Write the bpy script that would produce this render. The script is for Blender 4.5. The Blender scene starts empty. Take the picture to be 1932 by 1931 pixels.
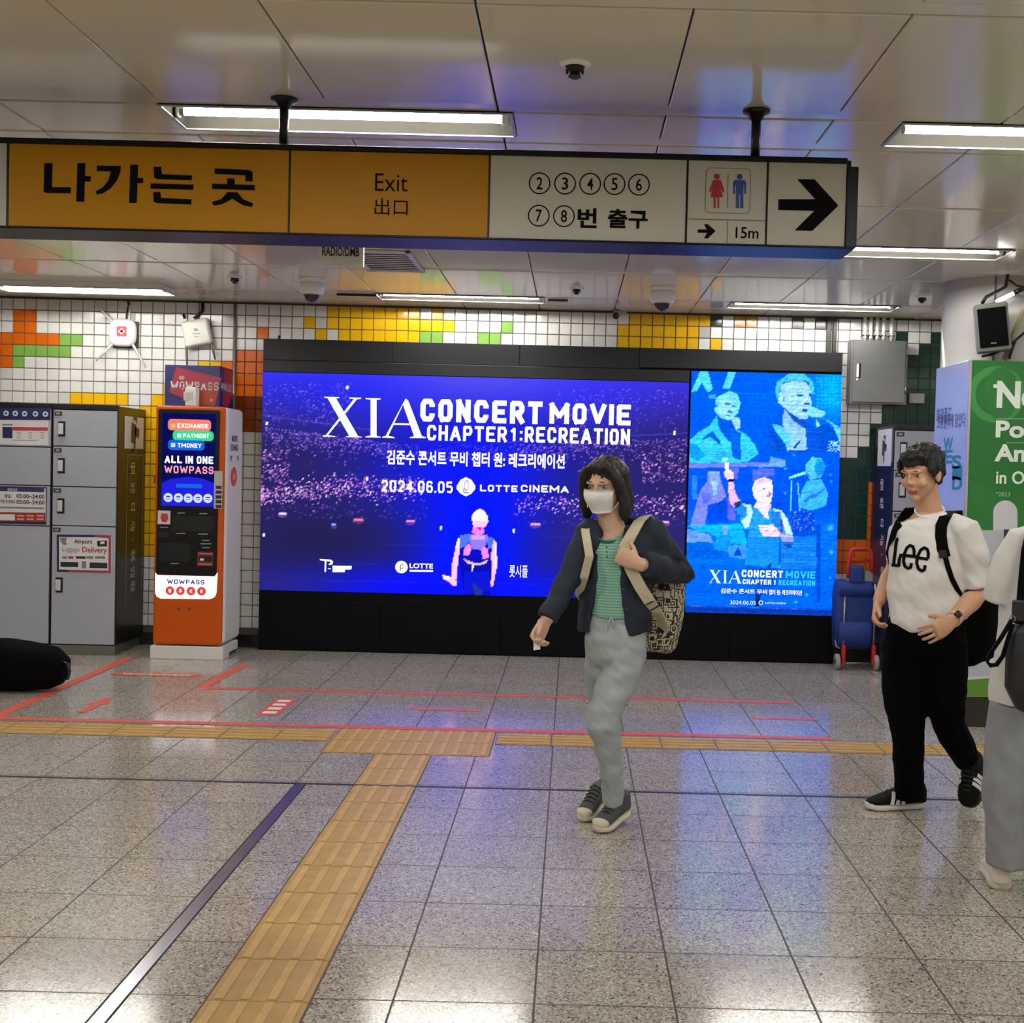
import bpy, bmesh, math, random
import numpy as np
from mathutils import Vector, Matrix, noise

random.seed(7)
C = bpy.context.scene.collection
SC = bpy.context.scene
V3 = Vector

# ---------------------------------------------------------------- camera
W, H = 1932, 1931
F_PX, CAM_H, ROLL, PITCH, CX, CY = 2366.82, 1.5254, .0247842, .0301328, 1079.81, 952.77
fwd = V3((0, math.cos(PITCH), -math.sin(PITCH)))
rgt = V3((1, 0, 0))
dwn = fwd.cross(rgt)
_r = math.cos(ROLL) * rgt - math.sin(ROLL) * dwn
_d = math.sin(ROLL) * rgt + math.cos(ROLL) * dwn
cam_data = bpy.data.cameras.new('camera')
cam = bpy.data.objects.new('camera', cam_data)
C.objects.link(cam)
m = Matrix(((_r.x, -_d.x, -fwd.x, 0), (_r.y, -_d.y, -fwd.y, 0), (_r.z, -_d.z, -fwd.z, CAM_H), (0, 0, 0, 1)))
cam.matrix_world = m
cam_data.sensor_fit = 'HORIZONTAL'
cam_data.sensor_width = 36.0
cam_data.lens = F_PX / W * 36.0
cam_data.shift_x = (W / 2 - CX) / W
cam_data.shift_y = (CY - H / 2) / W
cam_data.clip_start = .05
SC.camera = cam

# ---------------------------------------------------------------- world, exposure
world = bpy.data.worlds.new('station_world')
SC.world = world
world.use_nodes = True
world.node_tree.nodes['Background'].inputs[0].default_value = (.5, .48, .45, 1)
world.node_tree.nodes['Background'].inputs[1].default_value = .0
SC.view_settings.view_transform = 'Standard'
SC.view_settings.look = 'None'
SC.view_settings.exposure = 0.0
SC.view_settings.gamma = 1.0
SC.view_settings.use_curve_mapping = False
TUBE_STRENGTH = 118.0
LED_STRENGTH = 1.35

# ---------------------------------------------------------------- pixel of the photograph -> point at a given depth / height
ORG = V3((0, 0, CAM_H))
def ray(px, py):
    return _r * ((px - CX) / F_PX) + _d * ((py - CY) / F_PX) + fwd
def at(px, py, Y):
    d = ray(px, py); return ORG + d * (Y / d.y)
def atz(px, py, Z=0.0):
    d = ray(px, py); return ORG + d * ((Z - CAM_H) / d.z)
def atx(px, py, X):
    d = ray(px, py); return ORG + d * (X / d.x)
def proj(P):
    q = V3(P) - ORG
    z = q.dot(fwd)
    return CX + F_PX * q.dot(_r) / z, CY + F_PX * q.dot(_d) / z

# ---------------------------------------------------------------- materials
def lin(c):
    if isinstance(c, str):
        c = tuple(int(c[i:i + 2], 16) / 255 for i in (0, 2, 4))
    return tuple(x / 12.92 if x <= .04045 else ((x + .055) / 1.055) ** 2.4 for x in c)
MATS = {}
def mat(name, col, rough=.5, metal=0., spec=.5, var=.06, vscale=6., bump=0., bscale=60., coat=0., stretch=(1, 1, 1)):
    if name in MATS: return MATS[name]
    M = bpy.data.materials.new(name); M.use_nodes = True
    nt = M.node_tree; N = nt.nodes; L = nt.links
    b = N['Principled BSDF']
    c = lin(col)
    tc = N.new('ShaderNodeTexCoord'); mp = N.new('ShaderNodeMapping'); mp.inputs['Scale'].default_value = stretch
    L.new(tc.outputs['Object'], mp.inputs['Vector'])
    nz = N.new('ShaderNodeTexNoise'); nz.inputs['Scale'].default_value = vscale; nz.inputs['Detail'].default_value = 3
    L.new(mp.outputs[0], nz.inputs['Vector'])
    mr = N.new('ShaderNodeMapRange'); mr.inputs['From Min'].default_value = .3; mr.inputs['From Max'].default_value = .7
    mr.inputs['To Min'].default_value = 1 - var; mr.inputs['To Max'].default_value = 1 + var
    L.new(nz.outputs['Fac'], mr.inputs['Value'])
    mx = N.new('ShaderNodeVectorMath'); mx.operation = 'SCALE'; mx.inputs[0].default_value = c
    L.new(mr.outputs[0], mx.inputs['Scale'])
    L.new(mx.outputs[0], b.inputs['Base Color'])
    b.inputs['Roughness'].default_value = rough; b.inputs['Metallic'].default_value = metal
    b.inputs['Specular IOR Level'].default_value = spec
    b.inputs['Coat Weight'].default_value = coat
    if bump:
        n2 = N.new('ShaderNodeTexNoise'); n2.inputs['Scale'].default_value = bscale; n2.inputs['Detail'].default_value = 4
        L.new(mp.outputs[0], n2.inputs['Vector'])
        bp = N.new('ShaderNodeBump'); bp.inputs['Strength'].default_value = bump; bp.inputs['Distance'].default_value = .01
        L.new(n2.outputs['Fac'], bp.inputs['Height']); L.new(bp.outputs[0], b.inputs['Normal'])
    MATS[name] = M
    return M
def emat(name, col, strength=1., sample=True):
    if name in MATS: return MATS[name]
    M = bpy.data.materials.new(name); M.use_nodes = True
    nt = M.node_tree; N = nt.nodes; L = nt.links
    N.remove(N['Principled BSDF'])
    e = N.new('ShaderNodeEmission')
    e.inputs['Color'].default_value = (*lin(col), 1); e.inputs['Strength'].default_value = strength
    L.new(e.outputs[0], N['Material Output'].inputs['Surface'])
    if not sample: M.cycles.emission_sampling = 'NONE'
    MATS[name] = M
    return M

# ---------------------------------------------------------------- text outlines as flat polygons
_TXT = {}
def text_geo(body, bold=0.):
    k = (body, bold)
    if k in _TXT: return _TXT[k]
    cu = bpy.data.curves.new('t', 'FONT'); cu.body = body; cu.offset = bold; cu.resolution_u = 3
    o = bpy.data.objects.new('t', cu); C.objects.link(o)
    bpy.context.view_layer.update()
    me = bpy.data.meshes.new_from_object(o.evaluated_get(bpy.context.evaluated_depsgraph_get()))
    vs = np.array([v.co[:2] for v in me.vertices]); fs = [tuple(p.vertices) for p in me.polygons]
    C.objects.unlink(o); bpy.data.objects.remove(o); bpy.data.curves.remove(cu); bpy.data.meshes.remove(me)
    lo, hi = vs.min(0), vs.max(0)
    asp = (hi[0] - lo[0]) / max(1e-6, hi[1] - lo[1])
    vs = (vs - (lo + hi) / 2) / np.maximum(hi - lo, 1e-6)
    _TXT[k] = (vs, fs, asp)
    return _TXT[k]

# ---------------------------------------------------------------- mesh builder
def world_origin(o):
    p = V3((0, 0, 0))
    while o is not None:
        p = p + o.location; o = o.parent
    return p
_c = .2
_O = [(_c, 0), (1 - _c, 0), (1, _c), (1, 1 - _c), (1 - _c, 1), (_c, 1), (0, 1 - _c), (0, _c), (_c, 0)]
_P = [(0, 0), (0, 1), (1 - _c, 1), (1, 1 - _c), (1, .62), (1 - _c, .44), (0, .44)]
BLK = {'O': [_O], '0': [_O], 'C': [[(1, .68), (1, 1 - _c), (1 - _c, 1), (_c, 1), (0, 1 - _c), (0, _c), (_c, 0), (1 - _c, 0), (1, _c), (1, .32)]],
       'G': [[(1, .7), (1, 1 - _c), (1 - _c, 1), (_c, 1), (0, 1 - _c), (0, _c), (_c, 0), (1 - _c, 0), (1, _c), (1, .45), (.6, .45)]],
       'N': [[(0, 0), (0, 1)], [(0, 1), (1, 0)], [(1, 0), (1, 1)]], 'E': [[(1, 1), (0, 1), (0, 0), (1, 0)], [(0, .5), (.8, .5)]], 'R': [_P, [(.5, .44), (1, 0)]], 'P': [_P],
       'T': [[(0, 1), (1, 1)], [(.5, 1), (.5, 0)]], 'M': [[(0, 0), (0, 1)], [(0, 1), (.5, .3), (1, 1)], [(1, 1), (1, 0)]], 'V': [[(0, 1), (.5, 0), (1, 1)]], 'W': [[(0, 1), (.25, 0), (.5, .8), (.75, 0), (1, 1)]],
       'I': [[(.5, 0), (.5, 1)]], 'H': [[(0, 0), (0, 1)], [(1, 0), (1, 1)], [(0, .5), (1, .5)]], 'A': [[(0, 0), (.5, 1), (1, 0)], [(.22, .3), (.78, .3)]], 'D': [[(0, 0), (0, 1), (.65, 1), (1, .72), (1, .28), (.65, 0), (0, 0)]],
       'S': [[(1, .74), (1, 1 - _c), (1 - _c, 1), (_c, 1), (0, 1 - _c), (0, .66), (_c, .5), (1 - _c, .5), (1, .34), (1, _c), (1 - _c, 0), (_c, 0), (0, _c), (0, .26)]], 'L': [[(0, 1), (0, 0), (1, 0)]], 'Y': [[(0, 1), (.5, .45), (1, 1)], [(.5, .45), (.5, 0)]],
       'X': [[(0, 0), (1, 1)], [(0, 1), (1, 0)]], '1': [[(.05, .8), (.6, 1), (.6, 0)]], '2': [[(0, .75), (0, 1 - _c), (_c, 1), (1 - _c, 1), (1, 1 - _c), (1, .62), (0, 0), (1, 0)]], '4': [[(.72, 0), (.72, 1), (0, .28), (1, .28)]],
       '5': [[(1, 1), (0, 1), (0, .55), (.75, .6), (1, .42), (1, _c), (.75, 0), (0, .05)]], '6': [[(1, .82), (.8, 1), (_c, 1), (0, 1 - _c), (0, _c), (_c, 0), (1 - _c, 0), (1, _c), (1, .4), (1 - _c, .57), (0, .57)]], '.': [[(.5, 0), (.5, 0)]], ':': [[(.5, .08), (.5, .08)], [(.5, .7), (.5, .7)]]}
BLK_W = {'I': .22, 'M': 1.15, 'W': 1.3, '1': .5, '.': .2, ':': .2, ' ': .25, 'A': .95, 'V': .95}
X_, Y_, Z_ = V3((1, 0, 0)), V3((0, 1, 0)), V3((0, 0, 1))
class MB:
    def __init__(s): s.v, s.f, s.m, s.sm = [], [], [], []
    def add(s, vs, fs, m=0, smooth=False):
        n = len(s.v); s.v += [V3(p) for p in vs]
        for f in fs:
            s.f.append(tuple(i + n for i in f)); s.m.append(m); s.sm.append(smooth)
        return s
    def bm(s, b, m=0, smooth=False, M=None):
        b.verts.index_update()
        vs = [(M @ v.co if M is not None else v.co.copy()) for v in b.verts]
        s.add(vs, [tuple(v.index for v in f.verts) for f in b.faces], m, smooth); b.free(); return s
    def box(s, x0, x1, y0, y1, z0, z1, m=0, bev=0., seg=2, M=None):
        b = bmesh.new(); bmesh.ops.create_cube(b, size=1)
        sx, sy, sz = abs(x1 - x0), abs(y1 - y0), abs(z1 - z0)
        for v in b.verts:
            v.co = V3(((x0 + x1) / 2 + v.co.x * sx, (y0 + y1) / 2 + v.co.y * sy, (z0 + z1) / 2 + v.co.z * sz))
        if bev:
            bmesh.ops.bevel(b, geom=b.edges[:], offset=min(bev, .45 * min(sx, sy, sz)), segments=seg, affect='EDGES', profile=.5)
        return s.bm(b, m, False, M)
    def poly(s, pts, m=0):
        return s.add(pts, [tuple(range(len(pts)))], m)
    def prism(s, pts, ext, m=0):
        ext = V3(ext); n = len(pts); a = [V3(p) for p in pts]; b = [p + ext for p in a]
        fs = [tuple(range(n)), tuple(range(2 * n - 1, n - 1, -1))]
        fs += [(i, i + n, (i + 1) % n + n, (i + 1) % n) for i in range(n)]
        return s.add(a + b, fs, m)
    def loft(s, pts, rad, side=X_, seg=18, m=0, smooth=True, power=1., cap=True):
        """closed tube; rad entries r or (along side, across)"""
        pts = [V3(p) for p in pts]; n = len(pts)
        rad = [(r, r) if not isinstance(r, tuple) else r for r in rad]
        rings = []
        for i in range(n):
            t = (pts[min(i + 1, n - 1)] - pts[max(i - 1, 0)])
            if t.length < 1e-9: t = V3((0, 0, 1))
            t.normalize()
            sd = V3(side) - t * t.dot(V3(side))
            if sd.length < 1e-4: sd = t.orthogonal()
            sd.normalize(); nr = t.cross(sd)
            a, b = rad[i]
            ring = []
            for k in range(seg):
                an = 2 * math.pi * k / seg; c, q = math.cos(an), math.sin(an)
                if power != 1.:
                    c = math.copysign(abs(c) ** power, c); q = math.copysign(abs(q) ** power, q)
                ring.append(pts[i] + sd * (a * c) + nr * (b * q))
            rings.append(ring)
        vs = [p for r in rings for p in r]; fs = []
        for i in range(n - 1):
            for k in range(seg):
                k2 = (k + 1) % seg
                fs.append((i * seg + k, i * seg + k2, (i + 1) * seg + k2, (i + 1) * seg + k))
        if cap:
            fs.append(tuple(range(seg - 1, -1, -1))); fs.append(tuple((n - 1) * seg + k for k in range(seg)))
        return s.add(vs, fs, m, smooth)
    def tube(s, pts, r, seg=10, m=0, side=None):
        pts = [V3(p) for p in pts]
        if side is None:
            d = pts[-1] - pts[0]
            side = V3((.31, .8, .52)) if d.length < 1e-6 else d.orthogonal()
        return s.loft(pts, r if isinstance(r, list) else [r] * len(pts), side, seg, m)
    def ell(s, c, r, m=0, R=None, u=20, v=12):
        b = bmesh.new(); bmesh.ops.create_uvsphere(b, u_segments=u, v_segments=v, radius=1)
        c = V3(c)
        for q in b.verts:
            p = V3((q.co.x * r[0], q.co.y * r[1], q.co.z * r[2]))
            q.co = c + (R @ p if R is not None else p)
        return s.bm(b, m, True)
    def cyl(s, p0, p1, r, seg=20, m=0, r2=None):
        p0, p1 = V3(p0), V3(p1)
        return s.loft([p0, p1], [r, r if r2 is None else r2], (p1 - p0).orthogonal(), seg, m, True)
    def lathe(s, c, prof, seg=24, m=0):
        """prof: (radius, z offset)"""
        c = V3(c)
        return s.loft([c + V3((0, 0, z)) for r, z in prof], [max(r, 1e-4) for r, z in prof], X_, seg, m)
    def ribbon(s, pts, wdir, w, th, m=0):
        """flat strap along pts; wdir: one vector or a list"""
        pts = [V3(p) for p in pts]; n = len(pts)
        vs = []
        for i in range(n):
            t = (pts[min(i + 1, n - 1)] - pts[max(i - 1, 0)]).normalized()
            wd = V3(wdir[i] if isinstance(wdir, list) else wdir); wd = (wd - t * t.dot(wd)).normalized()
            nn = t.cross(wd)
            for a, b in ((-1, -1), (1, -1), (1, 1), (-1, 1)):
                vs.append(pts[i] + wd * (a * w / 2) + nn * (b * th / 2))
        fs = [(0, 1, 2, 3), tuple((n - 1) * 4 + k for k in (3, 2, 1, 0))]
        for i in range(n - 1):
            for k in range(4):
                k2 = (k + 1) % 4
                fs.append((i * 4 + k, (i + 1) * 4 + k, (i + 1) * 4 + k2, i * 4 + k2))
        return s.add(vs, fs, m, False)
    def txt(s, body, c, w, h, m=0, U=X_, V=Z_, bold=0.):
        vs, fs, asp = text_geo(body, bold)
        c, U, V = V3(c), V3(U).normalized(), V3(V).normalized()
        if w is None: w = h * asp
        if h is None: h = w / asp
        return s.add([c + U * (p[0] * w) + V * (p[1] * h) for p in vs], fs, m)
    # decals given by their outline in the photograph, laid on the plane y = Y
    def ppoly(s, px, Y, m=0): return s.poly([at(x, y, Y) for x, y in px], m)
    def prect(s, x0, y0, x1, y1, Y, m=0, r=0.):
        c = at((x0 + x1) / 2, (y0 + y1) / 2, Y); k = Y / F_PX
        return s.rect(c, (x1 - x0) * k, (y1 - y0) * k, m, r * k)
    def rect(s, c, w, h, m=0, r=0., U=X_, V=Z_, seg=5):
        c, U, V = V3(c), V3(U), V3(V); pts = []
        if r <= 0: pts = [(-w / 2, -h / 2), (w / 2, -h / 2), (w / 2, h / 2), (-w / 2, h / 2)]
        else:
            for qx, qy, a0 in ((1, -1, -90), (1, 1, 0), (-1, 1, 90), (-1, -1, 180)):
                for i in range(seg + 1):
                    a = math.radians(a0 + 90 * i / seg)
                    pts.append((qx * (w / 2 - r) + r * math.cos(a), qy * (h / 2 - r) + r * math.sin(a)))
        return s.poly([c + U * x + V * y for x, y in pts], m)
    def disc(s, c, r, m=0, U=X_, V=Z_, seg=24, r2=None):
        c, U, V = V3(c), V3(U), V3(V)
        return s.poly([c + U * (r * math.cos(2 * math.pi * i / seg)) + V * ((r2 or r) * math.sin(2 * math.pi * i / seg)) for i in range(seg)], m)
    def ring(s, c, r, w, m=0, U=X_, V=Z_, seg=32):
        c, U, V = V3(c), V3(U), V3(V); vs = []; fs = []
        for i in range(seg):
            a = 2 * math.pi * i / seg; d = U * math.cos(a) + V * math.sin(a)
            vs += [c + d * r, c + d * (r - w)]
            j = (i + 1) % seg; fs.append((2 * i, 2 * j, 2 * j + 1, 2 * i + 1))
        return s.add(vs, fs, m)
    def ptxt(s, body, x0, y0, x1, y1, Y, m=0, bold=0.):
        k = Y / F_PX
        return s.txt(body, at((x0 + x1) / 2, (y0 + y1) / 2, Y), (x1 - x0) * k, (y1 - y0) * k, m, bold=bold)
    # square display capitals drawn as strokes
    def block(s, body, c, w, h, m=0, wt=.19, U=X_, V=Z_, slant=0.):
        c, U, V = V3(c), V3(U).normalized(), V3(V).normalized()
        wd = [BLK_W.get(ch, .82) for ch in body]; gap = .2
        tot = sum(wd) + gap * (len(body) - 1); x = 0; t = wt * h
        for ch, a in zip(body, wd):
            x0 = (x / tot - .5) * w + t / 2; x1 = ((x + a) / tot - .5) * w - t / 2 + gap * .0; x += a + gap
            if x1 < x0: x0 = x1 = (x0 + x1) / 2
            for ln in BLK.get(ch, []):
                P = [V3((x0 + (x1 - x0) * p, -h / 2 + t / 2 + (h - t) * q, 0)) for p, q in ln]
                for i in range(len(P) - 1):
                    d = (P[i + 1] - P[i]); d = d.normalized() if d.length > 1e-9 else V3((1, 0, 0)); n = V3((-d.y, d.x, 0)) * t / 2
                    bt = .0 if ch in 'CSG256' else .5; e0 = d * (t * bt if i == 0 else t * .21); e1 = d * (t * bt if i == len(P) - 2 else t * .21)
                    s.poly([c + U * (p.x + slant * p.y) + V * p.y for p in (P[i] - e0 - n, P[i + 1] + e1 - n, P[i + 1] + e1 + n, P[i] - e0 + n)], m)
        return s
    def pblock(s, body, x0, y0, x1, y1, Y, m=0, wt=.19):
        k = Y / F_PX
        return s.block(body, at((x0 + x1) / 2, (y0 + y1) / 2, Y), (x1 - x0) * k, (y1 - y0) * k, m, wt)
    def mesh(s, name, mats, org=V3((0, 0, 0))):
        me = bpy.data.meshes.new(name)
        me.from_pydata([tuple(p - org) for p in s.v], [], s.f)
        for q in mats: me.materials.append(q)
        me.polygons.foreach_set('material_index', s.m)
        me.polygons.foreach_set('use_smooth', s.sm)
        me.update()
        return me
    def build(s, name, mats, parent=None, origin=None):
        if not isinstance(mats, (list, tuple)): mats = [mats]
        if parent is not None: org = world_origin(parent); loc = V3((0, 0, 0))
        else:
            if origin is None:
                lo = [min(p[i] for p in s.v) for i in range(3)]; hi = [max(p[i] for p in s.v) for i in range(3)]
                origin = V3(((lo[0] + hi[0]) / 2, (lo[1] + hi[1]) / 2, lo[2]))
            org = V3(origin); loc = org
        o = bpy.data.objects.new(name, s.mesh(name, mats, org)); C.objects.link(o)
        o.location = loc
        if parent is not None: o.parent = parent
        return o
def thing(name, label, cat, loc, group=None):
    o = bpy.data.objects.new(name, None); C.objects.link(o); o.location = loc
    o.empty_display_size = .1
    return tag(o, label, cat, group)
def tag(o, label, cat, group=None, kind=None):
    o['label'] = label; o['category'] = cat
    if group: o['group'] = group
    if kind: o['kind'] = kind
    return o
def struct(o): o['kind'] = 'structure'; return o
def copy_tree(o, parent=None):
    c = o.copy(); C.objects.link(c)
    if parent is not None: c.parent = parent
    for ch in [x for x in bpy.data.objects if x.parent == o]: copy_tree(ch, c)
    return c
def voxel(mb, size, smooth=2):
    """fuse the closed shells of a builder into one continuous skin"""
    me = mb.mesh('tmp', [])
    o = bpy.data.objects.new('tmp', me); C.objects.link(o)
    r = o.modifiers.new('r', 'REMESH'); r.mode = 'VOXEL'; r.voxel_size = size
    if smooth:
        q = o.modifiers.new('s', 'SMOOTH'); q.factor = .5; q.iterations = smooth
    bpy.context.view_layer.update()
    res = bpy.data.meshes.new_from_object(o.evaluated_get(bpy.context.evaluated_depsgraph_get()))
    C.objects.unlink(o); bpy.data.objects.remove(o); bpy.data.meshes.remove(me)
    return res
def link_mesh(me, name, mats, parent=None, origin=V3((0, 0, 0)), fold=None, matfn=None):
    """place a fused mesh (world coordinates) as a part or a thing"""
    org = world_origin(parent) if parent is not None else V3(origin)
    n = len(me.vertices)
    co = np.empty(n * 3); me.vertices.foreach_get('co', co); co = co.reshape(n, 3)
    if fold is not None:
        no = np.empty(n * 3); me.vertex_normals.foreach_get('vector', no); no = no.reshape(n, 3)
        d = np.array([fold(V3(co[i]), V3(no[i])) for i in range(n)])
        co = co + no * d[:, None]
    if matfn is not None:
        ids = [matfn(V3(co[list(p.vertices)].mean(0))) for p in me.polygons]
    me.vertices.foreach_set('co', (co - np.array(org)).ravel())
    if not isinstance(mats, (list, tuple)): mats = [mats]
    me.materials.clear()
    for q in mats: me.materials.append(q)
    if matfn is not None: me.polygons.foreach_set('material_index', ids)
    else: me.polygons.foreach_set('material_index', [0] * len(me.polygons))
    me.polygons.foreach_set('use_smooth', [True] * len(me.polygons))
    me.name = name; me.update()
    o = bpy.data.objects.new(name, me); C.objects.link(o)
    if parent is not None: o.parent = parent
    else: o.location = org
    return o

# ================================================================ SETTING
WALL_Y, CEIL_Z = 10.15, 2.785
XL, XR, YB = -6.6, 6.6, -5.0
# ---- floor: polished granite tiles with fine joints
def floor_material():
    M = bpy.data.materials.new('granite_tiles'); M.use_nodes = True
    nt = M.node_tree; N = nt.nodes; L = nt.links; b = N['Principled BSDF']
    geo = N.new('ShaderNodeNewGeometry')
    def math_(op, a, bb=None, c=None):
        q = N.new('ShaderNodeMath'); q.operation = op
        for i, x in enumerate((a, bb, c)):
            if x is None: continue
            if isinstance(x, (int, float)): q.inputs[i].default_value = x
            else: L.new(x, q.inputs[i])
        return q.outputs[0]
    sep = N.new('ShaderNodeSeparateXYZ'); L.new(geo.outputs['Position'], sep.inputs[0])
    joint = None; cells = []
    for ax, off in ((0, -.4733), (1, 5.5138)):
        u = math_('DIVIDE', math_('SUBTRACT', sep.outputs[ax], off), .4)
        cells.append(math_('FLOOR', u))
        fr = math_('FRACT', u)
        e = math_('MINIMUM', fr, math_('SUBTRACT', 1., fr))
        ln = math_('LESS_THAN', e, .008)
        joint = ln if joint is None else math_('MAXIMUM', joint, ln)
    cmb = N.new('ShaderNodeCombineXYZ'); L.new(cells[0], cmb.inputs[0]); L.new(cells[1], cmb.inputs[1])
    wn = N.new('ShaderNodeTexWhiteNoise'); wn.noise_dimensions = '2D'; L.new(cmb.outputs[0], wn.inputs['Vector'])
    # speckle
    v1 = N.new('ShaderNodeTexVoronoi'); v1.inputs['Scale'].default_value = 165; L.new(geo.outputs['Position'], v1.inputs['Vector'])
    r1 = N.new('ShaderNodeValToRGB'); L.new(v1.outputs['Color'], r1.inputs[0])
    cr = r1.color_ramp; cr.interpolation = 'CONSTANT'
    cr.elements[0].position = 0; cr.elements[0].color = (*lin('433e39'), 1)
    cr.elements[1].position = .14; cr.elements[1].color = (*lin('8b847b'), 1)
    for p, c in ((.34, 'b2aba0'), (.62, 'c4bdb2'), (.86, 'e6dfd3')):
        e = cr.elements.new(p); e.color = (*lin(c), 1)
    n1 = N.new('ShaderNodeTexNoise'); n1.inputs['Scale'].default_value = 1.3; n1.inputs['Detail'].default_value = 3
    L.new(geo.outputs['Position'], n1.inputs['Vector'])
    k = math_('ADD', math_('MULTIPLY_ADD', wn.outputs['Value'], .12, .90), math_('MULTIPLY_ADD', n1.outputs['Fac'], .08, -.04))
    sc = N.new('ShaderNodeVectorMath'); sc.operation = 'SCALE'; L.new(r1.outputs[0], sc.inputs[0]); L.new(k, sc.inputs['Scale'])
    mx = N.new('ShaderNodeMix'); mx.data_type = 'RGBA'; L.new(joint, mx.inputs[0]); L.new(sc.outputs[0], mx.inputs[6])
    mx.inputs[7].default_value = (*lin('3d3731'), 1)
    L.new(mx.outputs[2], b.inputs['Base Color'])
    n2 = N.new('ShaderNodeTexNoise'); n2.inputs['Scale'].default_value = 3.5; n2.inputs['Detail'].default_value = 4
    L.new(geo.outputs['Position'], n2.inputs['Vector'])
    rg = math_('MULTIPLY_ADD', n2.outputs['Fac'], .05, .12)
    L.new(math_('MAXIMUM', rg, math_('MULTIPLY', joint, .6)), b.inputs['Roughness'])
    b.inputs['Specular IOR Level'].default_value = .7
    bp = N.new('ShaderNodeBump'); bp.inputs['Strength'].default_value = .25; bp.inputs['Distance'].default_value = .003; bp.invert = True
    L.new(joint, bp.inputs['Height']); L.new(bp.outputs[0], b.inputs['Normal'])
    return M
fl = MB(); fl.box(XL - .2, XR + .2, YB - .2, WALL_Y + .3, -.2, 0, 0)
struct(fl.build('floor', floor_material()))

# ---- back wall: small square glazed tiles with a coloured mosaic
grout = mat('tile_grout', '5b5750', .9)
TC = {'white': mat('tile_white', 'e2e1de', .12, var=.04), 'orange': mat('tile_orange', 'd8660f', .14),
      'green': mat('tile_green', '7fae50', .14), 'yellow': mat('tile_yellow', 'edb90c', .14), 'pine': mat('tile_dark_green', '12392f', .12),
      'brown': mat('tile_brown', '94420f', .14), 'grey': mat('tile_light_grey', 'b9b8ba', .14), 'dark': mat('tile_dark_grey', '4a4947', .14),
      'ochre': mat('tile_ochre', 'b58a2a', .14), 'cream': mat('tile_cream', 'd6d4ce', .13)}
TK = list(TC)
REG = [(17, 580, 61, 622, 'orange'), (-300, 622, 104, 646, 'orange'), (-300, 646, 14, 688, 'orange'), (104, 624, 150, 647, 'green'),
       (14, 646, 127, 669, 'green'), (14, 669, 37, 689, 'green'), (124, 733, 238, 757, 'yellow'),
       (282, 738, 330, 760, 'yellow'), (304, 717, 330, 740, 'yellow'), (262, 757, 400, 1049, 'yellow'), (372, 677, 418, 720, 'yellow'),
       (418, 678, 440, 745, 'orange'), (441, 657, 497, 744, 'orange'), (418, 744, 497, 813, 'brown'), (484, 615, 507, 638, 'orange'),
       (573, 598, 596, 619, 'yellow'), (596, 619, 617, 640, 'yellow'), (617, 570, 793, 621, 'yellow'), (640, 619, 793, 649, 'yellow'),
       (813, 583, 835, 604, 'yellow'), (793, 604, 858, 627, 'yellow'), (793, 627, 837, 649, 'green'), (901, 629, 945, 652, 'green'),
       (945, 608, 967, 631, 'green'), (1183, 593, 1335, 614, 'yellow'), (1161, 614, 1315, 660, 'yellow'), (1336, 595, 1358, 617, 'pine'),
       (1380, 597, 1425, 619, 'ochre'), (1315, 617, 1337, 638, 'grey'), (1336, 638, 1358, 660, 'yellow'), (1490, 598, 1514, 621, 'dark'),
       (1534, 599, 1556, 622, 'dark'), (1690, 624, 1712, 646, 'pine'), (1758, 624, 1900, 668, 'pine'), (1736, 646, 1900, 668, 'pine'),
       (1711, 667, 1900, 803, 'pine'), (1661, 759, 1900, 803, 'pine'), (1637, 797, 1700, 905, 'pine'), (1615, 839, 1638, 862, 'pine'),
       (1580, 861, 1636, 1010, 'pine'), (1636, 905, 1700, 1078, 'orange'), (1560, 1010, 1650, 1078, 'orange')]
TP = .0937
wx0 = at(463.4, 600, WALL_Y).x; wz0 = at(460, 595, WALL_Y).z
wb = MB()
wb.box(XL - .2, XR + .2, WALL_Y + .004, WALL_Y + .25, 0, CEIL_Z + .15, 0)
i0 = int((XL - wx0) / TP) - 1; i1 = int((XR - wx0) / TP) + 1
j0 = -int((wz0 - .1) / TP); j1 = int((CEIL_Z - wz0) / TP) + 1
rt = random.Random(3)
for i in range(i0, i1):
    for j in range(j0, j1):
        x0 = wx0 + i * TP; z0 = wz0 + j * TP
        px, py = proj((x0 + TP / 2, WALL_Y, z0 + TP / 2))
        k = 'white' if rt.random() < .9 else 'cream'
        for a, b_, c_, d_, nm in REG:
            if a <= px < c_ and b_ <= py < d_: k = nm
        g = .0024; za, zb = max(z0 + g, .1), min(z0 + TP - g, CEIL_Z + .02)
        if zb - za < .01: continue
        dy = rt.uniform(-.0004, .0004); q = .0022
        xa, xb = x0 + g, x0 + TP - g
        yf = WALL_Y - .004; yb = WALL_Y + .004
        t = [rt.uniform(-.0003, .0003) for _ in range(4)]
        wb.add([(xa + q, yf + t[0], za + q), (xb - q, yf + t[1], za + q), (xb - q, yf + t[2], zb - q), (xa + q, yf + t[3], zb - q),
                (xa, yb, za), (xb, yb, za), (xb, yb, zb), (xa, yb, zb)],
               [(0, 1, 2, 3), (4, 5, 1, 0), (5, 6, 2, 1), (6, 7, 3, 2), (7, 4, 0, 3)], 1 + TK.index(k))
struct(wb.build('wall_back', [grout] + list(TC.values())))
bb = MB(); bb.box(XL, XR, WALL_Y - .03, WALL_Y + .01, 0, .1, 0, .003)
struct(bb.build('baseboard_back', mat('dark_granite', '1d1c1e', .25, var=.2, vscale=60)))
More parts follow.
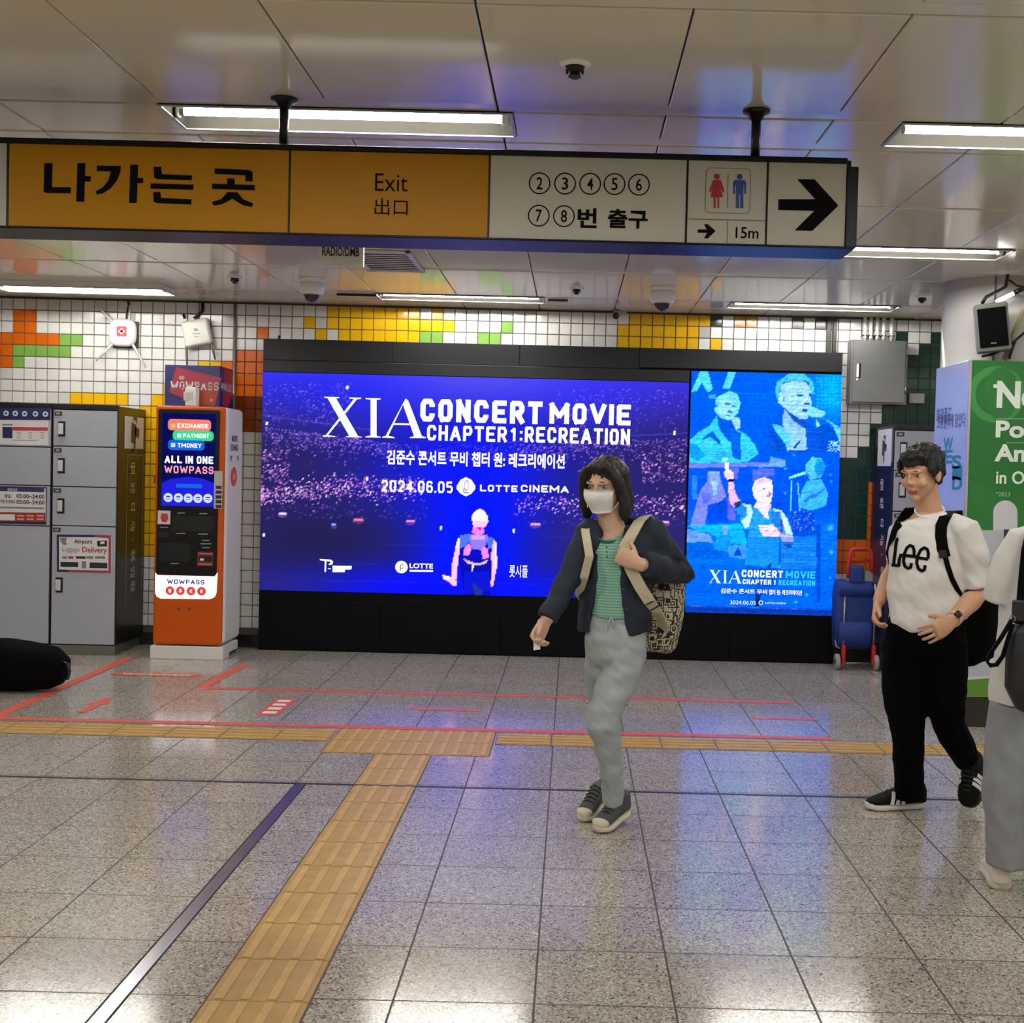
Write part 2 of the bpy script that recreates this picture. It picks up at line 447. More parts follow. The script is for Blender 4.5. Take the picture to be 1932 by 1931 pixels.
# ---- the other walls of the hall
plain = mat('hall_wall_tile', 'cfcac0', .3)
for nm, bx in (('wall_left', (XL - .25, XL, YB, WALL_Y)), ('wall_right', (XR, XR + .25, YB, WALL_Y)), ('wall_front', (XL, XR, YB - .25, YB))):
    q = MB(); q.box(*bx, 0, CEIL_Z + .1, 0); struct(q.build(nm, plain))

# ---- ceiling: enamelled metal panels with open joints
ceil_m = mat('ceiling_panel', 'e3dccb', .12, spec=.5, var=.03, vscale=1.2, bump=.02, bscale=2.)
gap_m = mat('ceiling_gap', '191714', .9)
LIGHT_ROWS = {4.69: (4.53, 4.85), 7.15: (6.99, 7.31), 9.58: (9.42, 9.74), 2.2: (2.04, 2.36), -.3: (-.46, -.14), -2.8: (-2.96, -2.64)}
FIX_X = [-4.88, -2.215, .45, 3.115]           # not used for the first row on the wall side
def fixture_spots():
    s = []
    for y in LIGHT_ROWS:
        for cx in (-3.56, -.885, 1.785, 4.46):
            yy = y
            if y > 9 and cx < -3: continue
            s.append((cx, yy))
    return s
SPOTS = fixture_spots()
bands = [(9.825, WALL_Y, 'p'), (9.745, 9.82, 's'), (9.42, 9.74, 'l'), (9.365, 9.415, 's'), (8.195, 9.36, 'p'), (8.095, 8.19, 's'), (7.405, 8.09, 'p'),
         (7.315, 7.4, 's'), (6.99, 7.31, 'l'), (6.925, 6.985, 's'), (5.965, 6.92, 'p'), (5.855, 5.96, 's'), (4.95, 5.85, 'p'), (4.855, 4.945, 's'),
         (4.53, 4.85, 'l'), (4.425, 4.525, 's'), (3.485, 4.42, 'p'), (3.39, 3.48, 's'), (2.46, 3.385, 'p'), (2.365, 2.455, 's'), (2.04, 2.36, 'l'),
         (1.95, 2.035, 's'), (.9, 1.945, 'p'), (-.05, .895, 'p'), (-.135, -.055, 's'), (-.46, -.14, 'l'), (-.55, -.465, 's'), (-1.5, -.555, 'p'), (-2.55, -1.505, 'p'),
         (-2.635, -2.555, 's'), (-2.96, -2.64, 'l'), (-3.05, -2.965, 's'), (-4.0, -3.055, 'p'), (YB, -4.005, 'p')]
ce = MB()
ce.box(XL - .2, XR + .2, YB - .2, WALL_Y + .2, CEIL_Z + .16, CEIL_Z + .3, 1)
rc = random.Random(11)
def panel(x0, x1, y0, y1, dz=0.):
    """a shallow tray with rounded lower edges, very slightly out of level like the real ones"""
    e = .0035
    t = [rc.uniform(-.0012, .0012) for _ in range(4)]
    z = CEIL_Z + dz
    ce.add([(x0, y0, z + .03), (x1, y0, z + .03), (x1, y1, z + .03), (x0, y1, z + .03),
            (x0, y0, z + e), (x1, y0, z + e), (x1, y1, z + e), (x0, y1, z + e),
            (x0 + e, y0 + e, z + t[0]), (x1 - e, y0 + e, z + t[1]), (x1 - e, y1 - e, z + t[2]), (x0 + e, y1 - e, z + t[3])],
           [(4, 5, 1, 0), (5, 6, 2, 1), (6, 7, 3, 2), (7, 4, 0, 3), (8, 9, 5, 4), (9, 10, 6, 5), (10, 11, 7, 6), (11, 8, 4, 7), (11, 10, 9, 8), (0, 1, 2, 3)], 0)
for y0, y1, kd in bands:
    ks = range(-11, 12)
    for k in ks:
        x0, x1 = -.3 + .6 * k + .003, -.3 + .6 * (k + 1) - .003
        if x1 < XL or x0 > XR: continue
        if kd == 's':
            if k % 3 == 0: panel(x0, x0 + 1.794, y0, y1, .004)
            continue
        segs = [(x0, x1)]
        if kd in ('l', 'p'):
            for cx, yy in SPOTS:
                if yy - .17 < y1 and yy + .17 > y0 and kd == 'l':
                    out = []
                    for a, b_ in segs:
                        if b_ <= cx - .635 or a >= cx + .635: out.append((a, b_)); continue
                        if a < cx - .635: out.append((a, cx - .638))
                        if b_ > cx + .635: out.append((cx + .638, b_))
                    segs = out
        for a, b_ in segs:
            if b_ - a > .01: panel(a, b_, y0, y1)
struct(ce.build('ceiling', [ceil_m, gap_m]))
tr = MB(); tr.box(XL, XR, WALL_Y - .022, WALL_Y - .002, CEIL_Z - .014, CEIL_Z + .01, 0)
struct(tr.build('trim_1', mat('ceiling_edge_trim', '2a2825', .5)))
# ================================================================ CEILING FITTINGS
white_enamel = mat('white_enamel', 'f2f1ec', .35)
steel = mat('brushed_steel', '9b9b9a', .32, metal=.9, var=.05, stretch=(1, 1, 12))
silver = mat('silver_paint', 'b4b4b2', .35, metal=.4)
black_metal = mat('black_metal', '16171b', .35)
black_plastic = mat('black_plastic', '121214', .4)
dark_grey = mat('dark_grey_plastic', '3a3a3d', .5)
tube_m = emat('fluorescent_tube', 'fffcf5', TUBE_STRENGTH)
def ceiling_light(cx, cy, label, surface=False, group='tube lights in the ceiling'):
    zc = CEIL_Z - (.042 if surface else 0)
    t = thing('ceiling_light', label, 'ceiling light', (cx, cy, zc), group)
    h = MB(); x0, x1, y0, y1 = cx - .625, cx + .625, cy - .15, cy + .15
    d = .035 if surface else .085
    h.box(x0, x1, y0, y1, zc + d, zc + d + .006, 0)
    h.box(x0 - .006, x0, y0, y1, zc, zc + d + .006); h.box(x1, x1 + .006, y0, y1, zc, zc + d + .006)
    h.box(x0, x1, y0 - .006, y0, zc, zc + d + .006); h.box(x0, x1, y1, y1 + .006, zc, zc + d + .006)
    h.build('housing', white_enamel if surface else mat('lamp_housing', '33312c', .9, spec=.1), t)
    fr = MB()
    for a in ((x0 - .012, x1 + .012, y0 - .012, y0), (x0 - .012, x1 + .012, y1, y1 + .012), (x0 - .012, x0, y0, y1), (x1, x1 + .012, y0, y1)):
        fr.box(*a, zc - .004, zc + .001)
    fr.build('frame', silver, t)
    tb = MB(); z = zc + .022
    tb.cyl((cx - .595, cy, z), (cx + .595, cy, z), .0145, 14); tb.build('tube', tube_m, t)
    for sx in (-1, 1):
        s = MB(); s.box(cx + sx * .597 - .008, cx + sx * .597 + .02 * sx, cy - .018, cy + .018, z - .02, zc + d, 0, .003); s.build('lamp_holder', white_enamel, t)
        c = MB(); c.cyl((cx + sx * .588, cy, z), (cx + sx * .6, cy, z), .0155, 14); c.build('tube_cap', steel, t)
    return t
LAB = {(-.885, 4.69): 'long tube light recessed in the ceiling just behind the yellow exit sign', (1.785, 4.69): 'recessed tube light cut off by the right picture edge, above the exit sign arrow',
       (1.785, 7.15): 'tube light whose left end is hidden by the lower corner of the exit sign arrow', (-.885, 9.58): 'bluish tube light between the two dome cameras near the tiled wall',
       (1.785, 9.58): 'thin tube light near the wall above the silver conduits and the poster screen',
       (-.885, 7.15): 'tube light in the ceiling hidden behind the yellow half of the exit sign'}
for cx, cy in SPOTS:
    ceiling_light(cx, cy, LAB.get((cx, cy), 'tube light in the concourse ceiling outside the picture'))
ceiling_light(-3.66, 9.33, 'thin tube light near the tiled wall above the orange and green mosaic and lockers', True)

def sprinkler(px, py, label):
    p = atz(px, py, CEIL_Z); s = .9
    t = thing('fire_sprinkler', label, 'sprinkler', (p.x, p.y, CEIL_Z), 'fire sprinklers in the ceiling')
    b = MB(); b.lathe((p.x, p.y, CEIL_Z), [(.052, 0), (.05, -.006), (.036, -.012), (.03, -.012)], 24); b.build('escutcheon', white_enamel, t)
    b = MB(); b.lathe((p.x, p.y, CEIL_Z), [(.03, -.01), (.028, -.022), (.014, -.026), (.012, -.04)], 16)
    for k in range(6):
        a = k * math.pi / 3
        b.box(p.x + .024 * math.cos(a) - .004, p.x + .024 * math.cos(a) + .004, p.y + .024 * math.sin(a) - .004, p.y + .024 * math.sin(a) + .004, CEIL_Z - .034, CEIL_Z - .01)
    b.build('sprinkler_head', black_metal, t)
    b = MB(); b.lathe((p.x, p.y, CEIL_Z), [(.02, -.04), (.02, -.044), (.008, -.05)], 16); b.build('deflector', dark_grey, t)
sprinkler(1085, 119, 'fire sprinkler on the large ceiling panel above the exit numbers')
sprinkler(1088, 543, 'small fire sprinkler between the dome cameras above the wide screen')
sprinkler(443, 522, 'small fire sprinkler above the thin grey conduit, left of the dome cameras')
sprinkler(1740, 559, 'small fire sprinkler beside the round white pillar')

glass_dark = mat('smoked_dome', '08080a', .08, coat=.5)
def dome_camera(px, label):
    p = at(px, 545, 8.7); x, y, z = p.x, p.y, CEIL_Z
    t = thing('dome_camera', label, 'security camera', (x, y, z), 'dome security cameras')
    b = MB(); b.lathe((x, y, z), [(.085, 0), (.088, -.004), (.088, -.03), (.08, -.034)], 32); b.build('ceiling_base', white_enamel, t)
    b = MB(); b.lathe((x, y, z), [(.084, -.034), (.086, -.07), (.083, -.1), (.07, -.112), (.06, -.115)], 32); b.build('body', white_enamel, t)
    b = MB(); b.lathe((x, y, z), [(.058, -.108), (.056, -.118), (.05, -.138), (.036, -.156), (.016, -.166), (.0, -.168)], 28); b.build('dome', glass_dark, t)
    b = MB()
    for k in range(28):
        a = 2 * math.pi * k / 28; a2 = 2 * math.pi * (k + 1) / 28
    b.loft([V3((x + .062 * math.cos(2 * math.pi * k / 24), y + .062 * math.sin(2 * math.pi * k / 24), z - .116)) for k in range(25)], [.004] * 25, Z_, 6)
    b.build('trim_ring', silver, t)
dome_camera(588, 'white dome camera with dark lens beside the radio sign, nearer the lockers')
dome_camera(1250, 'white dome camera with dark lens above the yellow tiles and poster screen')
# small bullet camera at the wall head
p = at(1166, 592, WALL_Y - .07)
t = thing('bullet_camera', 'small beige bullet camera at the top of the wall beside yellow tiles', 'security camera', (p.x, WALL_Y - .02, p.z))
b = MB(); b.box(p.x - .03, p.x + .07, WALL_Y - .05, WALL_Y - .004, p.z + .0, p.z + .075, 0, .008); b.build('mount', mat('beige_plastic', 'b9b4a6', .4), t)
b = MB(); b.cyl((p.x - .0, WALL_Y - .04, p.z + .01), (p.x - .02, WALL_Y - .16, p.z - .025), .032, 20); b.build('body', mat('beige_plastic', 'b9b4a6', .4), t)
b = MB(); b.cyl((p.x - .02, WALL_Y - .158, p.z - .0245), (p.x - .0215, WALL_Y - .166, p.z - .027), .026, 20); b.build('lens', glass_dark, t)

# RADIO/DMB sign, air grille, slim hatch
pr = at(644, 480, 6.8)
t = thing('radio_sign', 'small white hanging RADIO/DMB sign half hidden by the exit sign', 'sign', (pr.x, 6.82, CEIL_Z))
zb = at(644, 503, 6.8).z
b = MB(); b.box(pr.x - .119, pr.x + .119, 6.8, 6.84, zb, zb + .16, 0, .004); b.build('panel', mat('sign_white', 'd9d8d0', .4), t)
b = MB(); b.txt('RADIO/DMB', (pr.x - .004, 6.7985, zb + .08), .2, .05, 0, bold=.02); b.build('lettering', mat('sign_ink', '1b1c3a', .5), t)
b = MB(); b.cyl((pr.x - .1, 6.82, zb + .15), (pr.x - .1, 6.82, CEIL_Z), .006, 8); b.cyl((pr.x + .1, 6.82, zb + .15), (pr.x + .1, 6.82, CEIL_Z), .006, 8); b.build('hanger', steel, t)
t = thing('air_grille', 'beige slatted air grille in the ceiling to the right of the radio sign', 'vent', (-1.19, 7.9, CEIL_Z))
gx0, gx1, gy0, gy1 = -1.38, -1.0, 7.48, 8.24
b = MB()
for a in ((gx0, gx1, gy0, gy0 + .03), (gx0, gx1, gy1 - .03, gy1), (gx0, gx0 + .03, gy0, gy1), (gx1 - .03, gx1, gy0, gy1)): b.box(*a, CEIL_Z - .016, CEIL_Z - .002, 0, .003)
b.build('frame', mat('grille_frame', 'cfcabb', .35), t)
b = MB()
for k in range(10):
    y = gy0 + .05 + k * .072
    b.prism([(gx0 + .03, y, CEIL_Z - .012), (gx0 + .03, y + .066, CEIL_Z - .006), (gx0 + .03, y + .066, CEIL_Z - .004), (gx0 + .03, y, CEIL_Z - .01)], (gx1 - gx0 - .06, 0, 0))
b.build('slats', mat('grille_slat', 'd8d2c0', .4), t)
b = MB(); b.box(gx0 + .02, gx1 - .02, gy0 + .02, gy1 - .02, CEIL_Z - .003, CEIL_Z - .0015, 0); b.build('backing', mat('grille_backing', '7d786a', .6), t)
b = MB(); p0 = at(676, 561, 9.5); b.box(p0.x - .15, p0.x + .15, 9.44, 9.6, CEIL_Z - .012, CEIL_Z - .002, 0, .004)
b.box(p0.x - .15, p0.x + .15, 9.43, 9.44, CEIL_Z - .02, CEIL_Z - .002, 1)
tag(b.build('ceiling_hatch', [mat('hatch', 'b8b0a0', .3), black_metal]), 'small flat hatch in the ceiling at the left end of the bluish tube light', 'hatch')
b = MB(); p0 = at(1053, 572, 9.55); b.box(p0.x - .075, p0.x + .075, 9.5, 9.56, CEIL_Z - .012, CEIL_Z - .002, 0, .003)
tag(b.build('ceiling_slot', [black_metal]), 'short black slot in the ceiling at the right end of the bluish tube light', 'slot')

# ================================================================ EXIT SIGN
SY = 4.33
sign_black = mat('sign_frame_black', '08090c', .35, spec=.22)
sign_yellow = mat('sign_yellow', 'b07a00', .45, spec=.2, var=.02)
sign_cream = mat('sign_cream', 'b6b3a4', .45, spec=.2, var=.02)
ink = mat('sign_black_ink', '0b0a0d', .8, spec=.1)
t = thing('exit_sign', 'long hanging exit sign with yellow and cream panels and black arrow', 'sign', (-.5, 4.44, 2.297))
b = MB(); x0, x1, z0, z1 = -3.05, .93, 2.297, 2.606
b.box(x0, x1, SY + .012, SY + .215, z0 + .004, z1 - .004, 0, .004)
b.box(x0, .914, SY - .004, SY + .22, 2.588, z1, 0, .003)
b.box(x0, .948, SY - .004, SY + .222, z0, 2.305, 0, .003)
b.box(.914, .952, SY - .004, SY + .1, z0 + .004, 2.577, 0, .003)
for xx in (-1.965, -.9975, -.312, .367, .642): b.box(xx - .0035, xx + .0035, SY + .004, SY + .016, 2.3, 2.592)
b.build('frame', sign_black, t)
def spanel(name, xa, xb, mt):
    q = MB(); q.box(xa, xb, SY + .006, SY + .013, 2.306, 2.587, 0); return q.build(name, mt, t)
yl1 = spanel('yellow_panel', -1.961, -1.001, sign_yellow); yl2 = spanel('yellow_panel', -.994, -.3155, sign_yellow)
wp0 = spanel('cream_panel', -3.0, -1.969, sign_cream)
wp1 = spanel('cream_panel', -.3085, .3635, sign_cream); wp2 = spanel('cream_panel', .3705, .6385, sign_cream); wp3 = spanel('cream_panel', .6455, .912, sign_cream)
TY = SY + .0045
def zs(sc, ox, oy): return lambda pts: [(ox + x / sc, oy + y / sc) for x, y in pts]
Q = zs(3.45, 0, 280)
b = MB()
for g in ([(288, 96), (342, 96), (338, 252), (462, 254), (460, 292), (296, 290), (284, 280), (284, 270)],
          [(504, 96), (556, 96), (554, 180), (592, 181), (590, 216), (552, 216), (548, 348), (496, 346)],
          [(632, 112), (786, 114), (784, 150), (760, 210), (720, 260), (668, 294), (632, 300), (620, 282), (672, 250), (704, 210), (722, 150), (630, 148)],
          [(848, 106), (898, 106), (896, 192), (934, 193), (932, 226), (894, 226), (890, 356), (840, 356)],
          [(1000, 120), (1050, 120), (1054, 168), (1250, 176), (1248, 208), (1020, 200), (1002, 188)],
          [(980, 228), (1260, 236), (1258, 270), (980, 262)],
          [(998, 284), (1044, 284), (1048, 322), (1246, 332), (1244, 366), (1016, 356), (998, 344)],
          [(1398, 130), (1620, 140), (1644, 156), (1644, 216), (1596, 214), (1598, 176), (1396, 166)],
          [(1478, 196), (1528, 196), (1528, 234), (1660, 238), (1658, 274), (1380, 264), (1380, 230), (1478, 232)],
          [(1482, 284), (1546, 286), (1580, 330), (1648, 358), (1640, 382), (1580, 370), (1512, 328), (1450, 362), (1392, 374), (1378, 350), (1440, 330)]):
    b.ppoly(Q(g), TY)
b.build('lettering', ink, yl1)
b = MB(); brown_ink = mat('sign_brown_ink', '1c0d06', .8, spec=.1)
b.ptxt('Exit', 708, 328, 769, 361, TY, 0, -.004); b.ptxt('出口', 707, 375, 769, 406, TY, 0)
b.build('lettering', brown_ink, yl2)
b = MB()
for n, x, y in ((2, 1018, 346), (3, 1066, 346.5), (4, 1113.5, 347), (5, 1159.5, 347.5), (6, 1205.5, 348.5), (7, 1016.5, 407), (8, 1064, 408)):
    c = at(x, y, TY); b.ring(c, .0375, .0042); b.txt(str(n), c, .021, .042, 0, bold=.01)
b.ptxt('번', 1090, 393, 1126, 430, TY, 0, .03); b.ptxt('출구', 1147, 395, 1222, 431, TY, 0, .03)
b.build('lettering', ink, wp1)
# toilet pictograms
b = MB(); red_i, blue_i, grey_i = mat('picto_red', 'a01428', .5), mat('picto_blue', '1e3f9a', .5), mat('picto_line', '6d6a62', .5)
def zz(pts): return [(966 + x / 2, y / 2) for x, y in pts]
b.disc(at(966 + 773 / 2, 667 / 2, TY), .0098, 0)
b.ppoly(zz([(758, 680), (788, 680), (802, 722), (795, 726), (784, 700), (796, 744), (782, 745), (782, 786), (775, 786), (775, 746), (769, 746), (769, 786), (761, 786), (761, 745), (749, 744), (761, 700), (750, 726), (743, 722)]), TY, 0)
b.disc(at(966 + 859 / 2, 667 / 2, TY), .0098, 1)
b.ppoly(zz([(840, 680), (878, 680), (884, 688), (884, 732), (877, 732), (876, 700), (873, 700), (873, 786), (861, 786), (861, 736), (857, 736), (857, 786), (845, 786), (845, 700), (842, 700), (841, 732), (834, 732), (834, 688)]), TY, 1)
c = at(966 + 814 / 2, 721 / 2, TY); b.rect(c, .0025, .118, 2)
def outline(mb, c, w, h, r, th, mi):
    c = V3(c); o, i_ = [], []
    for R_, lst, ww, hh in ((r, o, w, h), (max(r - th, .0001), i_, w - 2 * th, h - 2 * th)):
        for qx, qy, a0 in ((1, -1, -90), (1, 1, 0), (-1, 1, 90), (-1, -1, 180)):
            for k in range(6):
                a = math.radians(a0 + 18 * k); lst.append(c + X_ * (qx * (ww / 2 - R_) + R_ * math.cos(a)) + Z_ * (qy * (hh / 2 - R_) + R_ * math.sin(a)))
    n = len(o); mb.add(o + i_, [(k, (k + 1) % n, n + (k + 1) % n, n + k) for k in range(n)], mi)
outline(b, at(966 + 815 / 2, 720 / 2, TY), .155, .155, .018, .0022, 2)
b.prect(1299.5, 414, 1447.5, 416, TY, 2); b.prect(1371.5, 416, 1373, 459, TY, 2)
b.ppoly(zz([(701, 866), (734, 866), (724, 846), (739, 846), (768, 872), (739, 900), (724, 900), (736, 879), (701, 879)]), TY, 3)
b.ptxt('15m', 1388, 429, 1431, 450, TY, 3, .012)
b.build('pictogram', [red_i, blue_i, grey_i, ink], wp2)
b = MB(); b.ppoly(zz([(1005, 752), (1144, 752), (1076, 676), (1142, 677), (1232, 776), (1133, 872), (1066, 870), (1140, 796), (1005, 793)]), TY, 0)
b.build('arrow', ink, wp3)
for xp in (-2.69, -1.04, .609):
    q = MB(); q.cyl((xp, 4.42, 2.6), (xp, 4.42, CEIL_Z - .01), .0165, 20); po = q.build('hanging_pole', black_metal, t)
    q = MB(); q.lathe((xp, 4.42, CEIL_Z), [(.048, 0), (.047, -.008), (.03, -.014), (.022, -.032), (.017, -.034)], 24); q.build('flange', black_metal, po)

# ================================================================ FLOOR MARKINGS
tact = mat('tactile_yellow', 'cba45c', .42, var=.1, vscale=14, bump=.1, bscale=120)
tact3 = mat('tactile_recess', 'b9924f', .45, var=.1, vscale=14, bump=.1, bscale=120)
tact2 = mat('tactile_groove', '5d4522', .6)
def tactile(x0, x1, y0, y1, along, label, rib=4, gap=0):
    """rubber strip: plates of 0.3 m with raised guide bars"""
    b = MB(); b.box(x0, x1, y0, y1, -.01, .0012, 1)
    n = max(1, round((x1 - x0) / .3)) if along == 'x' else max(1, round((y1 - y0) / .3))
    other = 1
    for k in range(n):
        if along == 'x':
            a0, a1 = x0 + (x1 - x0) * k / n, x0 + (x1 - x0) * (k + 1) / n
            b.box(a0 + .003, a1 - .003, y0 + .006, y1 - .006, 0, .0025, 2, .001, 1)
            for r in range(rib):
                yc = y0 + (y1 - y0) * (r + .5) / rib
                b.box(a0 + .012, a1 - .012, yc - .014, yc + .014, .002, .006, 0, .002, 1)
        else:
            a0, a1 = y0 + (y1 - y0) * k / n, y0 + (y1 - y0) * (k + 1) / n
            b.box(x0 + .006, x1 - .006, a0 + .002, a1 - .002, 0, .0025, 2, .001, 1)
            for r in range(rib):
                xc = x0 + (x1 - x0) * (r + .5) / rib
                b.box(xc - .0145, xc + .0145, a0 + .008, a1 - .008, .002, .006, 0, .002, 1)
    return tag(b.build('tactile_strip', [tact, tact2, tact3]), label, 'tactile paving')
tactile(-1.0, -.7, 1.4, 5.86, 'y', 'long yellow tactile strip leading from the foreground towards the warning pad')
tactile(-1.0, -.7, 5.88, 6.5, 'y', 'short pinkish tactile strip between the steel groove and the warning pad')
tactile(-1.29, -.4, 6.515, 7.11, 'y', 'square tactile pad where the two yellow guide strips meet', rib=12)
tactile(-5.2, -1.3, 6.78, 7.065, 'x', 'yellow tactile strip crossing in front of the lockers, left of the pad')
tactile(-.39, 4.8, 6.8, 7.08, 'x', 'yellow tactile strip running behind the walkers, right of the pad')
dark_steel = mat('floor_steel', 'b4b2b6', .2, metal=.9, var=.05)
b = MB(); b.box(XL, XR, 5.862, 5.886, -.01, .002, 0)
tag(b.build('floor_expansion_strip', mat('floor_dark_strip', '4a474e', .3, metal=.7)), 'thin dark metal joint crossing the whole floor behind the walkers', 'metal strip')
b = MB(); b.box(-1.268, -1.222, 1.4, 5.86, -.01, .003, 0, .001, 1); b.box(-1.272, -1.268, 1.4, 5.86, -.01, .0015, 1); b.box(-1.222, -1.218, 1.4, 5.86, -.01, .0015, 1)
tag(b.build('floor_metal_strip', [dark_steel, gap_m]), 'shiny steel strip running towards the viewer beside the tactile strip', 'metal strip')
tape_m = mat('coral_tape', 'dc6350', .45, var=.08, vscale=20)
def tape(pts, w, label):
    b = MB(); z = .0018
    P = [V3((x, y, z)) for x, y in pts]
    b.ribbon(P, [(P[min(i + 1, len(P) - 1)] - P[max(i - 1, 0)]).cross(Z_) for i in range(len(P))], w, .0012)
    return tag(b.build('floor_tape', tape_m), label, 'floor tape', 'coral tape lines on the floor')
tape([(-5.0, 7.165), (1.53, 7.165)], .075, 'coral tape line along the edge of the tactile strip')
tape([(-2.42, 8.265), (1.51, 8.265)], .07, 'coral tape line in front of the billboard, parallel to the tactile strip')
tape([(-2.43, 8.3), (-2.40, 9.28)], .075, 'short coral tape line from the corner to the right of the kiosk')
tape([(-3.3, 7.2), (-3.32, 9.45)], .075, 'coral tape line running past the black bag to the lockers')
sw = mat('sticker_white', 'f0e6e0', .5)
def sticker(x, y, w, h, label, text=None, rot=False, arrow=False):
    b = MB(); U, V = (X_, Y_) if not rot else (-Y_, X_)
    c = V3((x, y, .0016))
    if arrow:
        b.poly([c + X_ * a + Y_ * d for a, d in ((-.03, -h / 2), (.03, -h / 2), (.03, .0), (.07, .0), (0, h / 2), (-.07, .0), (-.03, 0))], 0)
    else: b.rect(c, w, h, 0, .03, X_, Y_)
    if text:
        if rot:
            for k in range(4): b.rect(c + V3((0, -h * .34 + k * h * .225, .0006)), w * .62, h * .12, 1, 0, X_, Y_)
        else: b.txt(text, c + V3((0, 0, .0006)), w * .78, h * .55, 1, X_, Y_, .02)
    return tag(b.build('floor_sticker', [tape_m, sw]), label, 'floor sticker')
p = atz(295, 1274); sticker(p.x, p.y, .62, .1, 'thin coral floor sticker with white lettering in front of the kiosk', 'WOWPASS')
p = atz(183, 1330); sticker(p.x, p.y, .2, .5, 'coral arrow sticker on the floor near the black bag', arrow=True)
p = atz(523, 1334); sticker(p.x, p.y, .13, .55, 'red floor sticker with four white bars in the tape lane', 'x', True)
p = atz(840, 1340); sticker(p.x, p.y, .45, .06, 'narrow coral floor sticker in the lane beside the blue reflection')
p = atz(1480, 1357); sticker(p.x, p.y, .42, .06, 'narrow coral floor sticker in the lane below the poster screen')

# ================================================================ LED BILLBOARD (pictures follow further down)
BY = 9.99
board_m = mat('billboard_black', '17191d', .38, var=.1, vscale=2)
board_low = mat('billboard_low', '040508', .55, spec=.12)
board = thing('led_billboard', 'huge black LED billboard showing a concert movie advert and a blue poster', 'billboard', (-.18, 10.05, 0))
b = MB(); b.box(-2.484, 2.117, BY + .012, WALL_Y - .006, .0, 2.485, 0, .004)
b.build('cabinet', board_low, board)
for i, (xa, xb) in enumerate(((-2.484, -1.46), (-1.456, -.45), (-.446, .5), (.504, 2.117))):
    b = MB(); b.box(xa, xb, BY, BY + .02, 2.318 if i < 3 else 2.33, 2.485, 0, .003); b.build('top_panel', board_m, board)
b = MB(); b.box(-2.484, .905, BY - .0, BY + .02, 2.222, 2.316, 0, .003); b.build('upper_trim', board_m, board)
for xa, xb in ((-2.484, -1.52), (-1.516, -.55), (-.546, .42), (.424, 1.28), (1.284, 2.117)):
    b = MB(); b.box(xa, xb, BY + .002, BY + .02, .012, .372, 0, .002); b.build('lower_panel', board_low, board)
b = MB(); b.box(-2.484, .905, BY + .002, BY + .02, .374, .478, 0, .002); b.build('lower_trim', board_low, board)
b = MB(); b.cyl((-2.37, BY + .05, 2.48), (-2.37, BY + .05, 2.515), .012, 10); b.build('lifting_eye', black_metal, board)

# ================================================================ LUGGAGE LOCKERS
LY = 9.52
lock_grey = mat('locker_grey', 'a6a9b6', .42, var=.02); lock_black = mat('locker_black', '17150f', .3); lock_edge = mat('locker_edge', '6a6c74', .35, metal=.5)
plinth_m = mat('locker_plinth', '85837c', .35, metal=.6)
num_m = mat('locker_number_plate', '3a3d38', .4)
def handle(door, x, z, s=1.):
    q = MB(); q.box(x - .027, x + .027, LY - .008, LY, z - .058, z + .058, 0, .003); hd = q.build('handle', black_plastic, door)
    q = MB(); q.box(x - .023, x + .014, LY - .018, LY - .008, z - .042, z + .042, 0, .003); q.build('latch_plate', mat('latch_silver', 'c9cacb', .4), hd)
def locker_tower(x0, x1, name_label, splits, handles=True, closed_side=None, depth=WALL_Y - .012, numbers=True):
    t = thing('luggage_locker', name_label, 'locker', ((x0 + x1) / 2, (LY + depth) / 2, 0))
    b = MB(); b.box(x0, x1, LY + .012, depth, .075, 1.9, 0, .003); b.build('carcass', lock_black, t)
    b = MB(); b.box(x0, x1, LY - .002, LY + .03, 1.868, 1.905, 0, .003); b.build('top_rail', black_metal, t)
    b = MB(); b.box(x0 + .004, x1 - .004, LY + .006, LY + .05, .0, .073, 0, .002); b.box(x0 + .02, x1 - .02, LY + .05, depth - .02, 0, .074); b.build('plinth', plinth_m, t)
    doors = []
    for k in range(len(splits) - 1):
        za, zb = splits[k + 1], splits[k]
        d = MB(); d.box(x0 + .01, x1 - .008, LY, LY + .016, za + .004, zb - .004, 0, .003); d = d.build('door', lock_grey, t)
        doors.append((d, za, zb))
        if handles:
            q = MB(); q.box(x0 + .018, x0 + .076, LY - .005, LY, zb - .048, zb - .016, 0, .002); np_ = q.build('number_plate', num_m, d)
            q = MB(); q.rect((x0 + .047, LY - .0058, zb - .032), .028, .014, 0); q.build('digits', mat('digit_grey', '9a9d92', .5), np_)
            if zb - za < .5: handle(d, x0 + .075, zb - .148)
    return t, doors
b = None
zA = [1.866, at(150, 843, LY).z, at(150, 919, LY).z, at(150, 993, LY).z, .078]
tR, dR = locker_tower(-3.957, -3.458, 'grey luggage locker column with four doors and black side beside the kiosk', zA)
handle(dR[3][0], at(112, 1104, LY).x, at(112, 1104, LY).z)
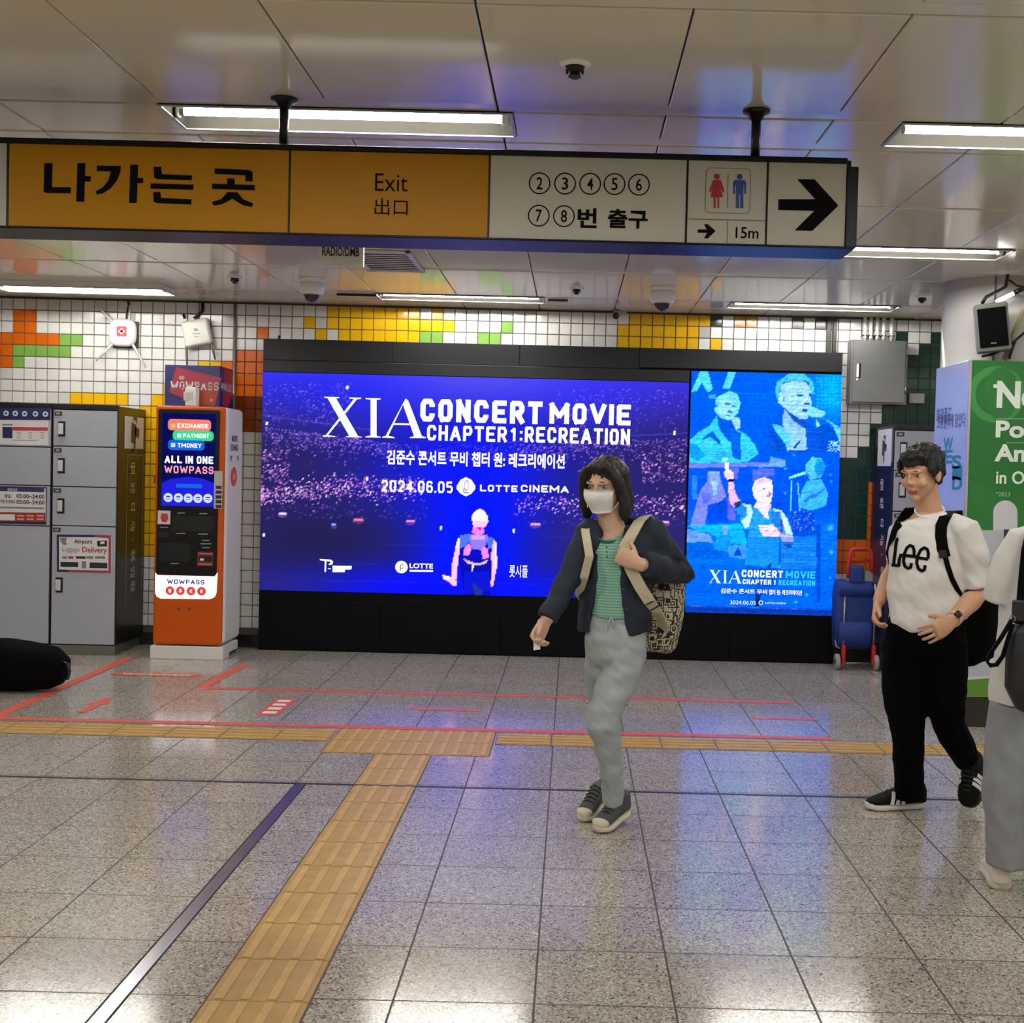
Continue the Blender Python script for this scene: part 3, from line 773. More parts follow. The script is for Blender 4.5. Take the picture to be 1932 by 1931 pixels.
# the airport delivery notice
NY = LY - .004
def notice(parent): return MB()
navy, crim, paper = mat('print_navy', '1c2150', .45), mat('print_crimson', '9a3a52', .45), mat('print_paper', 'd8d5d6', .45)
pinkish, grey_t, dark_t = mat('print_red', 'b33b44', .45), mat('print_grey', '7d7a7a', .5), mat('print_dark', '26262b', .5)
b = MB(); R9 = zs(9.66, 90, 990)
c = at(158.5, 1045, NY); b.box(c.x - .208, c.x + .208, NY, LY, c.z - .14, c.z + .14, 2, .001)
b.ppoly(R9([(166, 182), (860, 190), (860, 232), (206, 226), (206, 820), (380, 826), (380, 866), (166, 862)]), NY - .0008, 0)
b.ppoly(R9([(860, 190), (1155, 196), (1152, 884), (380, 866), (380, 826), (1106, 840), (1110, 250), (860, 232)]), NY - .0008, 1)
T9 = lambda s, x0, y0, x1, y1, mi, bo=.01: b.ptxt(s, 90 + x0 / 9.66, 990 + y0 / 9.66, 90 + x1 / 9.66, 990 + y1 / 9.66, NY - .0012, mi, bo)
T9('Airport', 480, 272, 812, 372, 5, .02); T9('Luggage', 262, 410, 580, 520, 4, .0); T9('Delivery', 628, 412, 1082, 545, 3, .02)
for xa, xb, mi in ((262, 350, 4), (372, 465, 3), (512, 690, 5), (705, 830, 4), (862, 1046, 4)):
    b.ppoly(R9([(xa, 580), (xb, 582), (xb, 626), (xa, 622)]), NY - .0012, mi)
b.ppoly(R9([(232, 682), (556, 688), (556, 776), (232, 772)]), NY - .0012, 5); b.ppoly(R9([(764, 690), (1086, 700), (1086, 800), (764, 796)]), NY - .0012, 5)
b.ppoly(R9([(620, 670), (700, 672), (700, 800), (620, 796)]), NY - .0012, 4)
b.ppoly(R9([(900, 300), (1080, 290), (1082, 400), (910, 404), (900, 360)]), NY - .0012, 5); b.ppoly(R9([(960, 312), (1036, 308), (1036, 352), (960, 356)]), NY - .0015, 2)
b.ppoly(R9([(220, 240), (350, 236), (330, 320), (360, 370), (280, 372), (230, 300)]), NY - .0012, 4)
b.build('notice', [navy, crim, paper, pinkish, grey_t, dark_t], dR[3][0])
# black side with white plate and running text
SXL = -3.457
b = MB(); c1, c2 = atx(234, 785, SXL), atx(269, 848, SXL)
b.box(SXL, SXL + .006, c1.y + .015, c2.y, c2.z, c1.z - .0, 0, .001); sp = b.build('side_plate', paper, tR)
b = MB(); ym, zm = (c1.y + c2.y) / 2 + .01, (c1.z + c2.z) / 2
U, V = Y_, Z_
def sp_(pts, mi=0): b.poly([V3((SXL + .0072, ym + u, zm + v)) for u, v in pts], mi)
def suitcase(u0, v0, s):
    sp_([(u0 - .08 * s, v0 - .07 * s), (u0 + .02 * s, v0 - .09 * s), (u0 + .03 * s, v0 + .06 * s), (u0 - .07 * s, v0 + .08 * s)])
    sp_([(u0 - .0 * s, v0 - .02 * s), (u0 + .09 * s, v0 - .04 * s), (u0 + .1 * s, v0 + .03 * s), (u0 + .0 * s, v0 + .05 * s)])
    sp_([(u0 - .03 * s, v0 + .08 * s), (u0 + .0 * s, v0 + .1 * s), (u0 + .04 * s, v0 + .06 * s), (u0 + .05 * s, v0 + .12 * s), (u0 - .04 * s, v0 + .12 * s)])
    sp_([(u0 - .03 * s, v0 - .09 * s), (u0 + .02 * s, v0 - .09 * s), (u0 + .01 * s, v0 - .14 * s), (u0 - .01 * s, v0 - .15 * s)])
suitcase(.0, 0., 1.05); b.build('side_emblem', mat('print_slate', '3c3f4c', .5), sp)
b = MB(); SW = mat('side_text_white', 'd5d2cc', .5)
for s, py in (('대여', 884), ('보관', 921), ('다', 958), ('기능', 993), ('·', 1018), ('택배', 1048), ('당일', 1080), ('배송', 1107)):
    c = atx(250, py, SXL); 
    b.txt(s, (SXL + .0025, c.y, c.z), .085 if len(s) == 2 else .07 if s != '·' else .02, .11 if s != '·' else .02, 0, Z_ * -1, Y_, .02)
b.build('side_lettering', SW, tR)
b = MB(); c1, c2 = atx(240, 858, SXL), atx(266, 1133, SXL)
for a in ((c1.y, c1.y + .006, c2.z, c1.z), (c2.y - .006, c2.y, c2.z + .03, c1.z - .01), (c1.y, c2.y, c1.z - .006, c1.z)): b.box(SXL, SXL + .002, *a, 0)
b.build('side_border', mat('side_border_brown', '8a8173', .5), tR)
# left column
zB = [at(45, 843, LY).z, at(45, 916, LY).z, at(45, 992, LY).z, .078]
tL, dL = locker_tower(-4.462, -3.961, 'grey luggage locker column with price board and notices at the picture edge', zB, handles=False)
b = MB(); za, zb = zB[0] + .004, 1.866; b.box(-4.452, -3.969, LY, LY + .016, za, zb, 0, .003); pb = b.build('information_panel', lock_grey, tL)
b = MB(); Z7 = zs(7.725, 0, 750); PYp = LY - .002
c0 = at(45, 801, LY); b.box(-4.44, -3.985, PYp, LY, za + .01, za + .205, 1)
b.ppoly(Z7([(-60, 150), (735, 158), (733, 332), (-60, 326)]), PYp - .001, 0)
for x, y in ((90, 232), (224, 234), (360, 240), (518, 242), (664, 245)): b.disc(at(x / 7.725, 750 + y / 7.725, PYp), .021, 1, seg=16) if False else b.disc(V3(at(x / 7.725, 750 + y / 7.725, PYp)) + V3((0, -.002, 0)), .021, 2, seg=16)
for x, y in ((90, 232), (224, 234), (360, 240), (518, 242), (664, 245)): b.rect(V3(at(x / 7.725, 750 + y / 7.725, PYp)) + V3((0, -.003, 0)), .016, .014, 0)
b.ppoly(Z7([(36, 430), (182, 434), (182, 596), (36, 592)]), PYp - .001, 0); b.ppoly(Z7([(186, 432), (696, 438), (696, 488), (186, 484)]), PYp - .001, 3)
b.prect(4, 800, 24, 803, PYp - .001, 4)
for r in range(3):
    for x in (272, 440, 615): b.prect((x - 28) / 7.725, 750 + (512 + r * 36) / 7.725, (x + 28) / 7.725, 750 + (522 + r * 36) / 7.725, PYp - .001, 4)
b.ppoly(Z7([(180, 620), (560, 622), (560, 630), (180, 628)]), PYp - .001, 4)
b.build('price_board', [navy, paper, mat('print_bluewhite', 'c9cfe4', .45), pinkish, grey_t], pb)
b = MB(); d = dL[1][0]; c = at(43, 954, LY - .003); b.box(-4.44, -3.99, LY - .004, LY, c.z - .142, c.z + .142, 0, .001); NN = LY - .005
b.ppoly(Z7([(-60, 1336), (668, 1330), (666, 1816), (-60, 1806)]), NN, 1)
b.ppoly(Z7([(-60, 1312), (645, 1332), (645, 1384), (-60, 1366)]), NN - .0005, 2)
b.ptxt('운영시간', 14, 921.5, 33, 927.5, NN - .001, 1, .02)
b.ptxt('평일', 9, 933, 20, 940, NN - .001, 3, .02); b.ptxt('05:00~24:00', 31, 933, 84, 941, NN - .001, 3, .02)
b.ptxt('주말 및 공휴일', 1, 943.5, 28, 950, NN - .001, 3, .02); b.ptxt('05:00~24:00', 31, 944, 84, 952, NN - .001, 3, .02)
b.prect(-8, 957, 83, 960, NN - .001, 4)
b.ppoly(Z7([(-60, 1672), (662, 1684), (662, 1816), (-60, 1806)]), NN - .0008, 5)
b.ppoly(Z7([(-60, 1700), (218, 1706), (216, 1796), (-60, 1792)]), NN - .001, 1)
for r in range(2):
    for x in (300, 440, 585): b.prect((x - 52) / 7.725, 750 + (1716 + r * 48) / 7.725, (x + 52) / 7.725, 750 + (1740 + r * 48) / 7.725, NN - .0012, 6)
b.build('notice', [navy, paper, mat('print_indigo', '2b2f66', .45), dark_t, grey_t, mat('print_brick', '9c2f2c', .45), mat('print_salmon', 'd9978c', .45)], d)
# a further column beyond the picture edge keeps the row complete
# right-hand column behind the pillar
LYs = LY
LY = 9.5
tQ, dQ = locker_tower(2.42, 2.95, 'grey luggage locker column half hidden behind the walking man and the pillar', [1.866, 1.56, 1.25, .94, .078])
SQ = 2.42
blue_side = mat('locker_blue_side', '1a1c42', .35)
b = MB(); b.box(SQ - .006, SQ, LY + .02, WALL_Y - .03, .09, 1.62, 0, .001); b.build('side_panel', blue_side, tQ)
b = MB(); c1, c2 = atx(1659, 812, SQ), atx(1682, 880, SQ); b.box(SQ - .008, SQ, c2.y, c1.y, c2.z, c1.z, 0, .001); sp = b.build('side_plate', paper, tQ)
b = MB(); ym, zm = (c1.y + c2.y) / 2, (c1.z + c2.z) / 2
def sp_(pts, mi=0): b.poly([V3((SQ - .0095, ym - u, zm + v)) for u, v in pts], mi)
suitcase(.0, 0., .8); b.build('side_emblem', mat('print_slate', '3c3f4c', .5), sp)
b = MB()
for s, py in (('대여', 915), ('보관', 950), ('다', 988), ('기능', 1020), ('·', 1047), ('택배', 1080)):
    c = atx(1664, py, SQ - .006)
    b.txt(s, (SQ - .0075, c.y, c.z), .085 if len(s) == 2 else .07 if s != '·' else .02, .11 if s != '·' else .02, 0, Z_ * -1, -Y_, .02)
b.build('side_lettering', SW, tQ)
LY = LYs
# ================================================================ WOWPASS KIOSK
KX0, KX1, KY = -3.145, -2.612, 9.43
k_orange = mat('kiosk_orange', 'c45208', .4, spec=.3, var=.03); k_white = mat('kiosk_white', 'd8d6d1', .35, var=.02); k_glass = mat('kiosk_black_glass', '131417', .3, spec=.3)
k_black = mat('kiosk_recess', '08080a', .4)
kiosk = thing('payment_kiosk', 'orange and white prepaid card kiosk with lit screen beside the lockers', 'kiosk', (-2.88, 9.65, 0))
b = MB(); b.box(KX0, KX1, KY + .035, 9.92, .112, 1.91, 0, .035, 4); b.build('body', k_white, kiosk)
b = MB(); b.box(KX0 - .015, KX1 + .005, KY - .005, 9.6, 0, .1, 0, .006)
b.box(KX0 - .015, KX1 - .0, 9.6, 9.86, .03, .1, 0, .006); b.build('base', k_white, kiosk)
b = MB(); b.box(KX0, KX1 - .012, KY, KY + .05, .108, 1.912, 0, .022, 3); fr = b.build('front_panel', k_orange, kiosk)
# dark strip low at the back
b = MB(); b.box(KX0 + .02, KX1 - .03, 9.86, 9.91, .0, .11, 0); b.build('rear_foot', black_metal, kiosk)
ZK = zs(3.271, 260, 670)
GY = KY - .006
def kp(pts, Y): return [at(x, y, Y) for x, y in ZK(pts)]
b = MB(); b.prism(kp([(128, 340), (136, 334), (500, 342), (508, 350), (485, 1352), (474, 1364), (122, 1356), (110, 1344)], GY), (0, .007, 0)); bez = b.build('bezel', k_glass, fr)
# lit screen: one picture, several coloured inks
SYk = GY - .0015
scr = [emat('kiosk_screen_navy', '0a0e58', 1.0), emat('kiosk_screen_blue', '2222e0', 1.0), emat('kiosk_screen_coral', 'ff7a66', 1.1), emat('kiosk_screen_mint', '35d78c', 1.1),
       emat('kiosk_screen_azure', '1464dc', 1.1), emat('kiosk_screen_white', 'ffffff', 1.4), emat('kiosk_screen_pink', 'ff9aa0', 1.2), emat('kiosk_screen_pale', 'cfd8ff', 1.1), emat('kiosk_screen_yellow', 'ffc46a', 1.1)]
b = MB(); KP = lambda pts, mi, d=0.: b.poly(kp(pts, SYk - d), mi)
KP([(153, 358), (482, 366), (472, 936), (146, 930)], 0)
KP([(148, 790), (200, 766), (310, 752), (400, 762), (476, 796), (472, 936), (146, 930)], 1, .0005)
def kround(x0, y0, x1, y1, mi, d): b.prect(*ZK([(x0, y0)])[0], *ZK([(x1, y1)])[0], SYk - d, mi, 7)
kround(186, 398, 452, 468, 2, .001); kround(216, 468, 468, 530, 3, .0012); kround(186, 526, 412, 588, 4, .0014)
def kb(s, x0, y0, x1, y1, mi, wt=.2): b.pblock(s, *ZK([(x0, y0)])[0], *ZK([(x1, y1)])[0], SYk - .002, mi, wt)
def kt(s, x0, y0, x1, y1, mi, bo=.02): b.ptxt(s, *ZK([(x0, y0)])[0], *ZK([(x1, y1)])[0], SYk - .002, mi, bo)
kb('EXCHANGE', 244, 424, 436, 452, 5); kb('PAYMENT', 280, 486, 440, 512, 5); kb('TMONEY', 246, 546, 392, 572, 5)
for x, y, mi in ((218, 437, 8), (256, 498, 7), (218, 556, 7)): b.prect(*ZK([(x - 13, y - 13)])[0], *ZK([(x + 13, y + 13)])[0], SYk - .0018, mi, 1)
kb('ALL IN ONE', 166, 624, 466, 670, 5, .22); kb('WOWPASS', 164, 686, 468, 732, 6, .18)
kround(236, 798, 396, 820, 4, .001)
for x, y in ((187, 880), (250, 882), (311, 884), (371, 886), (432, 886)):
    b.disc(at(*ZK([(x, y)])[0], SYk - .001), .0345, 7, seg=20)
    b.prect(*ZK([(x - 12, y - 10)])[0], *ZK([(x + 12, y - 2)])[0], SYk - .0015, 1); b.prect(*ZK([(x - 15, y + 6)])[0], *ZK([(x + 15, y + 10)])[0], SYk - .0015, 4)
b.build('display', scr, bez)
def slot(name, pts, mt, dep=.004, par=None):
    q = MB(); q.prism(kp(pts, GY - .0005), (0, -dep, 0)); return q.build(name, mt, par or bez)
slot('cash_tray', [(212, 992), (466, 998), (462, 1092), (208, 1086)], k_black, .003)
slot('receipt_tray', [(134, 1162), (326, 1166), (322, 1278), (130, 1272)], k_black, .003)
slot('coin_slot', [(126, 1088), (194, 1090), (192, 1130), (124, 1128)], k_black, .003)
st = slot('sticker', [(124, 960), (202, 962), (200, 1046), (122, 1044)], mat('sticker_paper', 'cfcaca', .5), .001)
b = MB(); b.poly(kp([(146, 978), (184, 980), (188, 1010), (178, 1034), (150, 1032), (140, 1004)], GY - .0022)); b.build('sticker_print', pinkish, st)
cs = slot('card_slot', [(370, 1214), (468, 1216), (464, 1304), (366, 1302)], mat('card_slot_red', '6e1d22', .4), .004)
b = MB(); b.poly(kp([(380, 1242), (458, 1244), (456, 1276), (378, 1274)], GY - .0055)); b.poly(kp([(384, 1256), (408, 1256), (408, 1270), (384, 1270)], GY - .006), 1)
b.poly(kp([(376, 1222), (462, 1224), (462, 1232), (376, 1230)], GY - .0055), 2); b.poly(kp([(372, 1286), (458, 1288), (458, 1298), (372, 1296)], GY - .0055), 2)
b.build('card_slot_print', [k_black, paper, mat('print_rose', 'c0686c', .5)], cs)
b = MB(); lab_m = mat('bezel_print', '8f8f93', .5)
for x, y, w in ((268, 976, 24), (404, 980, 24), (266, 1102, 28), (402, 1106, 30), (420, 1190, 22), (420, 1145, 22), (420, 1166, 34), (228, 1288, 26), (162, 1064, 26)):
    b.poly(kp([(x - w, y - 3), (x + w, y - 3), (x + w, y + 3), (x - w, y + 3)], GY - .001))
b.build('bezel_print', lab_m, bez)
# lit logo panel
b = MB(); b.prism(kp([(108, 1344), (120, 1360), (474, 1368), (492, 1344), (484, 1470), (474, 1494), (446, 1508), (142, 1504), (116, 1490), (106, 1466)], KY - .004), (0, .005, 0), 0)
lg = b.build('logo_light', [emat('kiosk_logo_light', 'f6f4ff', 1.9)], fr)
b = MB(); b.pblock('WOWPASS', *ZK([(180, 1386)])[0], *ZK([(412, 1416)])[0], KY - .0055, 0, .22)
for i, (x, y) in enumerate(((198, 1455), (263, 1456), (328, 1458), (393, 1459))):
    c = at(*ZK([(x, y)])[0], KY - .0055); b.disc(c, .0335, 1, seg=20); b.txt('₩$€¥'[i], c + V3((0, -.001, 0)), .022, .03, 2, bold=.02)
b.build('logo_print', [emat('kiosk_logo_blue', '1a2488', .7), emat('kiosk_logo_red', 'e0473f', 1.0), emat('kiosk_logo_white', 'ffe9e6', 1.2)], lg)
b = MB()
for x in (252, 318): b.disc(at(*ZK([(x, 1568)])[0], KY - .0012), .014, 0)
b.build('front_bolt', mat('kiosk_orange_dark', '8f3a0a', .4), fr)
b = MB(); c = at(289, 905, KY + .02); b.box(KX0 - .012, KX0 + .002, KY + .01, KY + .03, c.z - .03, c.z + .03, 0, .003); b.build('red_tag', mat('tag_red', '9a1f24', .4), fr)
# side text
KS = KX1 + .0015
b = MB(); tx = mat('kiosk_side_ink', '3d3b3a', .5)
for s, px, py, w, h in (('MONEY', 443, 828, .16, .05), ('EXCHANGE', 442, 845, .21, .05), ('환전', 436, 865, .05, .045), ('카드', 449, 865, .05, .045)):
    c = atx(px, py, KX1); b.txt(s, (KS, c.y, c.z), w, h, 0, Y_, Z_, .02)
c = atx(441, 900, KX1); b.disc((KS, c.y, c.z), .085, 1, Y_, Z_, 28, .075)
b.txt('W', (KS + .001, c.y, c.z), .07, .05, 2, Y_, Z_, .02)
b.build('side_print', [tx, mat('print_orange', 'd8552a', .45), paper], kiosk)
# taped notices on the right rim
b = MB(); b.box(*sorted((at(405, 890, KY).x, at(420.5, 890, KY).x)), KY - .009, KY - .0065, at(412, 960, KY).z, at(412, 889, KY).z, 0)
for k in range(5): b.prect(407, 917 + k * 9, 418, 923 + k * 9, KY - .0095, 1)
b.build('side_notice', [mat('notice_paper', 'b8b4ac', .5), dark_t], fr)
# topper box and small white unit standing on the kiosk
ty = 9.58
b = MB(); b.box(-3.128, -2.708, ty, 9.93, 1.911, 2.228, 0, .004)
top = b.build('sign_box', mat('topper_navy', '1b1f5c', .35)); tag(top, 'navy and red lettered sign box standing on top of the kiosk', 'sign')
b = MB(); ZT = zs(6.435, 270, 680)
def tp(pts, mi, d=.001): b.poly([at(x, y, ty - d) for x, y in ZT(pts)], mi)
tp([(400, 82), (948, 214), (868, 552), (700, 552), (314, 386)], 0); tp([(520, 440), (930, 300), (868, 552), (640, 552)], 1, .0012)
b.pblock('WOWPASS', *ZT([(334, 262)])[0], *ZT([(916, 362)])[0], ty - .002, 2, .18); b.prect(*ZT([(436, 190)])[0], *ZT([(500, 236)])[0], ty - .002, 3, 2)
b.disc(at(*ZT([(828, 484)])[0], ty - .002), .011, 3)
tx_ = -2.7075
def tq(pts, mi, d=.001): b.poly([V3((tx_ + d, ty + u * .35, 1.911 + v * .317)) for u, v in pts], mi)
tq([(.35, 1.), (1., .92), (1., .3), (.55, .0), (.2, .1)], 0); tq([(.6, .9), (1., .85), (1., .45)], 1, .0012)
b.block('WOWPASS', (tx_ + .002, ty + .17, 2.075), .3, .06, 2, .18, Y_, Z_)
b.build('print', [mat('topper_red', '98243c', .4), mat('topper_orange', '9c3a18', .4), paper, mat('topper_pale', 'b98a90', .4)], top)
t = thing('card_reader', 'small white unit standing on the kiosk in front of the navy box', 'device', (-2.89, 9.5, 1.912))
b = MB(); b.box(-2.935, -2.852, 9.46, 9.55, 1.9125, 2.055, 0, .008); b.build('body', white_enamel, t)
b = MB(); b.box(-2.945, -2.9, 9.452, 9.47, 1.95, 2.02, 0, .006); b.box(-2.892, -2.878, 9.455, 9.462, 1.955, 2.02, 0, .002); b.build('front_cover', mat('offwhite_plastic', 'c9cbc4', .4), t)
# ---------------------------------------------------------------- wall devices
def antenna(t, p, d, L, m_):
    q = MB(); p, d = V3(p), V3(d).normalized(); q.loft([p, p + d * .03, p + d * L], [.011, .011, .007], Y_, 10); q.build('antenna', m_, t)
wy = WALL_Y - .05
def rod_cable(name, pts, r, m_, label, cat='cable'):
    q = MB(); q.tube(pts, r, 8, 0, Y_); return tag(q.build(name, m_), label, cat)
c = at(232, 628, wy)
t = thing('wifi_access_point', 'white rounded wifi access point with red square logo and four antennas', 'wifi router', (c.x, WALL_Y, c.z))
wp = mat('router_white', 'e8e8e6', .35)
b = MB(); b.loft([c + V3((0, .04, 0)), c + V3((0, .0, 0)), c + V3((0, -.022, 0)), c + V3((0, -.03, 0))], [(.1, .105), (.11, .112), (.105, .107), (.09, .092)], X_, 28, 0, True, .6); b.build('body', wp, t)
b = MB(); b.box(c.x - .09, c.x + .115, wy + .035, WALL_Y - .005, c.z - .12, c.z + .095, 0, .006); b.build('wall_bracket', dark_grey, t)
b = MB(); b.rect((c.x, wy - .0312, c.z + .008), .08, .08, 0, .012); b.rect((c.x, wy - .0322, c.z + .008), .05, .02, 1); b.rect((c.x, wy - .0322, c.z + .008), .02, .05, 1); b.build('logo', [mat('logo_red', 'c02a38', .4), paper], t)
for dx, dz, ux, uz, L in ((-.085, .085, -1, 1, .2), (.05, .09, .05, 1, .13), (-.075, -.085, -1, -1.1, .2), (.075, -.085, .75, -1.2, .22)):
    antenna(t, (c.x + dx, wy, c.z + dz), (ux, -.1, uz), L, wp)
c = at(372, 628, wy)
t = thing('wifi_access_point', 'tilted cream square wifi access point above the kiosk', 'wifi router', (c.x, WALL_Y, c.z))
cr = mat('router_cream', 'dedbd0', .4); R_ = Matrix.Rotation(math.radians(-12), 3, 'Y')
b = MB(); q = MB(); q.box(-.11, .11, -.03, .03, -.105, .105, 0, .022, 4); b.add([c + R_ @ p for p in q.v], q.f, 0); b.build('body', cr, t)
b = MB(); b.box(c.x - .03, c.x + .1, wy + .02, WALL_Y - .005, c.z - .08, c.z + .08, 0, .004); b.build('wall_bracket', dark_grey, t)
b = MB(); b.disc((c.x, wy - .031, c.z + .02), .02, 0, r2=.012); b.rect((c.x + .005, wy - .031, c.z - .012), .06, .008, 0); b.rect((c.x + .005, wy - .031, c.z - .035), .03, .006, 0); b.build('logo', mat('logo_faded', 'a58f8a', .5), t)
for dx, dz, ux, uz, L in ((-.1, .11, -.1, .3, .04), (-.085, -.1, .06, -1, .17), (.115, -.075, .25, -1, .14)):
    antenna(t, (c.x + dx, wy, c.z + dz), (ux, -.05, uz), L, mat('antenna_grey', '6f6c66', .5) if dz < 0 else black_plastic)
p = at(240, 570, WALL_Y - .02)
rod_cable('cable', [(p.x, WALL_Y - .012, CEIL_Z - .015), (p.x + .01, WALL_Y - .012, p.z - .02), (p.x - .005, WALL_Y - .02, p.z - .11), (c.x - .58, WALL_Y - .02, c.z + .1)], .008, dark_grey, 'thin dark cable from the ceiling to the router with the red logo')
p = at(382, 580, WALL_Y - .02)
rod_cable('cable', [(p.x, WALL_Y - .016, CEIL_Z - .015), (p.x, WALL_Y - .018, p.z - .03), (p.x - .06, WALL_Y - .03, c.z + .12), (c.x + .02, WALL_Y - .035, c.z + .09)], .014, black_plastic, 'thick black cable from the ceiling to the cream router')
p0, p1 = at(444, 575, WALL_Y - .02), at(446, 760, WALL_Y - .02)
rod_cable('conduit', [(p0.x, WALL_Y - .016, CEIL_Z - .015), (p0.x, WALL_Y - .016, .1)], .011, mat('conduit_grey', '8b8982', .4, metal=.5), 'thin grey conduit running down the wall beside the billboard', 'conduit')
# dark trunking above the billboard, silver conduits and the electrical cabinet
p = at(1569, 630, WALL_Y - .03)
t = thing('cable_trunking', 'pair of dark grey ducts rising from the billboard to the ceiling', 'duct', (p.x, WALL_Y - .03, 2.486))
for dx, w in ((-.022, .034), (.024, .03)):
    q = MB(); q.box(p.x + dx - w / 2, p.x + dx + w / 2, WALL_Y - .045, WALL_Y - .005, 2.486, CEIL_Z - .016, 0, .006); q.build('duct', mat('duct_grey', '2f2e2c', .4), t)
for i, px in enumerate((1631, 1642, 1654, 1666, 1681)):
    p = at(px, 625, WALL_Y - .04)
    t = thing('metal_conduit', ('first', 'second', 'third', 'fourth', 'fifth')[i] + ' silver conduit from the billboard side, entering the top of the electrical cabinet', 'conduit', (p.x, WALL_Y - .06, 2.592), 'silver conduits above the cabinet')
    q = MB(); q.cyl((p.x, WALL_Y - .06, 2.592), (p.x, WALL_Y - .06, CEIL_Z - .004), .015, 14); q.build('pipe', mat('conduit_silver', 'dadad6', .3), t)
    q = MB(); q.cyl((p.x, WALL_Y - .06, 2.592), (p.x, WALL_Y - .06, 2.612), .0185, 14); q.build('locknut', steel, t)
    q = MB(); q.box(p.x - .02, p.x + .02, WALL_Y - .074, WALL_Y - .004, 2.632, 2.642, 0, .002); q.build('clamp', dark_grey, t)
cab_steel = mat('cabinet_steel', '7c7c7c', .42, metal=.5, var=.04, stretch=(1, 1, 8))
t = thing('electrical_cabinet', 'square steel electrical cabinet with slim handle on the wall above the cart', 'cabinet', (2.4, 10.05, 2.1))
b = MB(); b.box(2.185, 2.635, 10.0, WALL_Y - .006, 2.085, 2.592, 0, .003); b.build('body', cab_steel, t)
b = MB(); b.box(2.2, 2.614, 9.985, 9.999, 2.098, 2.587, 0, .004); dr = b.build('door', cab_steel, t)
b = MB(); hx = at(1619, 700, 9.98); b.box(hx.x - .012, hx.x + .004, 9.968, 9.985, hx.z - .05, hx.z + .055, 0, .003); b.box(hx.x - .012, hx.x + .002, 9.976, 9.985, hx.z - .075, hx.z - .06, 0, .002); b.box(hx.x + .004, hx.x + .022, 9.981, 9.986, hx.z - .055, hx.z + .06, 1, .001)
b.build('handle', [white_enamel, black_plastic], dr)
b = MB()
for z in (2.2, 2.5): b.cyl((2.624, 9.992, z - .03), (2.624, 9.992, z + .03), .006, 10)
b.build('hinge', steel, t)
c = at(1729, 752, WALL_Y - .02); b = MB(); b.box(c.x - .062, c.x + .062, WALL_Y - .035, WALL_Y - .005, c.z - .04, c.z + .04, 0, .004)
jb = tag(b.build('junction_box', [mat('junction_grey', '8f918d', .4)]), 'small grey junction box on dark green tiles beside the pillar', 'junction box')
b = MB(); b.rect((c.x, WALL_Y - .0362, c.z), .108, .066, 0, .004); b.build('lid', mat('junction_lid', '9a9c97', .4), jb)

# ================================================================ HAND CART
cart = thing('shopping_cart', 'blue wheeled shopping trolley with red handle parked beside the billboard', 'cart', (2.235, 9.78, 0))
blue_f = mat('cart_blue_fabric', '17357f', .7, var=.15, vscale=20, bump=.3, bscale=200); cart_red = mat('cart_red', 'c0271f', .4)
cy0 = 9.72
def cpx(x, y, Y=9.72): return at(1560 + x / 3.863, 780 + y / 3.863, Y)
b = MB(); pts = []
zl = [(cpx(110, 1710).z, .145), (cpx(110, 1500).z, .155), (cpx(110, 1330).z, .155), (cpx(110, 1235).z, .14), (cpx(110, 1225).z, .12)]
xc = (cpx(110, 1400).x + cpx(340, 1400).x) / 2 - .01
b.loft([V3((xc, 9.84, z)) for z, r in zl], [(r, .1) for z, r in zl], X_, 28, 0, True, .35)
bag = b.build('bag', blue_f, cart)
b = MB(); b.box(xc - .055, xc + .055, 9.72, 9.78, cpx(100, 1225).z - .01, cpx(100, 1110).z, 0, .015); b.build('top_flap', blue_f, cart)
b = MB(); za, zb = cpx(100, 1330).z, cpx(100, 1225).z
b.loft([V3((xc, 9.735, za)), V3((xc, 9.73, (za + zb) / 2)), V3((xc, 9.75, zb))], [(.13, .012), (.135, .016), (.12, .014)], X_, 20, 0, True, .5); b.build('front_pocket_flap', blue_f, bag)
b = MB(); za, zb = cpx(100, 1700).z, cpx(100, 1520).z
b.loft([V3((xc, 9.736, za)), V3((xc, 9.724, (za + zb) / 2)), V3((xc, 9.736, zb))], [(.125, .014), (.13, .018), (.125, .014)], X_, 20, 0, True, .5); b.build('front_pocket', blue_f, bag)
for px_, nm in ((118, 'l'), (338, 'r')):
    b = MB(); a_, c_ = cpx(px_, 1760), cpx(px_ + 12, 1250)
    b.cyl(a_ + V3((0, .0, 0)), V3((a_.x + .005, 9.74, c_.z)), .0095, 12); b.build('frame_tube', steel, cart)
    b = MB(); a_, c_ = cpx(px_, 1840), cpx(px_, 1690); b.box(a_.x - .014, a_.x + .014, 9.705, 9.745, a_.z, c_.z, 0, .004); b.build('axle_bracket', cart_red, cart)
b = MB(); pts = [cpx(152, 1200, 9.75), cpx(165, 1060, 9.75), cpx(178, 1000, 9.75), cpx(210, 988, 9.75), cpx(290, 988, 9.75), cpx(318, 1000, 9.75), cpx(328, 1060, 9.75), cpx(332, 1160, 9.75)]
b.tube(pts, .0155, 12, 0, Y_); b.tube([cpx(168, 1070, 9.75), cpx(326, 1070, 9.75)], .012, 10, 0, Y_); b.build('handle', cart_red, cart)
for a0, a1 in (((145, 1150), (175, 1230)), ((275, 1150), (332, 1230))):
    b = MB(); p, q = cpx(*a0, 9.76), cpx(*a1, 9.76); b.box(p.x, q.x, 9.75, 9.78, q.z, p.z, 0, .004); b.build('handle_socket', mat('cart_grey', '8e9490', .5), cart)
b = MB(); b.cyl(cpx(75, 1822), cpx(358, 1822), .006, 10); b.build('axle', steel, cart)
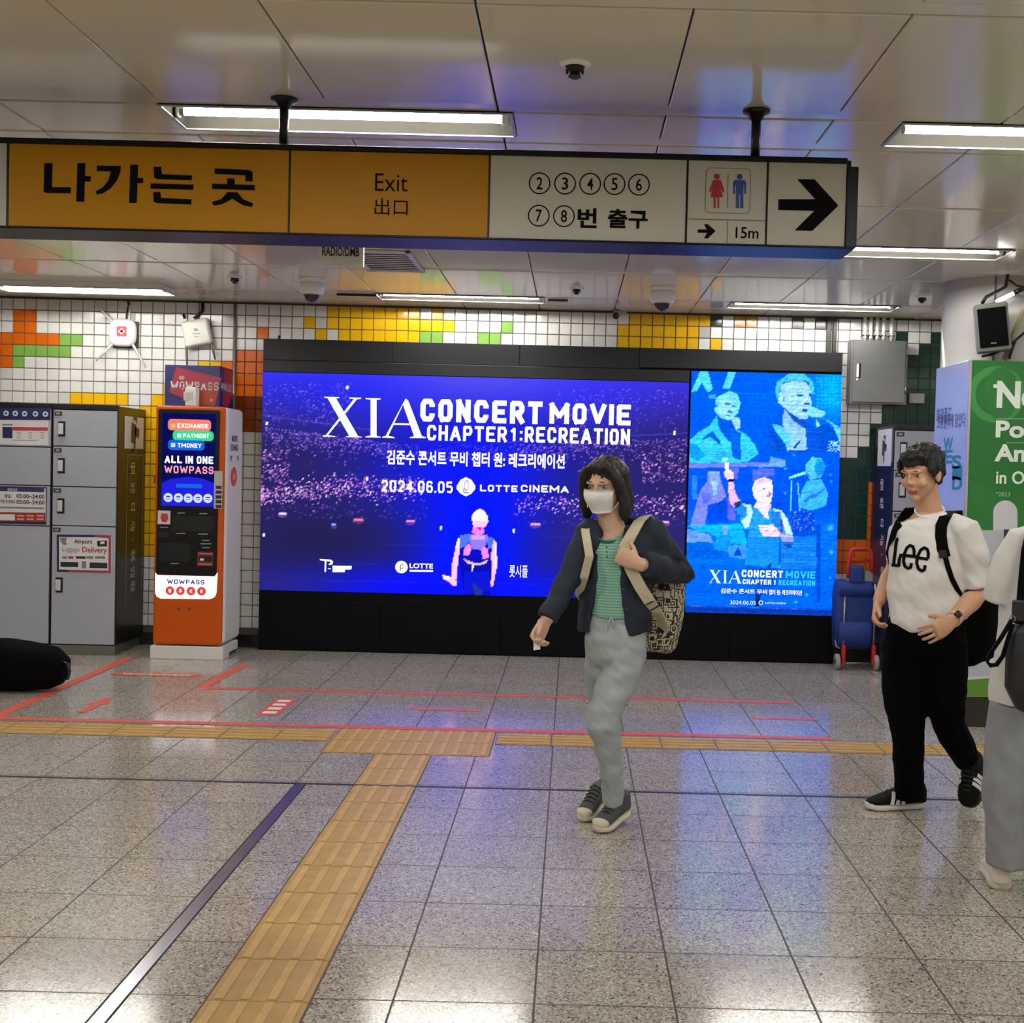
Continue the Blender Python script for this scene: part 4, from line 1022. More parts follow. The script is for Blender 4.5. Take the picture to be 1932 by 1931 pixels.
for px_ in (75, 358):
    c = cpx(px_, 1800); c.z = .062; w = MB(); w.lathe((0, 0, 0), [(.03, -.016), (.058, -.016), (.062, -.01), (.062, .01), (.058, .016), (.03, .016)], 24)
    R_ = Matrix.Rotation(math.pi / 2, 3, 'Y'); q = MB(); q.add([c + R_ @ p for p in w.v], w.f, 0, True); wl = q.build('wheel', mat('wheel_grey', '9b948c', .6), cart)
    q = MB(); q.cyl(c - V3((.018, 0, 0)), c + V3((.018, 0, 0)), .022, 16); q.build('hub', black_plastic, wl)
b = MB(); b.tube([cpx(62, 1650, 9.78), cpx(70, 1700, 9.76), cpx(100, 1715, 9.74)], .008, 8, 0, Y_); b.build('foot', steel, cart)

# ================================================================ BLACK BAG ON THE FLOOR
cloth_black = mat('black_cloth', '030303', .85, spec=.1, var=.2, vscale=25, bump=.3, bscale=150)
b = MB(); Yb = 8.05
pts = [V3((-4.35, Yb + .02, .15)), V3((-4.2, Yb, .165)), V3((-3.8, Yb, .17)), V3((-3.5, Yb, .16)), V3((-3.32, Yb, .145)), V3((-3.24, Yb, .13))]
b.loft(pts, [(.1, .1), (.17, .15), (.19, .168), (.18, .158), (.14, .135), (.075, .085)], Y_, 28, 0, True, .75)
me = voxel(b, .012, 4)
bagf = link_mesh(me, 'duffel_bag', cloth_black, origin=V3((-3.8, Yb, 0)), fold=lambda p, n: .006 * noise.noise(p * 9) if p.z > .03 else 0)
tag(bagf, 'soft black bag lying on the floor in front of the lockers', 'bag')
b = MB(); b.loft([V3((-3.25, Yb - .04, .2)), V3((-3.2, Yb - .06, .19)), V3((-3.185, Yb - .07, .14)), V3((-3.2, Yb - .06, .09)), V3((-3.25, Yb - .05, .085))], [(.02, .006)] * 5, Y_, 10); b.build('handle', black_plastic, bagf)
b = MB(); b.tube([(-4.3, Yb - .15, .23), (-3.8, Yb - .165, .25), (-3.45, Yb - .15, .235), (-3.3, Yb - .1, .2)], .005, 6, 0, Y_); b.build('zip', mat('zip_dark', '141519', .4), bagf)
c = atx(33, 1300, -3.62); b = MB(); b.rect((-3.62, Yb - .186, .095), .028, .016, 0); b.build('tag', mat('tag_grey', '8a8a8a', .5), bagf)

# ================================================================ PILLAR, ADVERT BOX, SPEAKER
pil_m = mat('pillar_enamel', 'd4d2cf', .12, var=.02)
b = MB(); b.cyl((2.745, 8.21, 0), (2.745, 8.21, CEIL_Z + .02), .355, 64)
struct(b.build('pillar', [pil_m]))
b = MB(); an = math.radians(248); b.box(2.745 + .357 * math.cos(an) - .005, 2.745 + .357 * math.cos(an) + .005, 8.21 + .357 * math.sin(an) - .004, 8.21 + .357 * math.sin(an) + .004, 0, CEIL_Z, 0)
struct(b.build('trim_2', [mat('pillar_seam', '55534f', .5)]))
AX0, AX1, AY = 2.382, 3.14, 7.6
ad = thing('advert_box', 'green advert box wrapped around the white pillar, with pale blue side', 'advertisement', (2.76, 7.9, 0))
b = MB(); b.box(AX0 + .006, AX1 - .006, AY + .006, AY + .22, .0, .186, 0, .003); b.box(AX0 + .006, AX0 + .02, AY + .2, 8.3, 0, .186, 0); b.build('base', mat('advert_base', '26241f', .4), ad)
b = MB(); b.box(AX0 + .01, AX1, AY, AY + .02, .188, 2.23, 0, .002); fp = b.build('front_panel', mat('advert_green', '17702a', .35, var=.05, vscale=1.5), ad)
b = MB(); b.box(AX0, AX0 + .012, AY + .012, 8.31, .188, 2.233, 0, .002)
sp = b.build('side_panel', [mat('advert_side', 'aab2e6', .3)], ad)
b = MB(); b.box(AX0 - .006, AX0 + .01, AY - .004, AY + .012, .0, 2.235, 0, .002); b.build('corner_profile', silver, ad)
for n_ in (0,):
    b = MB(); b.box(AX1 - .01, AX1 + .002, AY + .012, 8.31, .188, 2.233, 0); b.build('far_side_panel', mat('advert_side', 'aab2e6', .3), ad)
# front print
ZA = zs(5.677, 1740, 660)
AF = AY - .001
b = MB(); A = lambda pts, mi, d=0.: b.poly([at(x, y, AF - d) for x, y in ZA(pts)], mi)
# two translucent looking loops of lighter green
c = at(*ZA([(795, 480)])[0], AF); b.ring(c, .172, .045, 1, seg=48)
c = at(*ZA([(850, 470)])[0], AF - .0005); b.disc(c, .105, 2, r2=.16, seg=40)
A([(446, 1700), (520, 1400), (1000, 1600), (1400, 1500), (1400, 2300), (430, 2300)], 2, .0003)
def AT(s, x0, y0, x1, y1, mi, bo=.03): b.ptxt(s, *ZA([(x0, y0)])[0], *ZA([(x1, y1)])[0], AF - .0015, mi, bo)
AT('No', 800, 340, 1262, 632, 3, .04); A([(762, 372), (810, 368), (812, 410), (764, 408)], 3, .0015)
AT('Po', 788, 762, 1098, 945, 3, .035); A([(795, 738), (1200, 740), (1200, 746), (795, 744)], 4, .001)
AT('An', 775, 1014, 1108, 1200, 3, .035); A([(900, 996), (1300, 990), (1300, 996), (900, 1002)], 4, .001)
AT('in O', 790, 1300, 1096, 1440, 3, .02)
AT('*2023', 785, 1524, 940, 1572, 4, 0.)
# white bottle shapes low on the panel
def bottle(x0, x1, y0, y1, r, mi, d):
    n = 10; xm = (x0 + x1) / 2; pts = [(x0, y1)] + [(xm - (xm - x0) * math.cos(math.pi * k / n), y0 + r - r * math.sin(math.pi * k / n)) for k in range(n + 1)] + [(x1, y1)]
    A(pts, mi, d)
bottle(760, 1020, 1615, 2000, 130, 5, .0012)
Z5 = zs(4.388, 1780, 960)
A5 = lambda pts, mi, d: b.poly([at(x, y, AF - d) for x, y in Z5(pts)], mi)
A5([(280, 180), (700, 175), (700, 470), (280, 470)], 6, .0014); A5([(500, 172), (548, 172), (546, 330), (498, 330)], 7, .0016); A5([(300, 470), (700, 470), (700, 590), (300, 590)], 8, .0014)
A5([(300, 590), (700, 590), (700, 1290), (300, 1290)], 5, .0013)
A5([(175, 1262), (700, 1250), (700, 1380), (180, 1420)], 5, .0012); A5([(196, 1282), (700, 1270), (700, 1362), (200, 1395)], 6, .0016)
A5([(150, 1410), (700, 1370), (700, 1562), (148, 1562)], 9, .0009)
b.build('print', [navy, mat('advert_green_light', '3c8f43', .35), mat('advert_green_mid', '22752f', .35), mat('advert_white', 'e4efe2', .4), mat('advert_pale_green', '9ccca0', .4), mat('advert_bottle', 'c9ccd2', .35),
                  mat('advert_bottle_shade', 'b3b8c0', .35), mat('advert_black', '2a3230', .4), mat('advert_sage', '9dbba9', .4), mat('advert_grass', '5d8a32', .4)], fp)
# side print: slanted lines of small type and a teal word
b = MB(); sx = AX0 - .0012
def side_txt(s, px, py, w, h, mi, bo=.02, sl=.0):
    c = atx(px, py, AX0); b.txt(s, (sx, c.y, c.z), w, h, mi, V3((0, -1, 0)), V3((0, -sl, 1)), bo)
side_txt('화장품도', 1781, 784, .34, .1, 0); side_txt('고정밀하게 담았다', 1794, 795, .6, .09, 0)
for s, px, py in (('W', 1789, 838), ('E', 1789, 862), ('S', 1805, 872), ('I', 1806, 893), ('D', 1806, 912)):
    side_txt(s, px, py, .2, .085, 1, .03)
b.build('side_print', [mat('advert_ink', '5f63a0', .5), mat('advert_teal', '1f86a8', .5)], sp)
b = None
# speaker hung in front of the pillar
c = at(1872, 619, 7.68)
t = thing('wall_speaker', 'small grey loudspeaker with black grille hung on the white pillar', 'speaker', (c.x, 7.75, c.z))
R_ = Matrix.Rotation(math.radians(-7), 3, 'Y') @ Matrix.Rotation(math.radians(-14), 3, 'Z')
def rb(mb_args, mi=0, bev=.008):
    q = MB(); q.box(*mb_args, 0, bev, 3); r = MB(); r.add([c + R_ @ p for p in q.v], q.f, mi); return r
rb((-.098, .098, -.05, .09, -.148, .148), 0, .014).build('enclosure', mat('speaker_grey', '6b6a68', .45), t)
rb((-.083, .083, -.058, -.048, -.118, .118), 0, .006).build('grille', mat('speaker_grille', '060608', .8, spec=.1, bump=.4, bscale=600), t)
q = MB(); q.add([c + R_ @ V3(p) for p in ((-.02, -.0592, -.1), (.012, -.0592, -.1), (.012, -.0592, -.092), (-.02, -.0592, -.092))], [(0, 1, 2, 3)]); q.build('badge', mat('badge_grey', '77777a', .4), t)
b = MB(); b.box(c.x + .09, c.x + .115, 7.72, 7.86, c.z - .09, c.z + .06, 0, .004); b.box(c.x - .03, c.x + .1, 7.76, 7.86, c.z - .02, c.z + .02, 0, .004); b.build('bracket', black_metal, t)
pc = lambda x, y, Y: at(1640 + x / 6.44, 480 + y / 6.44, Y)
rod_cable('cable', [(pc(1675, 290, 7.83).x, 7.82, CEIL_Z), pc(1660, 390, 7.8), pc(1600, 430, 7.79), pc(1420, 520, 7.8), pc(1370, 600, 7.8)], .011, black_plastic, 'black cable drooping from the ceiling to the loudspeaker')
rod_cable('cable', [pc(1700, 310, 7.84), pc(1790, 380, 7.82), pc(1900, 400, 7.82)], .006, black_plastic, 'thin black cable crossing the pillar top beside the small strip lamp')
rod_cable('cable', [pc(1370, 1240, 7.7), pc(1480, 1220, 7.72), pc(1650, 1150, 7.72), pc(1760, 1060, 7.74), pc(1900, 940, 7.76)], .008, black_plastic, 'black cable looping under the loudspeaker towards the right edge')
q = MB(); q.tube([pc(1640, 1280, 7.74), pc(1760, 960, 7.76), pc(1900, 620, 7.78), pc(1960, 450, 7.79)], .017, 12, 0, Y_); tag(q.build('beige_pipe', mat('beige_pipe', 'b3a684', .4)), 'slanted beige pipe beside the loudspeaker on the pillar', 'pipe')
q = MB(); q.tube([pc(1700, 1270, 7.72), pc(1740, 1150, 7.73), pc(1780, 1040, 7.74)], .008, 10, 0, Y_); tag(q.build('cable', dark_grey), 'short dark cable beside the beige pipe above the green advert', 'cable')
t = thing('strip_lamp', 'short lit strip lamp sticking out at a slant above the loudspeaker', 'lamp', pc(1660, 520, 7.78))
q = MB(); q.cyl(pc(1540, 580, 7.78), pc(1760, 470, 7.76), .012, 14); q.build('tube', emat('strip_lamp_light', 'ffffff', 6.), t)
q = MB(); q.cyl(pc(1755, 472, 7.76), pc(1880, 410, 7.75), .016, 12); q.build('holder', black_plastic, t)
q = MB(); q.box(pc(1760, 470, 7.78).x, pc(1790, 440, 7.78).x, 7.75, 7.87, pc(1760, 480, 7.78).z, pc(1760, 440, 7.78).z, 0, .004); q.build('arm', black_metal, t)
# ================================================================ PICTURES ON THE LED SCREENS (one vertex per LED dot)
class Img:
    """coarse picture drawn from flat shapes; coordinates are those of the shapes' own frame, mapped to the screen"""
    def __init__(s, nx, ny, tl, tr, bl, bg):
        s.nx, s.ny = nx, ny
        u, v = np.meshgrid((np.arange(nx) + .5) / nx, (np.arange(ny) + .5) / ny)
        s.x = tl[0] + (tr[0] - tl[0]) * u + (bl[0] - tl[0]) * v
        s.y = tl[1] + (tr[1] - tl[1]) * u + (bl[1] - tl[1]) * v
        s.u, s.v = u, v
        s.a = np.zeros((ny, nx, 3)); s.a[:] = np.array(bg)
    def put(s, msk, col, al=1.):
        col = np.array(col, float); w = (msk.astype(float) * al)[..., None]
        s.a = s.a * (1 - w) + col * w
    def poly(s, pts, col, al=1., t=None):
        if t: pts = t(pts)
        x, y = s.x, s.y; ins = np.zeros(x.shape, bool); n = len(pts)
        for i in range(n):
            x1, y1 = pts[i]; x2, y2 = pts[(i + 1) % n]
            c = ((y1 > y) != (y2 > y))
            with np.errstate(divide='ignore', invalid='ignore'):
                xi = (x2 - x1) * (y - y1) / (y2 - y1 + 1e-12) + x1
            ins ^= c & (x < xi)
        s.put(ins, col, al)
    def ell(s, cx, cy, rx, ry, col, al=1., soft=0.):
        d = ((s.x - cx) / rx) ** 2 + ((s.y - cy) / ry) ** 2
        if soft: w = np.clip(np.exp(-d * 1.5), 0, 1)
        else: w = (d <= 1).astype(float)
        s.put(w, col, al)
    def line(s, x1, y1, x2, y2, w, col, al=1.):
        L = math.hypot(x2 - x1, y2 - y1) + 1e-9; nx, ny = -(y2 - y1) / L * w / 2, (x2 - x1) / L * w / 2
        s.poly([(x1 + nx, y1 + ny), (x2 + nx, y2 + ny), (x2 - nx, y2 - ny), (x1 - nx, y1 - ny)], col, al)
    def object(s, name, x0, x1, z0, z1, Y, mt, parent):
        a = np.clip(s.a, 0, 1); a = np.where(a <= .04045, a / 12.92, ((a + .055) / 1.055) ** 2.4)
        xs = np.linspace(x0, x1, s.nx); zs_ = np.linspace(z1, z0, s.ny)
        gx, gz = np.meshgrid(xs, zs_); org = world_origin(parent)
        co = np.stack([gx - org.x, np.full_like(gx, Y - org.y), gz - org.z], -1).reshape(-1, 3)
        id_ = np.arange(s.nx * s.ny).reshape(s.ny, s.nx)
        f = np.stack([id_[1:, :-1], id_[1:, 1:], id_[:-1, 1:], id_[:-1, :-1]], -1).reshape(-1, 4)
        me = bpy.data.meshes.new(name); me.from_pydata(co.tolist(), [], f.tolist())
        at_ = me.color_attributes.new('picture', 'FLOAT_COLOR', 'POINT')
        at_.data.foreach_set('color', np.concatenate([a.reshape(-1, 3), np.ones((s.nx * s.ny, 1))], 1).astype(np.float32).ravel())
        me.materials.append(mt); me.update()
        o = bpy.data.objects.new(name, me); C.objects.link(o); o.parent = parent
        return o
def led_material():
    M = bpy.data.materials.new('led_picture'); M.use_nodes = True
    nt = M.node_tree; N = nt.nodes; N.remove(N['Principled BSDF'])
    e = N.new('ShaderNodeEmission'); a = N.new('ShaderNodeAttribute'); a.attribute_name = 'picture'
    nt.links.new(a.outputs['Color'], e.inputs['Color']); e.inputs['Strength'].default_value = LED_STRENGTH
    nt.links.new(e.outputs[0], N['Material Output'].inputs['Surface'])
    return M
led_m = led_material()
led_white = emat('led_white_letters', 'fdfcff', 1.15)
rp = random.Random(5)
# ---- wide screen: concert hall seen from the stage
im = Img(404, 206, (38, 168), (1885, 212), (22, 1110), (.13, .12, .36))
X, Yv, U, Vv = im.x, im.y, im.u, im.v
def g(cx, cy, rx, ry): return np.exp(-(((X - cx) / rx) ** 2 + ((Yv - cy) / ry) ** 2))
im.put(np.clip(1 - (Yv - 170) / 330, 0, 1), (.24, .22, .94), .95)
im.put(g(1000, 200, 420, 130), (.40, .36, .80), .75)
im.put(g(330, 260, 420, 130), (.12, .14, .92), .7); im.put(g(1500, 270, 380, 120), (.17, .15, .88), .6)
im.put(g(80, 640, 420, 330), (.15, .12, .34), .85); im.put(g(1850, 640, 330, 330), (.16, .12, .38), .75)
im.put(g(930, 600, 430, 300), (.07, .10, .90), .95)
im.put(g(300, 900, 420, 160), (.12, .11, .28), .9); im.put(g(1600, 900, 330, 170), (.17, .15, .42), .7)
im.put(g(960, 860, 190, 330), (.02, .06, .90), .8)
im.put(g(960, 950, 250, 260), (.0, .09, .98), .8); im.put(g(900, 1110, 700, 60), (.03, .08, .92), .7); im.put(g(760, 1090, 560, 95), (.03, .06, .95), .85)
im.put(g(120, 1080, 300, 60), (.16, .14, .46), .6)
for k in range(26):
    y = 170 + rp.random() * 940; x = rp.random() * 1500; im.line(x, y, x + 150 + rp.random() * 400, y + 6, 5, (.25, .22, .9), .18)
im.line(40, 355, 520, 420, 5, (.33, .27, .75), .6); im.line(1100, 470, 1880, 430, 5, (.33, .27, .75), .5)
def dots(n, fx, fy, cols, lo, hi, r=(1.6, 2.6)):
    for _ in range(n):
        x, y = fx(), fy()
        if callable(y): y = y(x)
        c = rp.choice(cols); q = rp.uniform(*r)
        ix = int(np.clip((x - 38) / 1847 * im.nx, 0, im.nx - 1)); yy = y - 44 * (x - 38) / 1847
        iy = int(np.clip((yy - 168) / 942 * im.ny, 0, im.ny - 1)); al = rp.uniform(lo, hi)
        im.a[iy, ix] = im.a[iy, ix] * (1 - al) + np.array(c) * al
        if q > 2.2 and ix + 1 < im.nx: im.a[iy, ix + 1] = im.a[iy, ix + 1] * (1 - al * .8) + np.array(c) * al * .8
        if q > 2.45 and iy + 1 < im.ny: im.a[iy + 1, ix] = im.a[iy + 1, ix] * (1 - al * .7) + np.array(c) * al * .7
lil = [(.62, .45, .95), (.75, .5, .95), (.5, .4, .95), (.85, .6, 1.)]
pk = [(.98, .75, 1.), (.9, .5, .9), (1., .9, 1.), (.8, .45, .85), (.7, .4, .85)]
U_ = rp.uniform
dots(520, lambda: U_(50, 620), lambda: (lambda x: 400 + .12 * x + abs(rp.gauss(0, 1)) * 45), lil, .2, .7)
dots(500, lambda: U_(1150, 1880), lambda: (lambda x: 480 - .04 * (x - 1150) + abs(rp.gauss(0, 1)) * 45), lil, .2, .7)
dots(350, lambda: U_(45, 420), lambda: U_(215, 400), lil, .1, .5); dots(320, lambda: U_(1300, 1880), lambda: U_(240, 430), lil, .1, .45)
dots(260, lambda: U_(560, 1260), lambda: U_(480, 545), lil, .1, .45)
dots(150, lambda: U_(40, 160), lambda: U_(500, 640), pk, .3, .8); dots(160, lambda: U_(1690, 1880), lambda: U_(520, 640), pk, .3, .8)
dots(720, lambda: 30 + 720 * rp.random() ** 1.15, lambda: (lambda x: 690 - .05 * x + .00009 * (x - 380) ** 2 + rp.gauss(0, 26)), pk, .45, 1.)
dots(380, lambda: 1880 - 740 * rp.random() ** 1.2, lambda: (lambda x: 740 + rp.gauss(0, 24)), pk, .4, 1.)
dots(90, lambda: U_(60, 760), lambda: U_(740, 800), [(.35, .25, .75)], .4, .8, (2.3, 2.6)); dots(60, lambda: U_(1150, 1860), lambda: U_(780, 830), [(.35, .25, .75)], .4, .8, (2.3, 2.6))
for x, y, w, c in ((125, 777, 34, (.9, .8, .9)), (455, 803, 40, (.95, .45, .6)), (680, 810, 36, (.95, .5, .7)), (1222, 822, 42, (.95, .6, .8)), (1785, 815, 34, (.95, .6, .9)), (348, 826, 20, (.5, .6, 1.))):
    im.line(x - w / 2, y, x + w / 2, y, 9, c, .95); im.ell(x, y + 6, w * .6, 12, c, .25)
for x, y in ((405, 235), (58, 390), (492, 630), (1822, 430), (812, 840), (1130, 852), (45, 870)): im.ell(x, y, 5, 9, (.9, .92, 1.), .95)
# the singer from behind
K = lambda pts: [((820 + x / 9.656 - 480) * 2.3, (930 + y / 9.656 - 630) * 2.3) for x, y in pts]
wh, pn, mg = (1., .95, 1.), (1., .72, .98), (.98, .45, .95)
im.poly([(500, 740), (640, 712), (920, 712), (1100, 790), (1150, 900), (1060, 1500), (1040, 1850), (560, 1850), (480, 1300), (400, 980)], (.03, .05, .62), .95, K)
im.poly([(480, 760), (640, 730), (660, 860), (600, 940), (480, 1000)], (.27, .42, .95), 1, K); im.poly([(960, 840), (1020, 790), (1100, 820), (1080, 1000), (1000, 1010)], (.27, .42, .95), 1, K)
im.poly([(640, 735), (980, 740), (990, 830), (930, 960), (880, 1030), (700, 1000), (660, 860)], (.52, .45, .98), 1, K); im.poly([(680, 760), (940, 770), (920, 850), (690, 840)], (.78, .62, 1.), .9, K)
im.poly([(660, 900), (690, 1000), (640, 1130), (540, 1120), (560, 980)], (1., .5, .9), 1, K); im.poly([(900, 960), (980, 1000), (1010, 1160), (900, 1200), (870, 1060)], (.95, .5, .98), 1, K)
im.poly([(680, 1080), (880, 1060), (860, 1150), (700, 1160)], (.02, .05, .75), 1, K)
im.poly([(530, 1180), (700, 1250), (860, 1260), (980, 1200), (970, 1260), (820, 1310), (640, 1280)], (.85, .7, 1.), 1, K); im.poly([(690, 1290), (730, 1290), (720, 1400), (690, 1410)], wh, .9, K)
im.poly([(480, 780), (420, 880), (330, 1300), (330, 1560), (420, 1560), (440, 1250), (480, 960)], pn, 1, K); im.poly([(440, 800), (410, 980), (440, 1000), (480, 860)], wh, 1, K)
im.poly([(1090, 830), (1150, 900), (1150, 1350), (1080, 1690), (1030, 1680), (1060, 1480), (1050, 1100)], pn, 1, K); im.poly([(1130, 900), (1150, 960), (1140, 1380), (1110, 1300)], wh, 1, K)
im.poly([(160, 1480), (280, 1500), (340, 1540), (430, 1600), (420, 1680), (350, 1680), (300, 1610), (170, 1540)], pn, 1, K); im.poly([(165, 1480), (290, 1510), (290, 1570), (170, 1540)], wh, 1, K)
im.poly([(720, 600), (900, 600), (920, 720), (800, 760), (690, 710)], mg, 1, K)
im.poly([(690, 470), (700, 390), (780, 300), (840, 280), (900, 310), (980, 410), (990, 510), (940, 610), (840, 640), (730, 600)], wh, 1, K); im.poly([(700, 490), (990, 490), (950, 600), (840, 640), (740, 600)], pn, 1, K); im.poly([(780, 600), (880, 610), (840, 690)], (.55, 0, .75), .8, K)
im.poly([(560, 1420), (1020, 1420), (1060, 1760), (560, 1820)], (.05, .1, .85), .6, K); im.poly([(700, 1600), (900, 1780), (860, 1850), (760, 1850)], (.15, .2, .5), .9, K)
disp = im.object('main_display', -2.482, .903, .482, 2.218, BY - .003, led_m, board)
# lettering of the wide screen
LYY = BY - .006
b = MB()
def lt(s, x0, y0, x1, y1, bo=.02, w=3.167): b.ptxt(s, 600 + x0 / w, 740 + y0 / w, 600 + x1 / w, 740 + y1 / w, LYY, 0, bo)
def lb(s, x0, y0, x1, y1, wt=.23, w=3.167): b.pblock(s, 600 + x0 / w, 740 + y0 / w, 600 + x1 / w, 740 + y1 / w, LYY, 0, wt)
ZL = zs(3.167, 600, 740); LP = lambda pts: b.ppoly(ZL(pts), LYY, 0)
# XIA, thin and thick strokes with serifs
LP([(38, 28), (128, 30), (128, 36), (108, 38), (240, 264), (262, 268), (262, 272), (170, 270), (170, 264), (186, 262), (58, 38), (38, 34)])
LP([(186, 32), (258, 34), (258, 40), (232, 44), (60, 258), (104, 264), (104, 268), (28, 266), (28, 260), (48, 256), (214, 42), (186, 38)])
LP([(284, 36), (374, 38), (374, 44), (350, 48), (350, 262), (374, 268), (374, 273), (282, 271), (282, 266), (314, 260), (314, 46), (284, 42)])
LP([(524, 38), (540, 52), (620, 262), (644, 270), (644, 276), (548, 275), (548, 270), (574, 264), (508, 76), (420, 262), (452, 268), (460, 276), (384, 273), (384, 267), (404, 262)])
LP([(450, 186), (560, 188), (562, 198), (446, 196)])
lb('CONCERT', 612, 48, 1340, 184); lb('MOVIE', 1384, 70, 1868, 194)
lb('CHAPTER', 652, 202, 1128, 294, .19); lb('1:', 1150, 212, 1222, 294, .19); lb('RECREATION', 1236, 214, 1864, 308, .19)
lt('김준수 콘서트 무비 챕터 원: 레크리에이션', 410, 358, 1474, 446, .03)
lb('2024.06.05', 378, 530, 806, 600, .17)
LP([(884, 508), (916, 524), (940, 560), (940, 580), (916, 608), (884, 624), (852, 608), (828, 580), (828, 560), (852, 524)])
lb('LOTTE', 968, 556, 1192, 596, .24); lb('CINEMA', 1212, 558, 1498, 600, .24)
Z4 = zs(4.6, 590, 1040); L4 = lambda pts: b.ppoly(Z4(pts), LYY, 0)
L4([(62, 68), (160, 76), (178, 92), (170, 118), (140, 124), (140, 110), (156, 104), (150, 92), (118, 90), (116, 182), (102, 182), (104, 88), (62, 80)])
L4([(172, 128), (340, 130), (336, 160), (280, 164), (278, 184), (172, 184)]); L4([(132, 150), (156, 150), (156, 158), (132, 158)])
c = at(590 + 770 / 4.6, 1040 + 140 / 4.6, LYY); b.disc(c, .05, 0)
b.ptxt('LOTTE', 590 + 840 / 4.6, 1040 + 108 / 4.6, 590 + 1044 / 4.6, 1040 + 152 / 4.6, LYY, 0, .03); L4([(840, 164), (1044, 166), (1044, 182), (840, 180)])
b.ptxt('롯시플', 590 + 1706 / 4.6, 1040 + 122 / 4.6, 590 + 1866 / 4.6, 1040 + 230 / 4.6, LYY, 0, .01)
b.build('lettering', led_white, disp)
b = MB(); c = at(600 + 884 / 3.167, 740 + 566 / 3.167, LYY - .0012); b.ring(c + V3((.004, 0, .01)), .042, .008, 0, V3((.45, 0, .12)), Z_); b.rect(c + V3((-.016, 0, -.03)), .008, .03, 0)
b.rect(c + V3((.006, 0, -.046)), .036, .008, 0)
c = at(590 + 770 / 4.6, 1040 + 140 / 4.6, LYY - .0012); b.ring(c + V3((.004, 0, .005)), .022, .006, 0, V3((.62, 0, .1)), Z_); b.rect(c + V3((-.009, 0, -.008)), .007, .05, 0)
b.build('emblem', emat('led_emblem_grey', '6f78c8', .9), disp)
# ---- upright poster screen
im = Img(150, 240, (75, 190), (966, 206), (38, 1610), (.0, .33, .98))      # frame of the 3.115x enlargement with origin (1280, 640)
X, Yv, U, Vv = im.x, im.y, im.u, im.v
im.put(np.clip((Vv - .35) / .3, 0, 1), (.0, .28, .88), .8); im.put(g(520, 330, 300, 200), (.0, .38, 1.), .6)
im.put(np.clip((Vv - .55) / .1, 0, 1), (.02, .46, .98), .7); im.put(np.clip((Vv - .74) / .1, 0, 1), (.0, .36, .92), .8); im.put(np.clip((Vv - .965) / .012, 0, 1), (.05, .18, .6), .85)
im.put(g(900, 300, 110, 180), (.0, .75, 1.), .75)
PA = lambda pts: [((1285 + x / 6.133 - 1280) * 3.115, (690 + y / 6.133 - 640) * 3.115) for x, y in pts]
PB = lambda pts: [((1285 + x / 6.035 - 1280) * 3.115, (850 + y / 6.035 - 640) * 3.115) for x, y in pts]
cy, cy2, pale, dk, lav, dkb = (.18, .74, 1.), (.30, .80, .98), (.55, .80, 1.), (.03, .30, .78), (.45, .50, 1.), (.0, .16, .55)
im.poly([(120, 310), (230, 60), (310, 60), (365, 270), (340, 310), (305, 310), (240, 200), (190, 300)], cy2, 1, PA); im.poly([(480, 270), (555, 60), (645, 60), (565, 270)], cy2, 1, PA)
im.poly([(320, 345), (400, 345), (400, 390), (330, 390)], (.2, .7, 1.), .8, PA)
for i in range(9):
    for j in range(8):
        x, y = 1570 + j * 46, 140 + i * 40; im.poly([(x, y), (x + 22, y - 4), (x + 22, y + 14), (x, y + 18)], (.1, .68, 1.), .9, PA)
# upper left figure
im.poly([(100, 1130), (110, 860), (200, 780), (330, 700), (420, 580), (520, 700), (640, 740), (760, 800), (860, 920), (900, 1020), (760, 1120)], cy, 1, PA)
im.poly([(420, 590), (640, 640), (640, 860), (560, 880), (470, 780), (430, 690)], (.0, .33, .85), 1, PA); im.poly([(560, 720), (690, 780), (700, 1100), (600, 1060)], (.02, .36, .85), 1, PA)
im.poly([(230, 870), (360, 760), (450, 860), (470, 930), (340, 830)], (.0, .3, .75), .9, PA); im.poly([(110, 900), (200, 930), (280, 1040), (200, 1110), (110, 1060)], (.0, .55, .95), .8, PA)
im.poly([(400, 380), (560, 300), (650, 330), (690, 440), (660, 560), (560, 640), (460, 610), (390, 530)], (.40, .80, .98), 1, PA); im.poly([(430, 400), (560, 390), (640, 470), (620, 560), (540, 630), (460, 590), (430, 500)], (.55, .84, .98), .9, PA)
for q in ([(500, 430), (570, 445), (570, 465), (500, 450)], [(590, 460), (640, 470), (640, 490), (590, 480)], [(545, 520), (600, 530), (590, 560), (540, 550)], [(520, 570), (580, 575), (570, 595), (520, 590)], [(390, 460), (420, 455), (415, 490), (392, 490)]): im.poly(q, (.08, .40, .72), .9, PA)
im.poly([(570, 600), (680, 600), (690, 730), (640, 740), (600, 660)], pale, 1, PA)
for k in range(4): im.poly([(410, 1000 + k * 26), (520, 990 + k * 26), (520, 1000 + k * 26), (410, 1012 + k * 26)], (.05, .4, .8), .7, PA)
